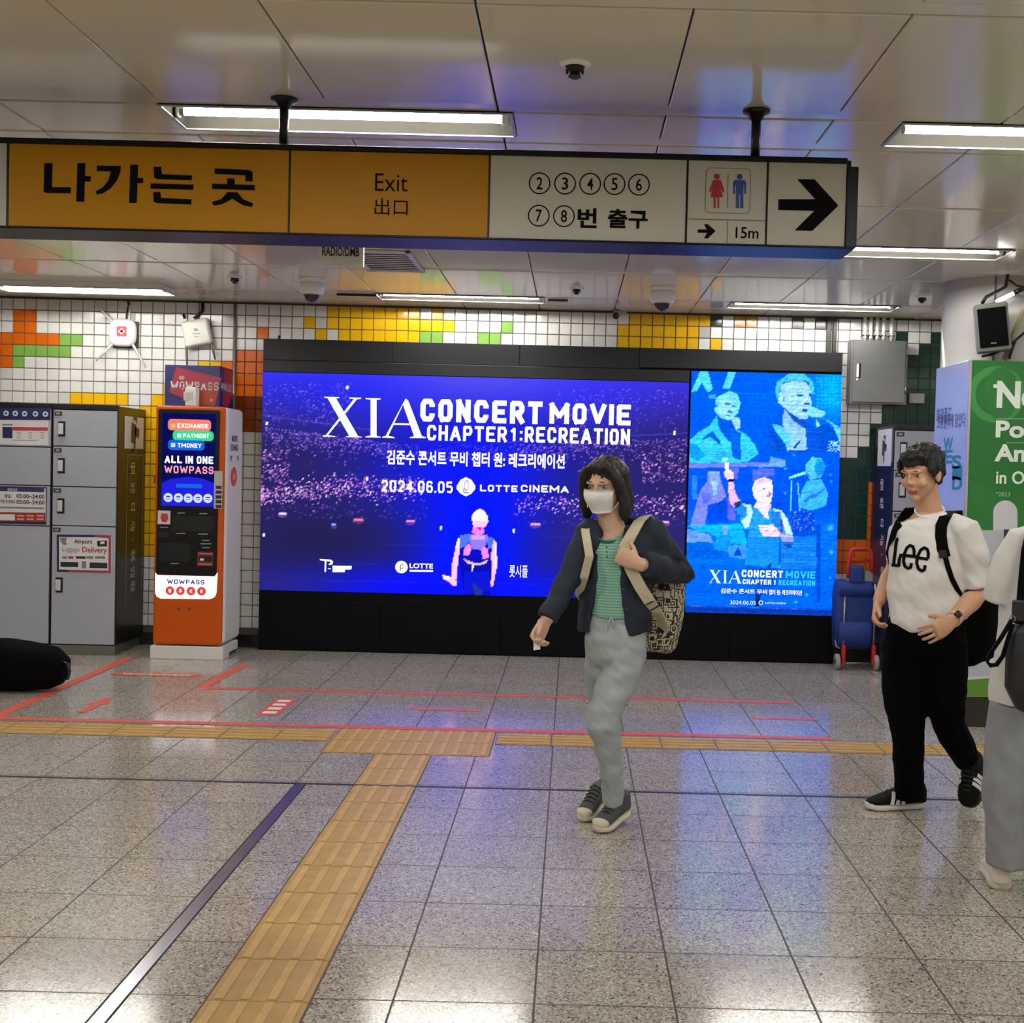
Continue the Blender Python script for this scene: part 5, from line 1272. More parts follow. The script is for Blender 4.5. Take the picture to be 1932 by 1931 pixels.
# upper right portrait
im.poly([(1000, 700), (1180, 640), (1300, 560), (1460, 640), (1560, 720), (1830, 700), (1850, 1000), (1000, 990)], dk, .9, PA)
im.poly([(1090, 300), (1110, 190), (1260, 90), (1420, 90), (1530, 190), (1545, 330), (1500, 320), (1470, 200), (1300, 180), (1170, 200), (1130, 330), (1180, 400), (1110, 380)], (.25, .73, 1.), 1, PA)
im.poly([(1160, 220), (1300, 180), (1460, 190), (1500, 300), (1510, 480), (1460, 620), (1390, 620), (1260, 540), (1190, 480), (1120, 420), (1140, 340)], (.58, .79, 1.), 1, PA)
im.poly([(1190, 500), (1300, 600), (1440, 710), (1460, 970), (1230, 980), (1180, 680)], (.52, .74, 1.), 1, PA); im.poly([(1060, 680), (1160, 690), (1290, 850), (1240, 940), (1100, 760)], (.30, .75, 1.), 1, PA); im.poly([(1010, 750), (1060, 760), (1200, 940), (1130, 980)], (.0, .28, .72), 1, PA)
for q in ([(1330, 330), (1420, 335), (1410, 365), (1350, 355)], [(1480, 310), (1510, 330), (1500, 360), (1478, 345)], [(1420, 430), (1490, 430), (1480, 460), (1430, 450)], [(1400, 505), (1460, 500), (1460, 540), (1410, 530)], [(1190, 360), (1200, 420), (1180, 410)], [(1420, 170), (1480, 190), (1480, 240)], [(1290, 950), (1380, 860), (1390, 880), (1320, 960)]): im.poly(q, (.05, .26, .62), .95, PA)
im.poly([(1200, 500), (1260, 540), (1460, 690), (1450, 740), (1300, 640)], (.03, .3, .72), .9, PA)
im.poly([(1460, 480), (1540, 480), (1680, 540), (1640, 590), (1520, 600), (1470, 560)], (.45, .8, 1.), 1, PA); im.poly([(1560, 600), (1660, 770), (1620, 770), (1560, 680)], pale, 1, PA)
im.poly([(1650, 600), (1860, 720), (1850, 900), (1760, 690)], (.35, .8, 1.), .95, PA); im.poly([(1590, 700), (1700, 660), (1820, 860), (1700, 940), (1560, 900)], (.0, .30, .78), 1, PA)
for _ in range(60):
    x, y = rp.uniform(1700, 1850), rp.uniform(860, 990); im.ell(*PA([(x, y)])[0], 4, 4, (.6, .9, 1.), .8)
# band, left lilac figure, right figure with microphone stand
im.poly([(90, 150), (1190, 130), (1190, 170), (90, 205)], lav, .9, PB); im.poly([(1020, 70), (1190, 110), (1190, 180), (880, 190), (1010, 150)], (.4, .62, 1.), .9, PB); im.poly([(820, 210), (1060, 210), (1060, 290), (900, 300), (820, 370)], (.38, .42, .98), .85, PB); im.poly([(560, 200), (660, 200), (650, 320), (560, 340)], (.5, .45, 1.), .7, PB)
im.poly([(110, 860), (220, 460), (300, 360), (310, 250), (440, 250), (460, 360), (520, 520), (380, 640), (300, 720), (270, 860)], lav, 1, PB); im.poly([(310, 240), (440, 240), (450, 360), (400, 420), (320, 360)], (.5, .62, 1.), 1, PB)
im.poly([(300, 620), (500, 580), (560, 640), (560, 820), (300, 820)], (.0, .27, .85), .95, PB); im.poly([(240, 480), (330, 480), (360, 560), (250, 640)], (.3, .4, .95), .8, PB); im.poly([(350, 350), (420, 350), (410, 500), (370, 520)], (.55, .75, 1.), .8, PB); im.poly([(530, 540), (620, 560), (620, 800), (540, 800)], (.42, .38, .95), .8, PB)
im.poly([(130, 280), (180, 280), (190, 560), (130, 560)], (.25, .55, 1.), .6, PB)
im.poly([(1340, 640), (1380, 460), (1440, 340), (1600, 320), (1680, 480), (1660, 620), (1500, 680)], (.22, .68, .98), 1, PB); im.poly([(1420, 160), (1500, 70), (1600, 80), (1650, 180), (1600, 300), (1480, 330), (1420, 250)], (.30, .73, .98), 1, PB); im.poly([(1560, 80), (1650, 150), (1620, 260), (1560, 300), (1520, 200)], (.06, .55, .92), 1, PB)
im.poly([(1230, 300), (1420, 230), (1440, 260), (1240, 322)], (.5, .85, 1.), 1, PB); im.line(*PB([(1262, 340)])[0], *PB([(1258, 680)])[0], 6, (.4, .85, 1.)); im.line(*PB([(1335, 360)])[0], *PB([(1360, 680)])[0], 6, (.4, .8, 1.))
for q in ([(1400, 560), (1500, 480), (1520, 500), (1420, 600)], [(1480, 520), (1640, 420), (1650, 440), (1500, 560)], [(1420, 250), (1470, 260), (1460, 300), (1420, 300)]): im.poly(q, (.05, .4, .8), .7, PB)
im.poly([(1250, 700), (1520, 690), (1540, 960), (1290, 970)], (.02, .25, .78), .8, PB)
for _ in range(50):
    x, y = rp.uniform(1270, 1530), rp.uniform(690, 900); im.ell(*PB([(x, y)])[0], 4, 5, rp.choice([(.4, .8, 1.), (.5, .45, 1.), (0, .15, .6)]), .8)
# lower left street scene
im.poly([(80, 860), (700, 830), (720, 900), (760, 1060), (560, 1060), (300, 930), (200, 920)], (.05, .66, 1.), 1, PB); im.poly([(70, 900), (200, 920), (330, 960), (370, 1050), (70, 1050)], (.40, .60, 1.), .9, PB)
im.poly([(60, 1050), (330, 1040), (360, 1110), (540, 1240), (60, 1240)], (.0, .35, .85), .9, PB); im.poly([(380, 1060), (420, 980), (470, 940), (460, 860), (550, 850), (560, 940), (580, 1000), (560, 1160), (380, 1120)], (.05, .55, .95), 1, PB); im.poly([(470, 850), (550, 860), (540, 950), (480, 950)], (.35, .65, 1.), 1, PB)
im.poly([(550, 1080), (760, 1060), (750, 1240), (550, 1210)], (.25, .6, 1.), .8, PB); im.poly([(600, 1200), (650, 1100), (710, 1200)], (.0, .27, .8), 1, PB)
# central singer with raised arm
im.poly([(690, 620), (820, 640), (1000, 640), (1160, 720), (1250, 900), (1290, 980), (1280, 1090), (1200, 1100), (1140, 1040), (1140, 1340), (970, 1330), (740, 1300), (780, 900), (730, 880), (680, 800)], (.13, .58, .95), 1, PB)
im.poly([(770, 980), (1130, 980), (1120, 1310), (960, 1340), (760, 1290)], (.05, .50, 1.), .8, PB); im.poly([(980, 1330), (1030, 1270), (1040, 1300), (1010, 1345)], (.0, .2, .5), 1, PB)
im.poly([(1120, 980), (1145, 990), (1140, 1300), (1118, 1290)], (.0, .28, .7), .8, PB)
im.poly([(690, 600), (800, 620), (820, 700), (780, 860), (740, 890), (690, 800), (760, 740), (750, 650)], (.72, .92, .98), 1, PB); im.poly([(600, 660), (670, 540), (710, 610), (760, 650), (700, 760), (650, 720)], (.13, .50, .85), 1, PB); im.poly([(1040, 650), (1150, 680), (1220, 780), (1280, 960), (1200, 940), (1150, 760)], (.75, .93, 1.), 1, PB)
skin = (.96, .80, .96)
im.poly([(540, 340), (600, 350), (620, 480), (680, 590), (610, 650), (560, 600), (540, 450)], (.88, .68, .98), 1, PB); im.poly([(600, 600), (680, 570), (690, 620), (630, 660)], (.0, .1, .35), .8, PB)
im.poly([(490, 240), (560, 220), (600, 260), (600, 330), (540, 340), (500, 300)], skin, 1, PB); im.poly([(540, 325), (610, 330), (600, 362), (545, 355)], (.0, .08, .3), 1, PB); im.poly([(500, 140), (545, 140), (550, 240), (510, 240)], (.93, .97, 1.), 1, PB); im.ell(*PB([(502, 105)])[0], 16, 14, (.55, .95, .85), 1.)
im.poly([(880, 560), (1020, 560), (1030, 640), (960, 760), (880, 660), (830, 650)], (.93, .84, .97), 1, PB); im.poly([(900, 650), (980, 650), (1010, 780), (970, 760)], (.9, .86, 1.), 1, PB)
im.poly([(820, 420), (850, 340), (950, 300), (1040, 350), (1050, 470), (1030, 580), (950, 600), (870, 560), (825, 510)], (.97, .86, .96), 1, PB); im.poly([(860, 340), (950, 300), (1040, 340), (1000, 370), (900, 380), (850, 460), (825, 460)], (.90, .78, .92), 1, PB)
for q in ([(930, 425), (965, 425), (965, 445), (930, 445)], [(1000, 470), (1030, 480), (1030, 510), (1010, 500)], [(970, 505), (1030, 505), (1020, 530), (975, 525)]): im.poly(q, (.55, .45, .75), .9, PB)
im.poly([(890, 850), (1060, 840), (1140, 940), (1120, 980), (940, 970), (900, 900)], skin, 1, PB)
for k in range(3): im.line(*PB([(890, 872 + k * 32)])[0], *PB([(1000, 880 + k * 30)])[0], 3, (.3, .5, .9), .7)
im.poly([(1130, 940), (1280, 970), (1290, 1040), (1160, 1030)], (.85, .65, .95), 1, PB); im.poly([(1140, 1030), (1290, 1040), (1270, 1100), (1220, 1110)], (.0, .12, .35), 1, PB)
im.poly([(1030, 700), (1140, 690), (1150, 860), (1080, 880), (1030, 800)], (.10, .45, .8), .9, PB); im.poly([(1140, 780), (1165, 790), (1165, 940), (1140, 930)], (.3, .15, .6), .9, PB)
# steps, post, glows
im.poly([(1140, 980), (1560, 980), (1560, 1340), (1140, 1340)], (.10, .50, .95), .45, PB)
for k in range(14): im.line(*PB([(1150, 1000 + k * 26)])[0], *PB([(1560, 1004 + k * 26)])[0], 2.5, (.2, .6, 1.), .5)
im.poly([(1545, 840), (1600, 840), (1600, 1720), (1560, 1720)], (.0, .25, .75), .8, PB)
for x, y, r in ((1710, 870, 22), (1720, 1150, 14), (1290, 50, 8), (1190, 205, 8), (1190, 480, 9), (1705, 270, 8), (1715, 345, 7), (1440, 1640, 12), (1320, 1720, 12), (1500, 1180, 10), (1710, 1440, 8)): im.ell(*PB([(x, y)])[0], r, r, (.25, .8, 1.), .8, 1)
im.poly([(740, 1290), (1140, 1340), (1080, 1560), (960, 1560), (880, 1760), (860, 1760), (850, 1560)], (.0, .27, .7), .4, PB); im.poly([(860, 1640), (920, 1640), (890, 1780), (850, 1780)], (.0, .1, .3), .8, PB)
for _ in range(40):
    y = rp.uniform(0, 1); x = rp.uniform(0, .8); yy = 190 + 1420 * y; xx = 60 + 890 * x; im.line(xx, yy, xx + rp.uniform(60, 260), yy + 3, 3, (.1, .6, 1.), .22)
rs = np.random.RandomState(4); nz_ = rs.normal(0, 1, (im.ny, im.nx)); nz_ = (nz_ + np.roll(nz_, 1, 1) + np.roll(nz_, 1, 0) + np.roll(nz_, 2, 1)) / 2
row = rs.normal(0, 1, (im.ny, 1)); im.a = np.clip(im.a * (1 + .07 * nz_ + .04 * row)[..., None], 0, 1)
pdisp = im.object('poster_display', .92, 2.117, .388, 2.31, BY - .003, led_m, board)
b = MB()
ZP = zs(6.035, 1285, 850); PP = lambda pts: b.ppoly(ZP(pts), LYY, 0)
def pt(s, x0, y0, x1, y1, bo=.02, mi=0): b.ptxt(s, 1285 + x0 / 6.035, 850 + y0 / 6.035, 1285 + x1 / 6.035, 850 + y1 / 6.035, LYY, mi, bo)
def pb(s, x0, y0, x1, y1, wt=.22): b.pblock(s, 1285 + x0 / 6.035, 850 + y0 / 6.035, 1285 + x1 / 6.035, 850 + y1 / 6.035, LYY, 0, wt)
def xia(f):
    s = lambda pts: PP([(316 + (x - 28) * f, 1362 + (y - 28) * f * 1.02) for x, y in pts])
    s([(38, 28), (128, 30), (108, 38), (240, 264), (262, 272), (170, 270), (186, 262), (58, 38)]); s([(186, 32), (258, 34), (232, 44), (60, 258), (104, 268), (28, 266), (48, 256), (214, 42)])
    s([(284, 36), (374, 38), (350, 48), (350, 262), (374, 273), (282, 271), (314, 260), (314, 46)]); s([(524, 38), (540, 52), (620, 262), (644, 276), (548, 275), (574, 264), (508, 76), (420, 262), (460, 276), (384, 273), (404, 262)]); s([(450, 186), (560, 188), (562, 200), (446, 198)])
xia(.61)
pb('CONCERT', 690, 1366, 1160, 1448); pb('CHAPTER 1', 700, 1472, 1080, 1528)
pt('김준수 콘서트 무비', 452, 1578, 980, 1634, .02); pt('챕터 원: 레크리에이션', 1000, 1590, 1376, 1650, .02)
pt('2024.06.05', 556, 1712, 850, 1756, 0.); pt('LOTTE CINEMA', 960, 1730, 1200, 1752, 0.); b.ring(at(1285 + 908 / 6.035, 850 + 1736 / 6.035, LYY), .018, .005)
b.build('lettering', led_white, pdisp)
b = MB(); pb('MOVIE', 1192, 1376, 1528, 1460); pb('RECREATION', 1110, 1480, 1526, 1540); b.build('cyan_lettering', emat('led_cyan_letters', '35d5ff', 1.0), pdisp)
b = MB()
for q in ([(112, 1768), (240, 1772), (240, 1780), (112, 1776)], [(506, 1776), (630, 1778), (630, 1785), (506, 1783)], [(800, 1788), (888, 1790), (888, 1797), (800, 1795)], [(1050, 1792), (1066, 1792), (1066, 1808), (1050, 1807)], [(1082, 1792), (1100, 1792), (1100, 1810), (1082, 1808)], [(1256, 1802), (1320, 1804), (1318, 1814), (1258, 1812)]): PP(q)
b.build('credit_line', emat('led_emblem_grey', '6f78c8', .9), pdisp)
# ================================================================ PEOPLE
from mathutils.bvhtree import BVHTree
skin_m = mat('skin', 'cc9c7c', .5, var=.05, vscale=10); skin_pale = mat('skin_pale', 'd0a68c', .5, var=.05, vscale=10)
lip_m = mat('lips', 'a8625a', .45); brow_m = mat('eyebrow', '3a2d26', .7); hair_m = mat('hair_black', '0d0c0d', .45, bump=.5, bscale=90, stretch=(3, 3, .6))
hair_b = mat('hair_dark_brown', '171012', .45, bump=.5, bscale=90, stretch=(3, 3, .6)); eye_w = mat('eye_white', 'b9b2a9', .3); iris_m = mat('iris', '1d120c', .2)
def frame(F, U=Z_):
    F = V3(F).normalized(); R = F.cross(V3(U)).normalized(); U2 = R.cross(F).normalized()
    return R, F, U2
def head(mb, Cn, F, U=Z_, s=1., neck=None):
    """closed shells of a head; local axes right, forward, up; s=1 gives 0.225 m from chin to crown"""
    R, Fv, Uv = frame(F, U)
    M3 = Matrix((R, Fv, Uv)).transposed()
    def e(c, r): mb.ell(V3(Cn) + M3 @ (V3(c) * s), tuple(x * s for x in r), 0, M3)
    e((0, -.018, .03), (.074, .092, .083)); e((0, .018, -.03), (.060, .07, .072)); e((0, .03, -.06), (.045, .05, .045)); e((0, .062, -.092), (.024, .022, .02))
    e((0, .075, .022), (.05, .018, .012)); e((0, .094, -.021), (.0105, .013, .012)); e((0, .088, -.004), (.008, .014, .024))
    for q in (-1, 1):
        e((q * .076, -.006, -.008), (.010, .02, .031)); e((q * .036, .062, -.03), (.023, .020, .022)); e((q * .009, .091, -.027), (.008, .009, .008))
    e((0, .0835, -.058), (.023, .010, .0055)); e((0, .082, -.067), (.02, .010, .006))
    if neck is not None:
        a = V3(Cn) + M3 @ (V3((0, -.02, -.05)) * s)
        mb.loft([a, a.lerp(V3(neck), .5), V3(neck), V3(neck) + (V3(neck) - a) * .3], [.052 * s, .05 * s, .056 * s, .07 * s], R, 18)
    return M3
def face_mat(Cn, M3, s):
    """index of the material of a piece of skin: 0 skin, 1 lips, 2 eyebrows"""
    inv = M3.transposed()
    def fn(p):
        q = inv @ (p - V3(Cn)) / s
        if q.y < .055 or abs(q.x) > .06 or q.z < -.11: return 0
        if abs(q.x) < .022 and -.074 < q.z < -.0525 and q.y > .074: return 1
        return 0
    return fn
def eyes(parent, Cn, M3, s):
    for q in (-1, 1):
        b = MB(); c = V3(Cn) + M3 @ (V3((q * .031, .0715, .004)) * s)
        b.ell(c, (.0105 * s, .0105 * s, .0052 * s), 0, M3, 14, 10); b.ell(c + M3 @ V3((0, .0072 * s, 0)), (.0052 * s, .0045 * s, .0048 * s), 1, M3, 12, 8)
        b.build('eye', [eye_w, iris_m], parent)
        b = MB(); b.tube([V3(Cn) + M3 @ (V3((q * x, y, z)) * s) for x, y, z in ((.014, .089, .0245), (.026, .0885, .0265), (.038, .082, .025), (.047, .072, .0205))], [.0018 * s, .0028 * s, .0026 * s, .0012 * s], 6, 0, Z_)
        b.build('eyebrow', brow_m, parent)
def hand(mb, w, D, N, S, curl=(.5, .5, .4), spread=.05, s=1., thumb=(.55, .7, .35)):
    """w wrist, D towards knuckles, N out of the palm, S towards the thumb"""
    D = V3(D).normalized(); S = V3(S); S = (S - D * S.dot(D)).normalized(); Nn = D.cross(S); N = Nn if Nn.dot(V3(N)) > 0 else -Nn
    w = V3(w)
    mb.loft([w - D * .03 * s, w, w + D * .03 * s, w + D * .065 * s, w + D * .09 * s, w + D * .098 * s],
            [(.026 * s, .019 * s), (.028 * s, .019 * s), (.037 * s, .0165 * s), (.041 * s, .014 * s), (.039 * s, .0125 * s), (.034 * s, .009 * s)], S, 18)
    for k, (o, L, r) in enumerate(((.0295, .073, .0088), (.0098, .081, .009), (-.0098, .075, .0086), (-.0285, .059, .0076))):
        d = (D + S * spread * (1.5 - k)).normalized(); p = w + D * .078 * s + S * o * s; a = 0; pts = [p - d * .02 * s, p]
        rr = [r * s * .95, r * s]
        for q, f in zip(curl, (.46, .30, .24)):
            a += q * (1 + .06 * k); v = d * math.cos(a) + N * math.sin(a); p = p + v * L * f * s; pts.append(p); rr.append(rr[-1] * .93)
        pts.append(p + v * .004 * s); rr.append(rr[-1] * .6)
        mb.loft(pts, rr, S, 12)
    t = (D * thumb[0] + S * thumb[1] + N * thumb[2]).normalized(); p = w + D * .022 * s + S * .022 * s
    t2 = (t + D * .5).normalized()
    mb.loft([p - t * .012 * s, p + t * .02 * s, p + t * .046 * s, p + t * .046 * s + t2 * .028 * s, p + t * .046 * s + t2 * .035 * s], [.0135 * s, .0125 * s, .0102 * s, .0088 * s, .005 * s], N, 12)
def arm(mb, sh, el, wr, r=(.048, .04, .036, .026)):
    sh, el, wr = V3(sh), V3(el), V3(wr)
    mb.loft([sh, sh.lerp(el, .5), el, el.lerp(wr, .35), wr], [r[0], r[1] * 1.02, r[1] * .95, r[2] * 1.06, r[3]], Y_, 16)
def leg(mb, hp, kn, an, r=(.075, .055, .05, .035)):
    hp, kn, an = V3(hp), V3(kn), V3(an)
    mb.loft([hp, hp.lerp(kn, .5), kn, kn.lerp(an, .35), an], [r[0], r[0] * .85, r[1], r[2], r[3]], X_, 16)
def shoe(parent, toe, heel, wid, up, sole, cap=None, lace=None, stripe=None, lift=0., ht=.1, ankle=.045, thick=.03):
    toe, heel = V3(toe), V3(heel); d = toe - heel; L = d.length; d.normalize(); s_ = V3((d.y, -d.x, 0)).normalized(); u = s_.cross(d).normalized()
    P = lambda x, y, z: heel + d * (x * L) + s_ * y + u * z
    h = wid / 2
    st = ((0, .45), (.02, .66), (.08, .8), (.2, .86), (.4, .82), (.58, .92), (.75, 1.), (.88, .88), (.96, .62), (1.0, .3))
    b = MB(); b.loft([P(t, 0, thick / 2 + (.006 if t > .9 else 0)) for t, w in st], [(w * h, thick / 2) for t, w in st], s_, 20, 0, True, .55); so = b
    b = MB()
    b.loft([P(t, 0, z) for t, z, a, c in ((.005, .055, .4, .03), (.04, .058, .7, .036), (.2, .062, .78, .046), (.4, .058, .76, .044), (.58, .05, .84, .033), (.75, .042, .92, .024), (.9, .036, .8, .017), (.985, .032, .4, .008))],
           [(a * h, c) for t, z, a, c in ((.005, .055, .4, .03), (.04, .058, .7, .036), (.2, .062, .78, .046), (.4, .058, .76, .044), (.58, .05, .84, .033), (.75, .042, .92, .024), (.9, .036, .8, .017), (.985, .032, .4, .008))], s_, 22)
    b.loft([P(.2, 0, .05), P(.18, 0, .085), P(.17, 0, ht)], [(.75 * h, .058), (.78 * h, .056), (.76 * h, .053)], s_, 18)
    b.loft([P(.07, 0, .03), P(.06, 0, .08), P(.08, 0, ht * .92)], [(.66 * h, .045), (.68 * h, .042), (.66 * h, .035)], s_, 18)
    q = link_mesh(voxel(b, .005, 3), 'shoe', up, parent)
    so.build('sole', sole, q)
    if cap:
        b = MB(); b.loft([P(t, 0, z) for t, z, a, c in ((.84, .042, .7, .012), (.88, .04, .86, .02), (.95, .036, .66, .018), (1.0, .032, .3, .01))], [(a * h, c) for t, z, a, c in ((.84, .042, .7, .012), (.88, .04, .88, .021), (.95, .036, .68, .019), (1.0, .032, .34, .011))], s_, 20); b.build('toe_cap', cap, q)
    if lace:
        b = MB()
        for k in range(5):
            t = .36 + k * .085; z = .106 - k * .0085; b.tube([P(t, -.028, z - .012), P(t + .01, 0, z + .004), P(t, .028, z - .012)], .0045, 6, 0, u)
        b.build('laces', lace, q)
    if stripe:
        for sg in (-1, 1):
            b = MB()
            for k in range(3):
                t = .36 + k * .1
                pts = []
                for i in range(5):
                    f = i / 4; x = t + .07 * (1 - f); z = .03 + .055 * f; yy = h * (.86 - .42 * f * f)
                    pts.append(P(x, sg * (yy + .004), z))
                b.ribbon(pts, d, .016, .004)
            b.build('stripes', stripe, q)
    return q
def noise_fold(a, sx, sy, sz, seed=0.):
    return lambda p, n: a * noise.noise(V3((p.x * sx + seed, p.y * sy, p.z * sz))) + a * .5 * noise.noise(V3((p.x * sx * 2.3 + p.z * 9, p.y * sy * 2, p.z * sz * 2.2 + seed)))
def px_levels(Y0, lv):
    """levels (y, x left, x right, depth radius, depth offset) in photo pixels -> centres and radii"""
    pts, rad = [], []
    for y, xl, xr, dep, dy in lv:
        a, b_ = at(xl, y, Y0 + dy), at(xr, y, Y0 + dy); pts.append((a + b_) / 2); rad.append(((b_ - a).length / 2, dep))
    return pts, rad

# ---------------------------------------------------------------- woman in a dark jacket
Yw = 5.17
w_ = lambda x, y, d=0.: at(x, y, Yw + d)
Hc = w_(1141, 918, -.02); HF = V3((-.42, -.9, -.1)); hs = 1.0
neck = w_(1155, 1000, .01)
sR, eR, wR = w_(1112, 1012, -.0), w_(1073, 1092, -.07), w_(1030, 1172, -.16)
sL, eL, wL = w_(1224, 1008, .03), w_(1280, 1082, .1), w_(1204, 1064, -.155)
hipR, knR, anR = w_(1135, 1215, .04), w_(1132, 1335, .1), w_(1148, 1505, .17)
hipL, knL, anL = w_(1185, 1215, .0), w_(1140, 1358, -.12), w_(1158, 1512, .02)
b = MB(); M3 = head(b, Hc, HF, Z_, hs, neck)
pts, rad = px_levels(Yw, [(1000, 1136, 1176, .05, .01), (1012, 1120, 1205, .07, .01), (1050, 1112, 1210, .085, .01), (1120, 1122, 1205, .08, .01), (1170, 1115, 1208, .085, .01), (1215, 1112, 1210, .085, .01)])
b.loft(pts, rad, X_, 20)
arm(b, sR, eR, wR); arm(b, sL, eL, wL); leg(b, hipR, knR, w_(1150, 1505, .17), (.06, .035, .03, .025)); leg(b, hipL, knL, anL, (.07, .05, .045, .03))
hand(b, wR, w_(1006, 1216, -.2) - wR, V3((.6, -.2, -.5)), V3((-.6, -.6, .2)), (.75, .8, .5), .03, .98, (.8, .3, .7))
hand(b, wL, V3((-.9, -.05, .42)), V3((0, 1, 0)), V3((.3, 0, 1)), (1.0, 1.3, .9), .02, .95, (.5, .6, .5))
me = voxel(b, .0042, 2)
woman = link_mesh(me, 'person', [skin_pale, lip_m, brow_m], origin=V3((Hc.x + .05, Yw, 0)), matfn=face_mat(Hc, M3, hs))
tag(woman, 'person in dark jacket and grey trousers wearing a white mask, striding past the wide screen', 'person')
eyes(woman, Hc, M3, hs)
L_ = lambda x, y, z: Hc + M3 @ V3((x * hs, y * hs, z * hs))
b = MB()
b.ell(L_(0, -.03, .045), (.086, .1, .082), 0, M3); b.ell(L_(0, -.055, -.01), (.084, .075, .09), 0, M3); b.ell(L_(0, .05, .085), (.05, .04, .028), 0, M3)
for q in (-1, 1):
    b.loft([L_(q * .045, .05, .085), L_(q * .07, .045, .045), L_(q * .082, .02, -.01), L_(q * .088, -.0, -.07), L_(q * .086, -.01, -.115), L_(q * .09, -.005, -.14)], [(.03, .02), (.026, .022), (.03, .02), (.034, .022), (.03, .022), (.014, .012)], M3 @ Y_, 14)
b.loft([L_(0, -.1, .03), L_(0, -.105, -.05), L_(0, -.095, -.11), L_(0, -.09, -.14)], [(.075, .03), (.085, .035), (.085, .035), (.06, .02)], M3 @ X_, 18)
link_mesh(voxel(b, .006, 2), 'hair', hair_b, woman, fold=noise_fold(.006, 60, 60, 10))
b = MB(); rows = []
for i in range(9):
    v = i / 8; z = -.004 - .098 * v
    for j in range(13):
        u = -1 + j / 6; x = u * (.066 - .02 * v * v)
        y = .119 - .055 * u * u - .018 * (1 - math.sin(math.pi * min(1, v * 1.1 + .15))) - (.02 * v ** 3)
        rows.append(L_(x, y + .006, z))
fs = [(i * 13 + j, i * 13 + j + 1, (i + 1) * 13 + j + 1, (i + 1) * 13 + j) for i in range(8) for j in range(12)]
n0 = len(rows); back = [p - M3 @ V3((0, .004, 0)) for p in rows]
edge = [j for j in range(13)] + [13 * i + 12 for i in range(1, 9)] + [8 * 13 + j for j in range(11, -1, -1)] + [13 * i for i in range(7, 0, -1)]
b.add(rows + back, fs + [tuple(n0 + k for k in reversed(f)) for f in fs] + [(edge[k], edge[(k + 1) % len(edge)], n0 + edge[(k + 1) % len(edge)], n0 + edge[k]) for k in range(len(edge))], 0, True)
for q in (-1, 1):
    for za, zc in ((-.012, .01), (-.085, -.03)): b.tube([L_(q * .058, .045, za), L_(q * .074, .02, (za + zc) / 2), L_(q * .079, .0, zc)], .0016, 6, 0, Z_)
b.build('face_mask', mat('mask_white', 'e6e4e0', .7), woman)
# striped top
def striped():
    M = mat('striped_top', '5f9c85', .8, bump=.15, bscale=300); nt = M.node_tree; N = nt.nodes; L = nt.links
    g_ = N.new('ShaderNodeNewGeometry'); sp_ = N.new('ShaderNodeSeparateXYZ'); L.new(g_.outputs['Position'], sp_.inputs[0])
    a = N.new('ShaderNodeMath'); a.operation = 'MULTIPLY'; a.inputs[1].default_value = 85; L.new(sp_.outputs[2], a.inputs[0])
    f = N.new('ShaderNodeMath'); f.operation = 'FRACT'; L.new(a.outputs[0], f.inputs[0])
    c = N.new('ShaderNodeMath'); c.operation = 'LESS_THAN'; c.inputs[1].default_value = .35; L.new(f.outputs[0], c.inputs[0])
    mx = N.new('ShaderNodeMix'); mx.data_type = 'RGBA'; mx.inputs[6].default_value = (*lin('68a088'), 1); mx.inputs[7].default_value = (*lin('93bba6'), 1)
    L.new(c.outputs[0], mx.inputs[0]); L.new(mx.outputs[2], N['Principled BSDF'].inputs['Base Color'])
    return M
b = MB(); pts, rad = px_levels(Yw, [(1012, 1132, 1184, .06, .0), (1020, 1116, 1204, .085, .0), (1040, 1112, 1212, .1, .0), (1075, 1110, 1212, .108, .0), (1110, 1116, 1208, .104, .0), (1150, 1112, 1208, .106, .0), (1163, 1110, 1208, .108, .0)])
b.loft(pts, rad, X_, 40, 0, True, .85)
top_ = link_mesh(voxel(b, .007, 2), 'shirt', striped(), woman, fold=noise_fold(.006, 18, 18, 7))
b = MB(); nk = [w_(1150 + 24 * math.cos(a), 1011 + 12 * math.sin(a), .0 - .058 * math.sin(a) - .02) for a in [math.pi * 2 * k / 24 for k in range(25)]]
b.tube(nk, .0055, 8, 0, Z_); b.build('neckband', mat('neckband_green', '2f6a56', .8), top_)
b = MB()
for k in range(4): b.disc(w_(1144 + k * .5, 1024 + k * 9, -.117), .004, 0)
b.build('button', mat('button_green', '2d5346', .5), top_)
# jacket: open shell with sleeves
jk = mat('jacket_navy', '152031', .75, var=.15, vscale=20, bump=.25, bscale=250)
lv = [(1002, 1108, 1228, 1128, 1178, .088), (1020, 1100, 1240, 1128, 1176, .112), (1050, 1099, 1240, 1128, 1170, .128), (1085, 1099, 1234, 1126, 1168, .13), (1115, 1096, 1230, 1120, 1172, .13), (1150, 1091, 1230, 1114, 1177, .132), (1172, 1088, 1230, 1111, 1182, .134), (1192, 1086, 1228, 1109, 1185, .135)]
b = MB(); nA = 30; ou, inn = [], []
for y, xl, xr, ol, or_, dep in lv:
    A_, B_ = w_(xl, y, .02), w_(xr, y, .02); cc = (A_ + B_) / 2; a = (B_ - A_).length / 2
    fr_ = max(-.98, min(.98, (w_(or_, y, -.1).x - cc.x) / a)); fl_ = max(-.98, min(.98, (w_(ol, y, -.1).x - cc.x) / a))
    p0, p1 = -math.acos(fr_), 2 * math.pi - math.acos(fl_)
    for k in range(nA + 1):
        ph = p0 + (p1 - p0) * k / nA
        for lst, sh in ((ou, 0.), (inn, .016)): lst.append(cc + V3(((a - sh) * math.cos(ph), (dep - sh) * math.sin(ph), 0)))
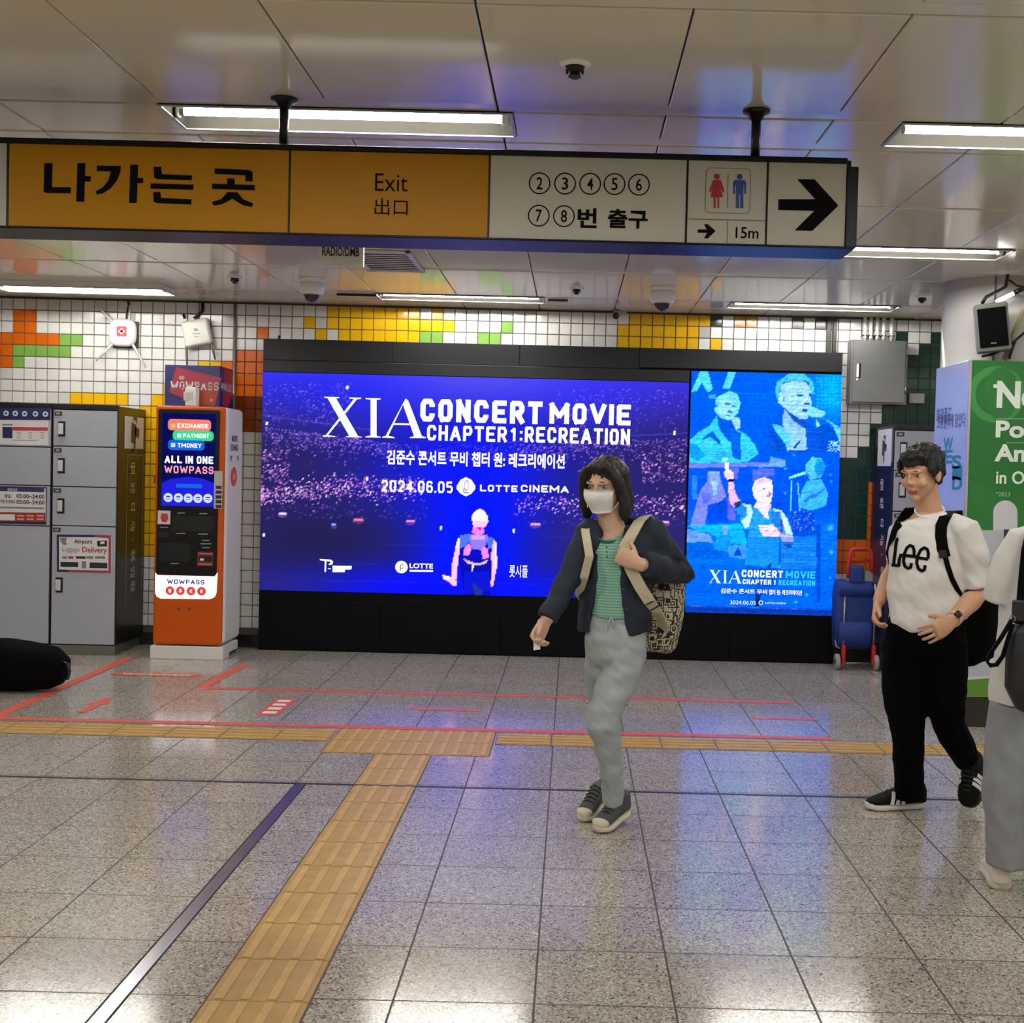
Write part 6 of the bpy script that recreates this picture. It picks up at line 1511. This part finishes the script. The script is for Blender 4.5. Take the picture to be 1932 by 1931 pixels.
nv = nA + 1; nl = len(lv); n0 = len(ou); fs = []
for i in range(nl - 1):
    for k in range(nA):
        q = (i * nv + k, i * nv + k + 1, (i + 1) * nv + k + 1, (i + 1) * nv + k); fs += [q, tuple(n0 + j for j in reversed(q))]
    for k in (0, nA):
        q = (i * nv + k, (i + 1) * nv + k, n0 + (i + 1) * nv + k, n0 + i * nv + k); fs.append(q if k == 0 else tuple(reversed(q)))
for i in (0, nl - 1):
    for k in range(nA):
        q = (i * nv + k, n0 + i * nv + k, n0 + i * nv + k + 1, i * nv + k + 1); fs.append(q if i == 0 else tuple(reversed(q)))
b.add(ou + inn, fs)
cR = wR.lerp(eR, .06); cL = wL.lerp(eL, .1)
b.loft([w_(1128, 1000, .02), sR, sR.lerp(eR, .5), eR, eR.lerp(cR, .5), cR], [.06, .066, .058, .05, .046, .043], Y_, 18)
b.loft([w_(1205, 996, .03), sL, sL.lerp(eL, .5), eL, eL.lerp(cL, .5), cL], [.062, .074, .072, .068, .064, .052], Y_, 18)
b.loft([w_(1128, 1000, -.06), w_(1122, 992, .02), w_(1150, 984, .1), w_(1190, 984, .1), w_(1215, 990, .03), w_(1180, 1000, -.06)], [(.02, .009)] * 6, Z_, 12)
jacket = link_mesh(voxel(b, .0065, 2), 'jacket', jk, woman, fold=noise_fold(.009, 16, 16, 9, 3.))
b = MB()
for y, x in ((1072, 1168), (1112, 1172), (1150, 1178)): b.disc(w_(x + 4, y, -.122), .006, 0)
b.build('button', mat('button_dark', '33343a', .4), jacket)
# trousers
tg = mat('trousers_sage', '9da6a7', .8, var=.06, vscale=16, bump=.2, bscale=260)
b = MB(); pts, rad = px_levels(Yw, [(1158, 1112, 1210, .098, 0), (1175, 1106, 1216, .108, 0), (1205, 1102, 1220, .118, 0), (1235, 1101, 1220, .115, 0), (1255, 1106, 1212, .09, 0)]); b.loft(pts, rad, X_, 32)
pts, rad = px_levels(Yw, [(1215, 1150, 1219, .105, -.01), (1265, 1134, 1208, .1, -.03), (1307, 1119, 1187, .085, -.07), (1340, 1109, 1173, .076, -.1), (1362, 1106, 1169, .074, -.11), (1413, 1120, 1172, .064, -.07), (1456, 1133, 1176, .054, -.03), (1514, 1135, 1177, .05, .02)]); b.loft(pts, rad, X_, 26)
pts, rad = px_levels(Yw, [(1215, 1101, 1165, .1, .02), (1250, 1101, 1150, .095, .05), (1280, 1103, 1146, .08, .08), (1320, 1108, 1146, .065, .1), (1360, 1118, 1156, .06, .11), (1420, 1130, 1166, .052, .1), (1500, 1134, 1166, .045, .17)]); b.loft(pts, rad, X_, 26)
trs = link_mesh(voxel(b, .0075, 2), 'trousers', tg, woman, fold=lambda p, n: .010 * noise.noise(V3((p.x * 9 + 2, p.y * 7, p.z * 16))) + .005 * noise.noise(V3((p.x * 25, p.y * 14, p.z * 34 + p.x * 20))))
b = MB()
for x, y2 in ((1148, 1190), (1158, 1186)): b.tube([w_(1153, 1164, -.113), w_(x, 1176, -.122), w_(x - 1, y2, -.126)], .0035, 6, 0, X_)
b.build('drawstring', mat('drawstring_grey', '9aa19e', .8), trs)
up = mat('canvas_grey', '4b4f4e', .8, bump=.2, bscale=300); cream = mat('rubber_cream', 'd5cfb8', .6); blk = mat('lace_black', '15171a', .6)
fz = lambda x, y, z=0.: atz(x, y, z)
th, tt = fz(1179, 1548), fz(1128, 1574); shoe(woman, V3((tt.x, tt.y, .0)), V3((th.x, tt.y + .2, .03)), .094, up, cream, cream, blk, ht=.11, thick=.025)
th, tt = fz(1150, 1535), fz(1099, 1553); shoe(woman, V3((tt.x, tt.y, .0)), V3((tt.x + .1, tt.y + .2, .045)), .088, up, cream, cream, blk, ht=.1, thick=.025)
# tissue
b = MB(); p = w_(1012, 1219, -.2)
b.add([p + V3(q) for q in ((-.012, -.01, .02), (.014, -.006, .022), (.016, -.012, -.012), (-.01, -.014, -.016), (-.008, .012, .02), (.012, .014, .018), (.013, .008, -.014), (-.012, .006, -.01))], [(0, 1, 2, 3), (7, 6, 5, 4), (0, 4, 5, 1), (1, 5, 6, 2), (2, 6, 7, 3), (3, 7, 4, 0)])
tag(b.build('tissue', mat('tissue_white', 'f2f2ef', .8)), 'small folded white tissue held in the lowered hand of the masked person', 'tissue')
# patterned rucksack
def pattern():
    M = mat('rucksack_pattern', 'b7ac93', .8, bump=.2, bscale=200); nt = M.node_tree; N = nt.nodes; L = nt.links
    tc = N.new('ShaderNodeTexCoord'); v = N.new('ShaderNodeTexVoronoi'); v.feature = 'F1'; v.distance = 'CHEBYCHEV'; v.inputs['Scale'].default_value = 30; L.new(tc.outputs['Object'], v.inputs['Vector'])
    n = N.new('ShaderNodeTexNoise'); n.inputs['Scale'].default_value = 90; L.new(tc.outputs['Object'], n.inputs['Vector'])
    k = N.new('ShaderNodeMath'); k.operation = 'MULTIPLY_ADD'; k.inputs[1].default_value = 3.4; L.new(v.outputs['Distance'], k.inputs[0]); L.new(n.outputs['Fac'], k.inputs[2])
    a = N.new('ShaderNodeMath'); a.operation = 'FRACT'; L.new(k.outputs[0], a.inputs[0])
    c = N.new('ShaderNodeMath'); c.operation = 'GREATER_THAN'; c.inputs[1].default_value = .46; L.new(a.outputs[0], c.inputs[0])
    mx = N.new('ShaderNodeMix'); mx.data_type = 'RGBA'; mx.inputs[6].default_value = (*lin('14130f'), 1); mx.inputs[7].default_value = (*lin('bdb196'), 1)
    L.new(c.outputs[0], mx.inputs[0]); L.new(mx.outputs[2], N['Principled BSDF'].inputs['Base Color']); return M
strap_m = mat('strap_cream', 'c3b89c', .85, bump=.3, bscale=300)
b = MB(); pts, rad = px_levels(Yw, [(1228, 1198, 1264, .06, .23), (1220, 1190, 1274, .085, .23), (1180, 1180, 1284, .1, .23), (1130, 1172, 1292, .105, .23), (1095, 1168, 1288, .1, .23), (1070, 1168, 1266, .085, .23), (1045, 1172, 1246, .07, .22), (1030, 1184, 1232, .03, .22)])
b.loft(pts, rad, X_, 32, 0, True, .7)
ruck = link_mesh(voxel(b, .008, 3), 'rucksack', pattern(), origin=w_(1230, 1225, .23), fold=noise_fold(.008, 12, 12, 9, 6.))
tag(ruck, 'black and cream patterned rucksack on the back of the masked person', 'rucksack')
b = MB(); b.ribbon([w_(1225, 1010, .14), w_(1226, 982, .1), w_(1218, 974, .03), w_(1206, 984, -.06), w_(1192, 1008, -.112), w_(1178, 1034, -.124), w_(1180, 1050, -.126), w_(1192, 1078, -.13), w_(1208, 1108, -.135), w_(1226, 1136, -.12), w_(1240, 1156, -.08), w_(1250, 1174, .08), w_(1250, 1190, .14)], [V3((1, 0, .25))] * 4 + [V3((1, -.1, .35))] * 3 + [V3((1, .1, -.3))] * 4 + [V3((.9, -.5, -.2))] * 2, .048, .005); b.build('shoulder_strap', strap_m, ruck)
b = MB(); b.ribbon([w_(1180, 1012, .14), w_(1120, 982, .1), w_(1108, 984, .02), w_(1104, 1000, -.06), w_(1108, 1025, -.1), w_(1112, 1050, -.12), w_(1102, 1090, -.1), w_(1092, 1120, .0), w_(1110, 1150, .13)], V3((1, -.1, 0)), .034, .005); b.build('shoulder_strap', strap_m, ruck)
b = MB()
for (x, y) in ((1228, 1137), (1235, 1148)): b.ribbon([w_(x - 9, y + 5, -.122), w_(x, y, -.124), w_(x + 9, y - 5, -.12)], V3((.3, 0, 1)), .006, .006)
b.build('strap_stripe', blk, ruck)
b = MB(); b.loft([w_(1285, 1068, .16), w_(1298, 1078, .14), w_(1306, 1086, .13), w_(1310, 1090, .13)], [(.03, .02), (.028, .02), (.018, .014), (.01, .008)], Y_, 14); b.build('side_tab', mat('leather_brown', '4a3826', .6), ruck)

# ---------------------------------------------------------------- man in a white T-shirt
Ym = 5.66
n_ = lambda x, y, d=0.: at(x, y, Ym + d)
Hm = n_(1738, 893, -.03); MF = V3((-.72, -.68, -.22)); ms = 1.06
neckm = n_(1754, 966, .02)
sR, eR, wR = n_(1700, 1002, .12), n_(1688, 1072, .2), n_(1657, 1136, .08)
sL, eL, wL = n_(1818, 1000, -.06), n_(1850, 1116, -.04), n_(1796, 1172, -.24)
b = MB(); M3 = head(b, Hm, MF, Z_, ms, neckm)
pts, rad = px_levels(Ym, [(966, 1730, 1778, .055, .02), (985, 1708, 1796, .07, .02), (1030, 1700, 1806, .09, .02), (1120, 1696, 1806, .09, .02), (1200, 1690, 1810, .09, .0)]); b.loft(pts, rad, X_, 20)
arm(b, sR, eR, wR, (.05, .043, .04, .028)); arm(b, sL, eL, wL, (.052, .047, .044, .03))
leg(b, n_(1722, 1215), n_(1712, 1360, -.05), n_(1716, 1505, .0), (.08, .055, .05, .036)); leg(b, n_(1783, 1215), n_(1784, 1335, -.07), n_(1828, 1438, .07), (.08, .055, .045, .034))
hand(b, wR, n_(1650, 1176, .04) - wR, V3((.8, -.3, -.2)), V3((-.5, -.9, 0)), (.55, .7, .5), .02, 1.04, (.8, .4, .5))
hand(b, wL, n_(1754, 1199, -.3) - wL, V3((.1, 1, -.4)), V3((-.45, 0, .9)), (.3, .35, .25), .1, 1.08, (.75, .6, .1))
man = link_mesh(voxel(b, .0044, 2), 'person', [skin_m, lip_m, brow_m], origin=V3((Hm.x, Ym, 0)), matfn=face_mat(Hm, M3, ms))
tag(man, 'person in white T-shirt with black lettering and black trousers, walking beside the green advert', 'person')
eyes(man, Hm, M3, ms)
L_ = lambda x, y, z: Hm + M3 @ V3((x * ms, y * ms, z * ms))
b = MB(); b.ell(L_(0, -.028, .052), (.086, .1, .08), 0, M3); b.ell(L_(0, -.058, .0), (.08, .066, .082), 0, M3); b.ell(L_(0, .055, .082), (.062, .04, .032), 0, M3); b.ell(L_(0, .068, .06), (.05, .025, .022), 0, M3)
for q in (-1, 1): b.ell(L_(q * .071, .01, .035), (.017, .05, .045), 0, M3); b.ell(L_(q * .072, .022, .0), (.008, .012, .028), 0, M3)
link_mesh(voxel(b, .006, 2), 'hair', hair_m, man, fold=noise_fold(.010, 55, 55, 30))
tee = mat('tshirt_white', 'd9d7d2', .85, var=.03, bump=.15, bscale=300)
b = MB(); pts, rad = px_levels(Ym, [(968, 1728, 1780, .062, .02), (978, 1712, 1798, .085, .02), (990, 1694, 1816, .108, .02), (1010, 1682, 1822, .126, .02), (1050, 1677, 1818, .138, .02), (1090, 1677, 1815, .14, .01), (1130, 1676, 1820, .14, .01), (1160, 1676, 1826, .142, .0), (1178, 1682, 1828, .142, .0)]); b.loft(pts, rad, X_, 40, 0, True, .9)
b.loft([n_(1795, 992, -.02), sL, n_(1832, 1045, -.055), n_(1838, 1080, -.05), n_(1841, 1109, -.05)], [.06, .072, .07, .068, .068], Y_, 24)
b.loft([n_(1712, 994, .06), sR, n_(1697, 1040, .16), n_(1694, 1062, .17)], [.055, .062, .06, .06], Y_, 22)
me = voxel(b, .0075, 2)
def tfold(p, n):
    d = noise.noise(V3((p.x * 8 + p.z * 7, p.y * 6, p.z * 6 - p.x * 9))) * .011
    return d + .004 * noise.noise(V3((p.x * 26 + p.z * 18, p.y * 20, p.z * 20)))
shirt = link_mesh(me, 'tshirt', tee, man, fold=tfold)
b = MB(); nk = [n_(1754 + 27 * math.cos(a), 968 + 14 * math.sin(a) - 4, .02 - .066 * math.sin(a)) for a in [math.pi * 2 * k / 28 for k in range(29)]]
b.tube(nk, .0065, 8, 0, Z_); b.build('collar', tee, shirt)
bv = BVHTree.FromPolygons([shirt.data.vertices[i].co + world_origin(shirt) for i in range(len(shirt.data.vertices))], [tuple(p.vertices) for p in shirt.data.polygons])
def on_shirt(x, y, lift=.003):
    d = ray(x, y).normalized(); h_ = bv.ray_cast(ORG, d)
    return (h_[0] if h_[0] is not None else n_(x, y, -.12)) - d * lift
def stroke(mb, pts, w, z):
    P = [V3((x, y, 0)) for x, y in pts]; S_ = []
    for i in range(len(P) - 1):
        k = max(1, int((P[i + 1] - P[i]).length / 6)); S_ += [P[i].lerp(P[i + 1], j / k) for j in range(k)]
    S_.append(P[-1]); vs = []
    for i, p in enumerate(S_):
        t = (S_[min(i + 1, len(S_) - 1)] - S_[max(i - 1, 0)]).normalized(); nn = V3((-t.y, t.x, 0))
        for o in (-.5, 0, .5): q = p + nn * w * o; vs.append(on_shirt(*z([(q.x, q.y)])[0]))
    mb.add(vs, [(3 * i + j, 3 * i + j + 1, 3 * i + j + 4, 3 * i + j + 3) for i in range(len(S_) - 1) for j in (0, 1)])
Z9 = zs(5.852, 1640, 930); b = MB()
for s in ([(322, 508), (308, 512), (296, 560), (284, 660), (268, 796)], [(244, 798), (326, 806), (330, 740), (348, 690)], [(330, 690), (420, 696), (496, 704), (560, 722), (650, 734)],
          [(494, 700), (496, 640), (482, 596), (450, 582), (414, 612), (386, 680), (378, 760), (394, 814), (426, 836), (458, 824), (466, 776)],
          [(648, 732), (654, 670), (640, 624), (606, 608), (566, 636), (534, 704), (524, 780), (544, 840), (580, 866), (610, 850), (618, 800)]): stroke(b, s, 35, Z9)
b.build('lettering', ink, shirt)
bk = mat('trousers_black', '030304', .9, spec=.08, bump=.2, bscale=200)
b = MB(); pts, rad = px_levels(Ym, [(1160, 1682, 1818, .12, 0), (1190, 1672, 1822, .135, 0), (1225, 1666, 1824, .135, 0), (1255, 1672, 1818, .1, 0)]); b.loft(pts, rad, X_, 32)
pts, rad = px_levels(Ym, [(1210, 1665, 1755, .12, .02), (1260, 1664, 1752, .11, .01), (1340, 1671, 1746, .095, -.03), (1400, 1684, 1743, .08, -.03), (1450, 1687, 1743, .075, -.01), (1506, 1688, 1744, .068, .0)]); b.loft(pts, rad, X_, 26)
b.loft([n_(1782, 1215), n_(1784, 1270, -.03), n_(1783, 1330, -.07), n_(1792, 1372, -.06), n_(1812, 1408, .0), n_(1826, 1436, .06)], [(.1, .11), (.095, .105), (.085, .09), (.075, .078), (.066, .068), (.058, .058)], X_, 26)
link_mesh(voxel(b, .008, 2), 'trousers', bk, man, fold=noise_fold(.008, 10, 10, 8, 1.))
blkshoe = mat('shoe_black', '07080a', .7, spec=.2, bump=.15, bscale=200); wsole = mat('sole_white', 'd8d4cd', .5); bsole = mat('sole_black', '101116', .6); swhite = mat('stripe_white', 'dcdad6', .5)
tt, th = fz(1634, 1528), fz(1743, 1530); shoe(man, V3((tt.x, tt.y, .0)), V3((th.x, tt.y + .06, 0)), .11, blkshoe, wsole, None, blk, swhite, ht=.12)
tt = fz(1829, 1529); hh = n_(1846, 1432, .1); q = shoe(man, V3((tt.x - .005, tt.y - .01, .012)), hh, .11, blkshoe, bsole, None, blk, swhite, ht=.1)
# watch
b = MB(); ax = (eL - wL).normalized(); c = wL + ax * .02; sd = ax.orthogonal().normalized(); s2 = ax.cross(sd)
ring_ = [c + sd * .035 * math.cos(2 * math.pi * k / 24) + s2 * .033 * math.sin(2 * math.pi * k / 24) for k in range(25)]
b.ribbon(ring_, ax, .02, .004); wt = b.build('wristwatch', mat('watch_band', 'd8b8a8', .5), man)
dv = (ORG - c).normalized(); dv = (dv - ax * dv.dot(ax)).normalized(); q2 = ax.cross(dv)
b = MB(); b.loft([c + dv * .03, c + dv * .04], [(.018, .016), (.017, .015)], ax, 16, 0, True, .5); b.build('watch_case', black_plastic, wt)
# black rucksack of the man
b = MB(); pts, rad = px_levels(Ym, [(1250, 1800, 1862, .08, .18), (1244, 1786, 1872, .1, .18), (1200, 1772, 1880, .12, .18), (1140, 1765, 1880, .13, .18), (1080, 1762, 1866, .13, .18), (1020, 1766, 1846, .12, .18), (990, 1774, 1832, .09, .17), (980, 1784, 1820, .05, .17)]); b.loft(pts, rad, X_, 30, 0, True, .75)
rk = link_mesh(voxel(b, .009, 3), 'rucksack', cloth_black, origin=n_(1828, 1248, .18), fold=noise_fold(.006, 12, 12, 9, 2.)); tag(rk, 'plain black rucksack on the back of the person in the lettered white T-shirt', 'rucksack')
pad = mat('strap_black', '040405', .85, spec=.1)
b = MB(); b.ribbon([n_(1806, 990, .14), n_(1806, 966, .1), n_(1794, 966, .02), on_shirt(1783, 976, .008), on_shirt(1776, 992, .008), on_shirt(1775, 1012, .008), on_shirt(1778, 1034, .008), on_shirt(1783, 1052, .008)], V3((1, -.4, .1)), .05, .009); b.build('shoulder_strap', pad, rk)
b = MB(); b.ribbon([on_shirt(1783, 1048, .008), on_shirt(1788, 1068, .008), on_shirt(1796, 1092, .008), on_shirt(1806, 1112, .008), on_shirt(1813, 1124, .006), n_(1822, 1136, .08)], V3((1, -.4, .3)), .022, .005); b.build('lower_strap', pad, rk)
b = MB(); p = on_shirt(1780, 1046, .01); b.box(p.x - .02, p.x + .02, p.y - .006, p.y + .004, p.z - .018, p.z + .018, 0, .004); b.build('buckle', black_plastic, rk)
b = MB(); b.ribbon([n_(1740, 985, .16), n_(1722, 962, .1), n_(1714, 966, .03), on_shirt(1706, 976, .008), on_shirt(1697, 990, .008), on_shirt(1690, 1004, .008), on_shirt(1686, 1018, .008), n_(1680, 1040, .12), n_(1690, 1080, .2)], V3((1, .5, .2)), .046, .009); b.build('shoulder_strap', pad, rk)

# ---------------------------------------------------------------- third person, half out of the picture
Yt = 4.58
t_ = lambda x, y, d=0.: at(x, y, Yt + d)
Ht = t_(1990, 905, .02); TFv = V3((.25, .97, -.05)); ts = 1.0
sL, eL, wL = t_(1930, 1022), t_(1890, 1130, .02), t_(1935, 1120, .24)
sR, eR, wR = t_(2045, 1022, .05), t_(2080, 1140, .06), t_(2040, 1150, .28)
b = MB(); M3 = head(b, Ht, TFv, Z_, ts, t_(1988, 990, 0))
pts, rad = px_levels(Yt, [(990, 1964, 2012, .055, 0), (1012, 1940, 2036, .07, 0), (1060, 1925, 2050, .08, 0), (1200, 1920, 2050, .08, 0), (1300, 1915, 2050, .085, 0)]); b.loft(pts, rad, X_, 20)
arm(b, sL, eL, wL); arm(b, sR, eR, wR); leg(b, t_(1935, 1320), t_(1915, 1480, .02), t_(1893, 1640)); leg(b, t_(2025, 1320), t_(2030, 1470, .12), t_(2030, 1620, .2))
hand(b, wL, V3((.3, .9, .2)), V3((.9, -.2, .2)), V3((.1, .2, 1)), (.7, .7, .5), .02, .97); hand(b, wR, V3((-.3, .9, .2)), V3((-.9, -.2, .2)), V3((-.1, .2, 1)), (.7, .7, .5), .02, .97)
third = link_mesh(voxel(b, .005, 2), 'person', [skin_m, lip_m, brow_m], origin=V3((Ht.x, Yt, 0)), matfn=face_mat(Ht, M3, ts))
tag(third, 'person in loose white top and grey trousers cut off by the right picture edge', 'person')
eyes(third, Ht, M3, ts)
L_ = lambda x, y, z: Ht + M3 @ V3((x * ts, y * ts, z * ts))
b = MB(); b.ell(L_(0, -.028, .048), (.084, .098, .08), 0, M3); b.ell(L_(0, -.056, -.01), (.08, .068, .085), 0, M3); b.ell(L_(0, .05, .085), (.055, .04, .03), 0, M3)
for q in (-1, 1): b.ell(L_(q * .07, .005, .02), (.018, .05, .06), 0, M3)
link_mesh(voxel(b, .006, 2), 'hair', hair_m, third, fold=noise_fold(.009, 55, 55, 22))
b = MB(); pts, rad = px_levels(Yt, [(992, 1958, 2018, .065, 0), (1003, 1935, 2042, .09, 0), (1018, 1916, 2060, .11, 0), (1060, 1902, 2068, .125, 0), (1140, 1888, 2078, .132, 0), (1220, 1878, 2084, .138, 0), (1300, 1870, 2088, .142, 0), (1322, 1869, 2090, .142, 0)]); b.loft(pts, rad, X_, 40, 0, True, .9)
b.loft([t_(1950, 1016), sL, t_(1905, 1065, .0), t_(1890, 1105, .0), t_(1884, 1136, .01)], [.055, .066, .064, .058, .054], Y_, 24)
b.loft([t_(2025, 1016), sR, t_(2060, 1065, .03), t_(2076, 1136, .05)], [.055, .068, .064, .056], Y_, 24)
top3 = link_mesh(voxel(b, .008, 2), 'top', mat('top_white', 'd6d4cf', .85, var=.03, bump=.15, bscale=300), third, fold=noise_fold(.010, 11, 11, 5, 8.))
b = MB(); pts, rad = px_levels(Yt, [(1300, 1884, 2072, .11, 0), (1340, 1872, 2080, .125, 0), (1385, 1870, 2078, .11, .02)]); b.loft(pts, rad, X_, 32)
pts, rad = px_levels(Yt, [(1330, 1868, 1975, .12, .0), (1400, 1862, 1962, .11, .0), (1490, 1855, 1945, .1, .0), (1560, 1858, 1936, .09, .0), (1632, 1862, 1928, .085, .0)]); b.loft(pts, rad, X_, 28)
pts, rad = px_levels(Yt, [(1330, 1985, 2085, .12, .03), (1400, 1990, 2084, .11, .06), (1490, 1992, 2072, .1, .12), (1600, 1998, 2064, .08, .2)]); b.loft(pts, rad, X_, 28)
link_mesh(voxel(b, .008, 2), 'trousers', mat('trousers_grey', '8d8f92', .85, var=.08, vscale=14, bump=.2, bscale=240), third, fold=noise_fold(.010, 11, 11, 7, 4.))
cr_ = mat('shoe_cream', 'e0d9c6', .65); tt = fz(1886, 1680)
shoe(third, V3((tt.x + .05, tt.y + .25, .0)), V3((tt.x + .005, tt.y + .0, .0)), .105, cr_, cream, None, cream, ht=.15, thick=.036); tt = fz(2030, 1650)
shoe(third, V3((tt.x + .05, tt.y + .26, .0)), V3((tt.x, tt.y + .01, .0)), .105, cr_, cream, None, cream, ht=.12)
# black shoulder bag
leather = mat('bag_black', '17181c', .4, bump=.15, bscale=120)
Yg = Yt - .19
gp = lambda x, y, d=0.: at(x, y, Yg + d)
b = MB(); pts, rad = px_levels(Yg, [(1172, 1910, 1955, .03, .0), (1185, 1903, 1975, .04, .0), (1230, 1898, 1995, .045, .0), (1290, 1896, 2004, .045, .0), (1318, 1912, 2006, .04, .0), (1326, 1932, 2002, .02, .0)]); b.loft(pts, rad, X_, 28, 0, True, .7)
sb = link_mesh(voxel(b, .007, 2), 'shoulder_bag', leather, origin=gp(1950, 1326)); tag(sb, 'black leather bag hanging behind the person at the right picture edge', 'bag')
b = MB(); b.ribbon([gp(1922, 1178, -.02), gp(1926, 1150, .0), gp(1930, 1100, .03), gp(1936, 1040, .06), gp(1944, 1006, .1), gp(1950, 996, .17), gp(1952, 1006, .27), gp(1950, 1060, .32)], V3((1, 0, .05)), .034, .006); b.build('shoulder_strap', pad, sb)
b = MB(); b.box(gp(1908, 1150).x, gp(1932, 1150).x, Yg - .03, Yg - .0, gp(1918, 1172).z, gp(1918, 1132).z, 0, .006); b.build('strap_tab', leather, sb)
b = MB(); b.ring(gp(1910, 1168, -.035), .012, .003, 0, X_, Z_, 20); b.build('metal_ring', steel, sb)
b = MB(); b.ribbon([gp(1909, 1170, -.035), gp(1888, 1205, -.04), gp(1868, 1234, -.04), gp(1862, 1248, -.04), gp(1868, 1256, -.04), gp(1880, 1255, -.04), gp(1892, 1238, -.04), gp(1902, 1205, -.04), gp(1911, 1178, -.035)], V3((.2, 1, .1)), .018, .012); b.build('wrist_loop', pad, sb)
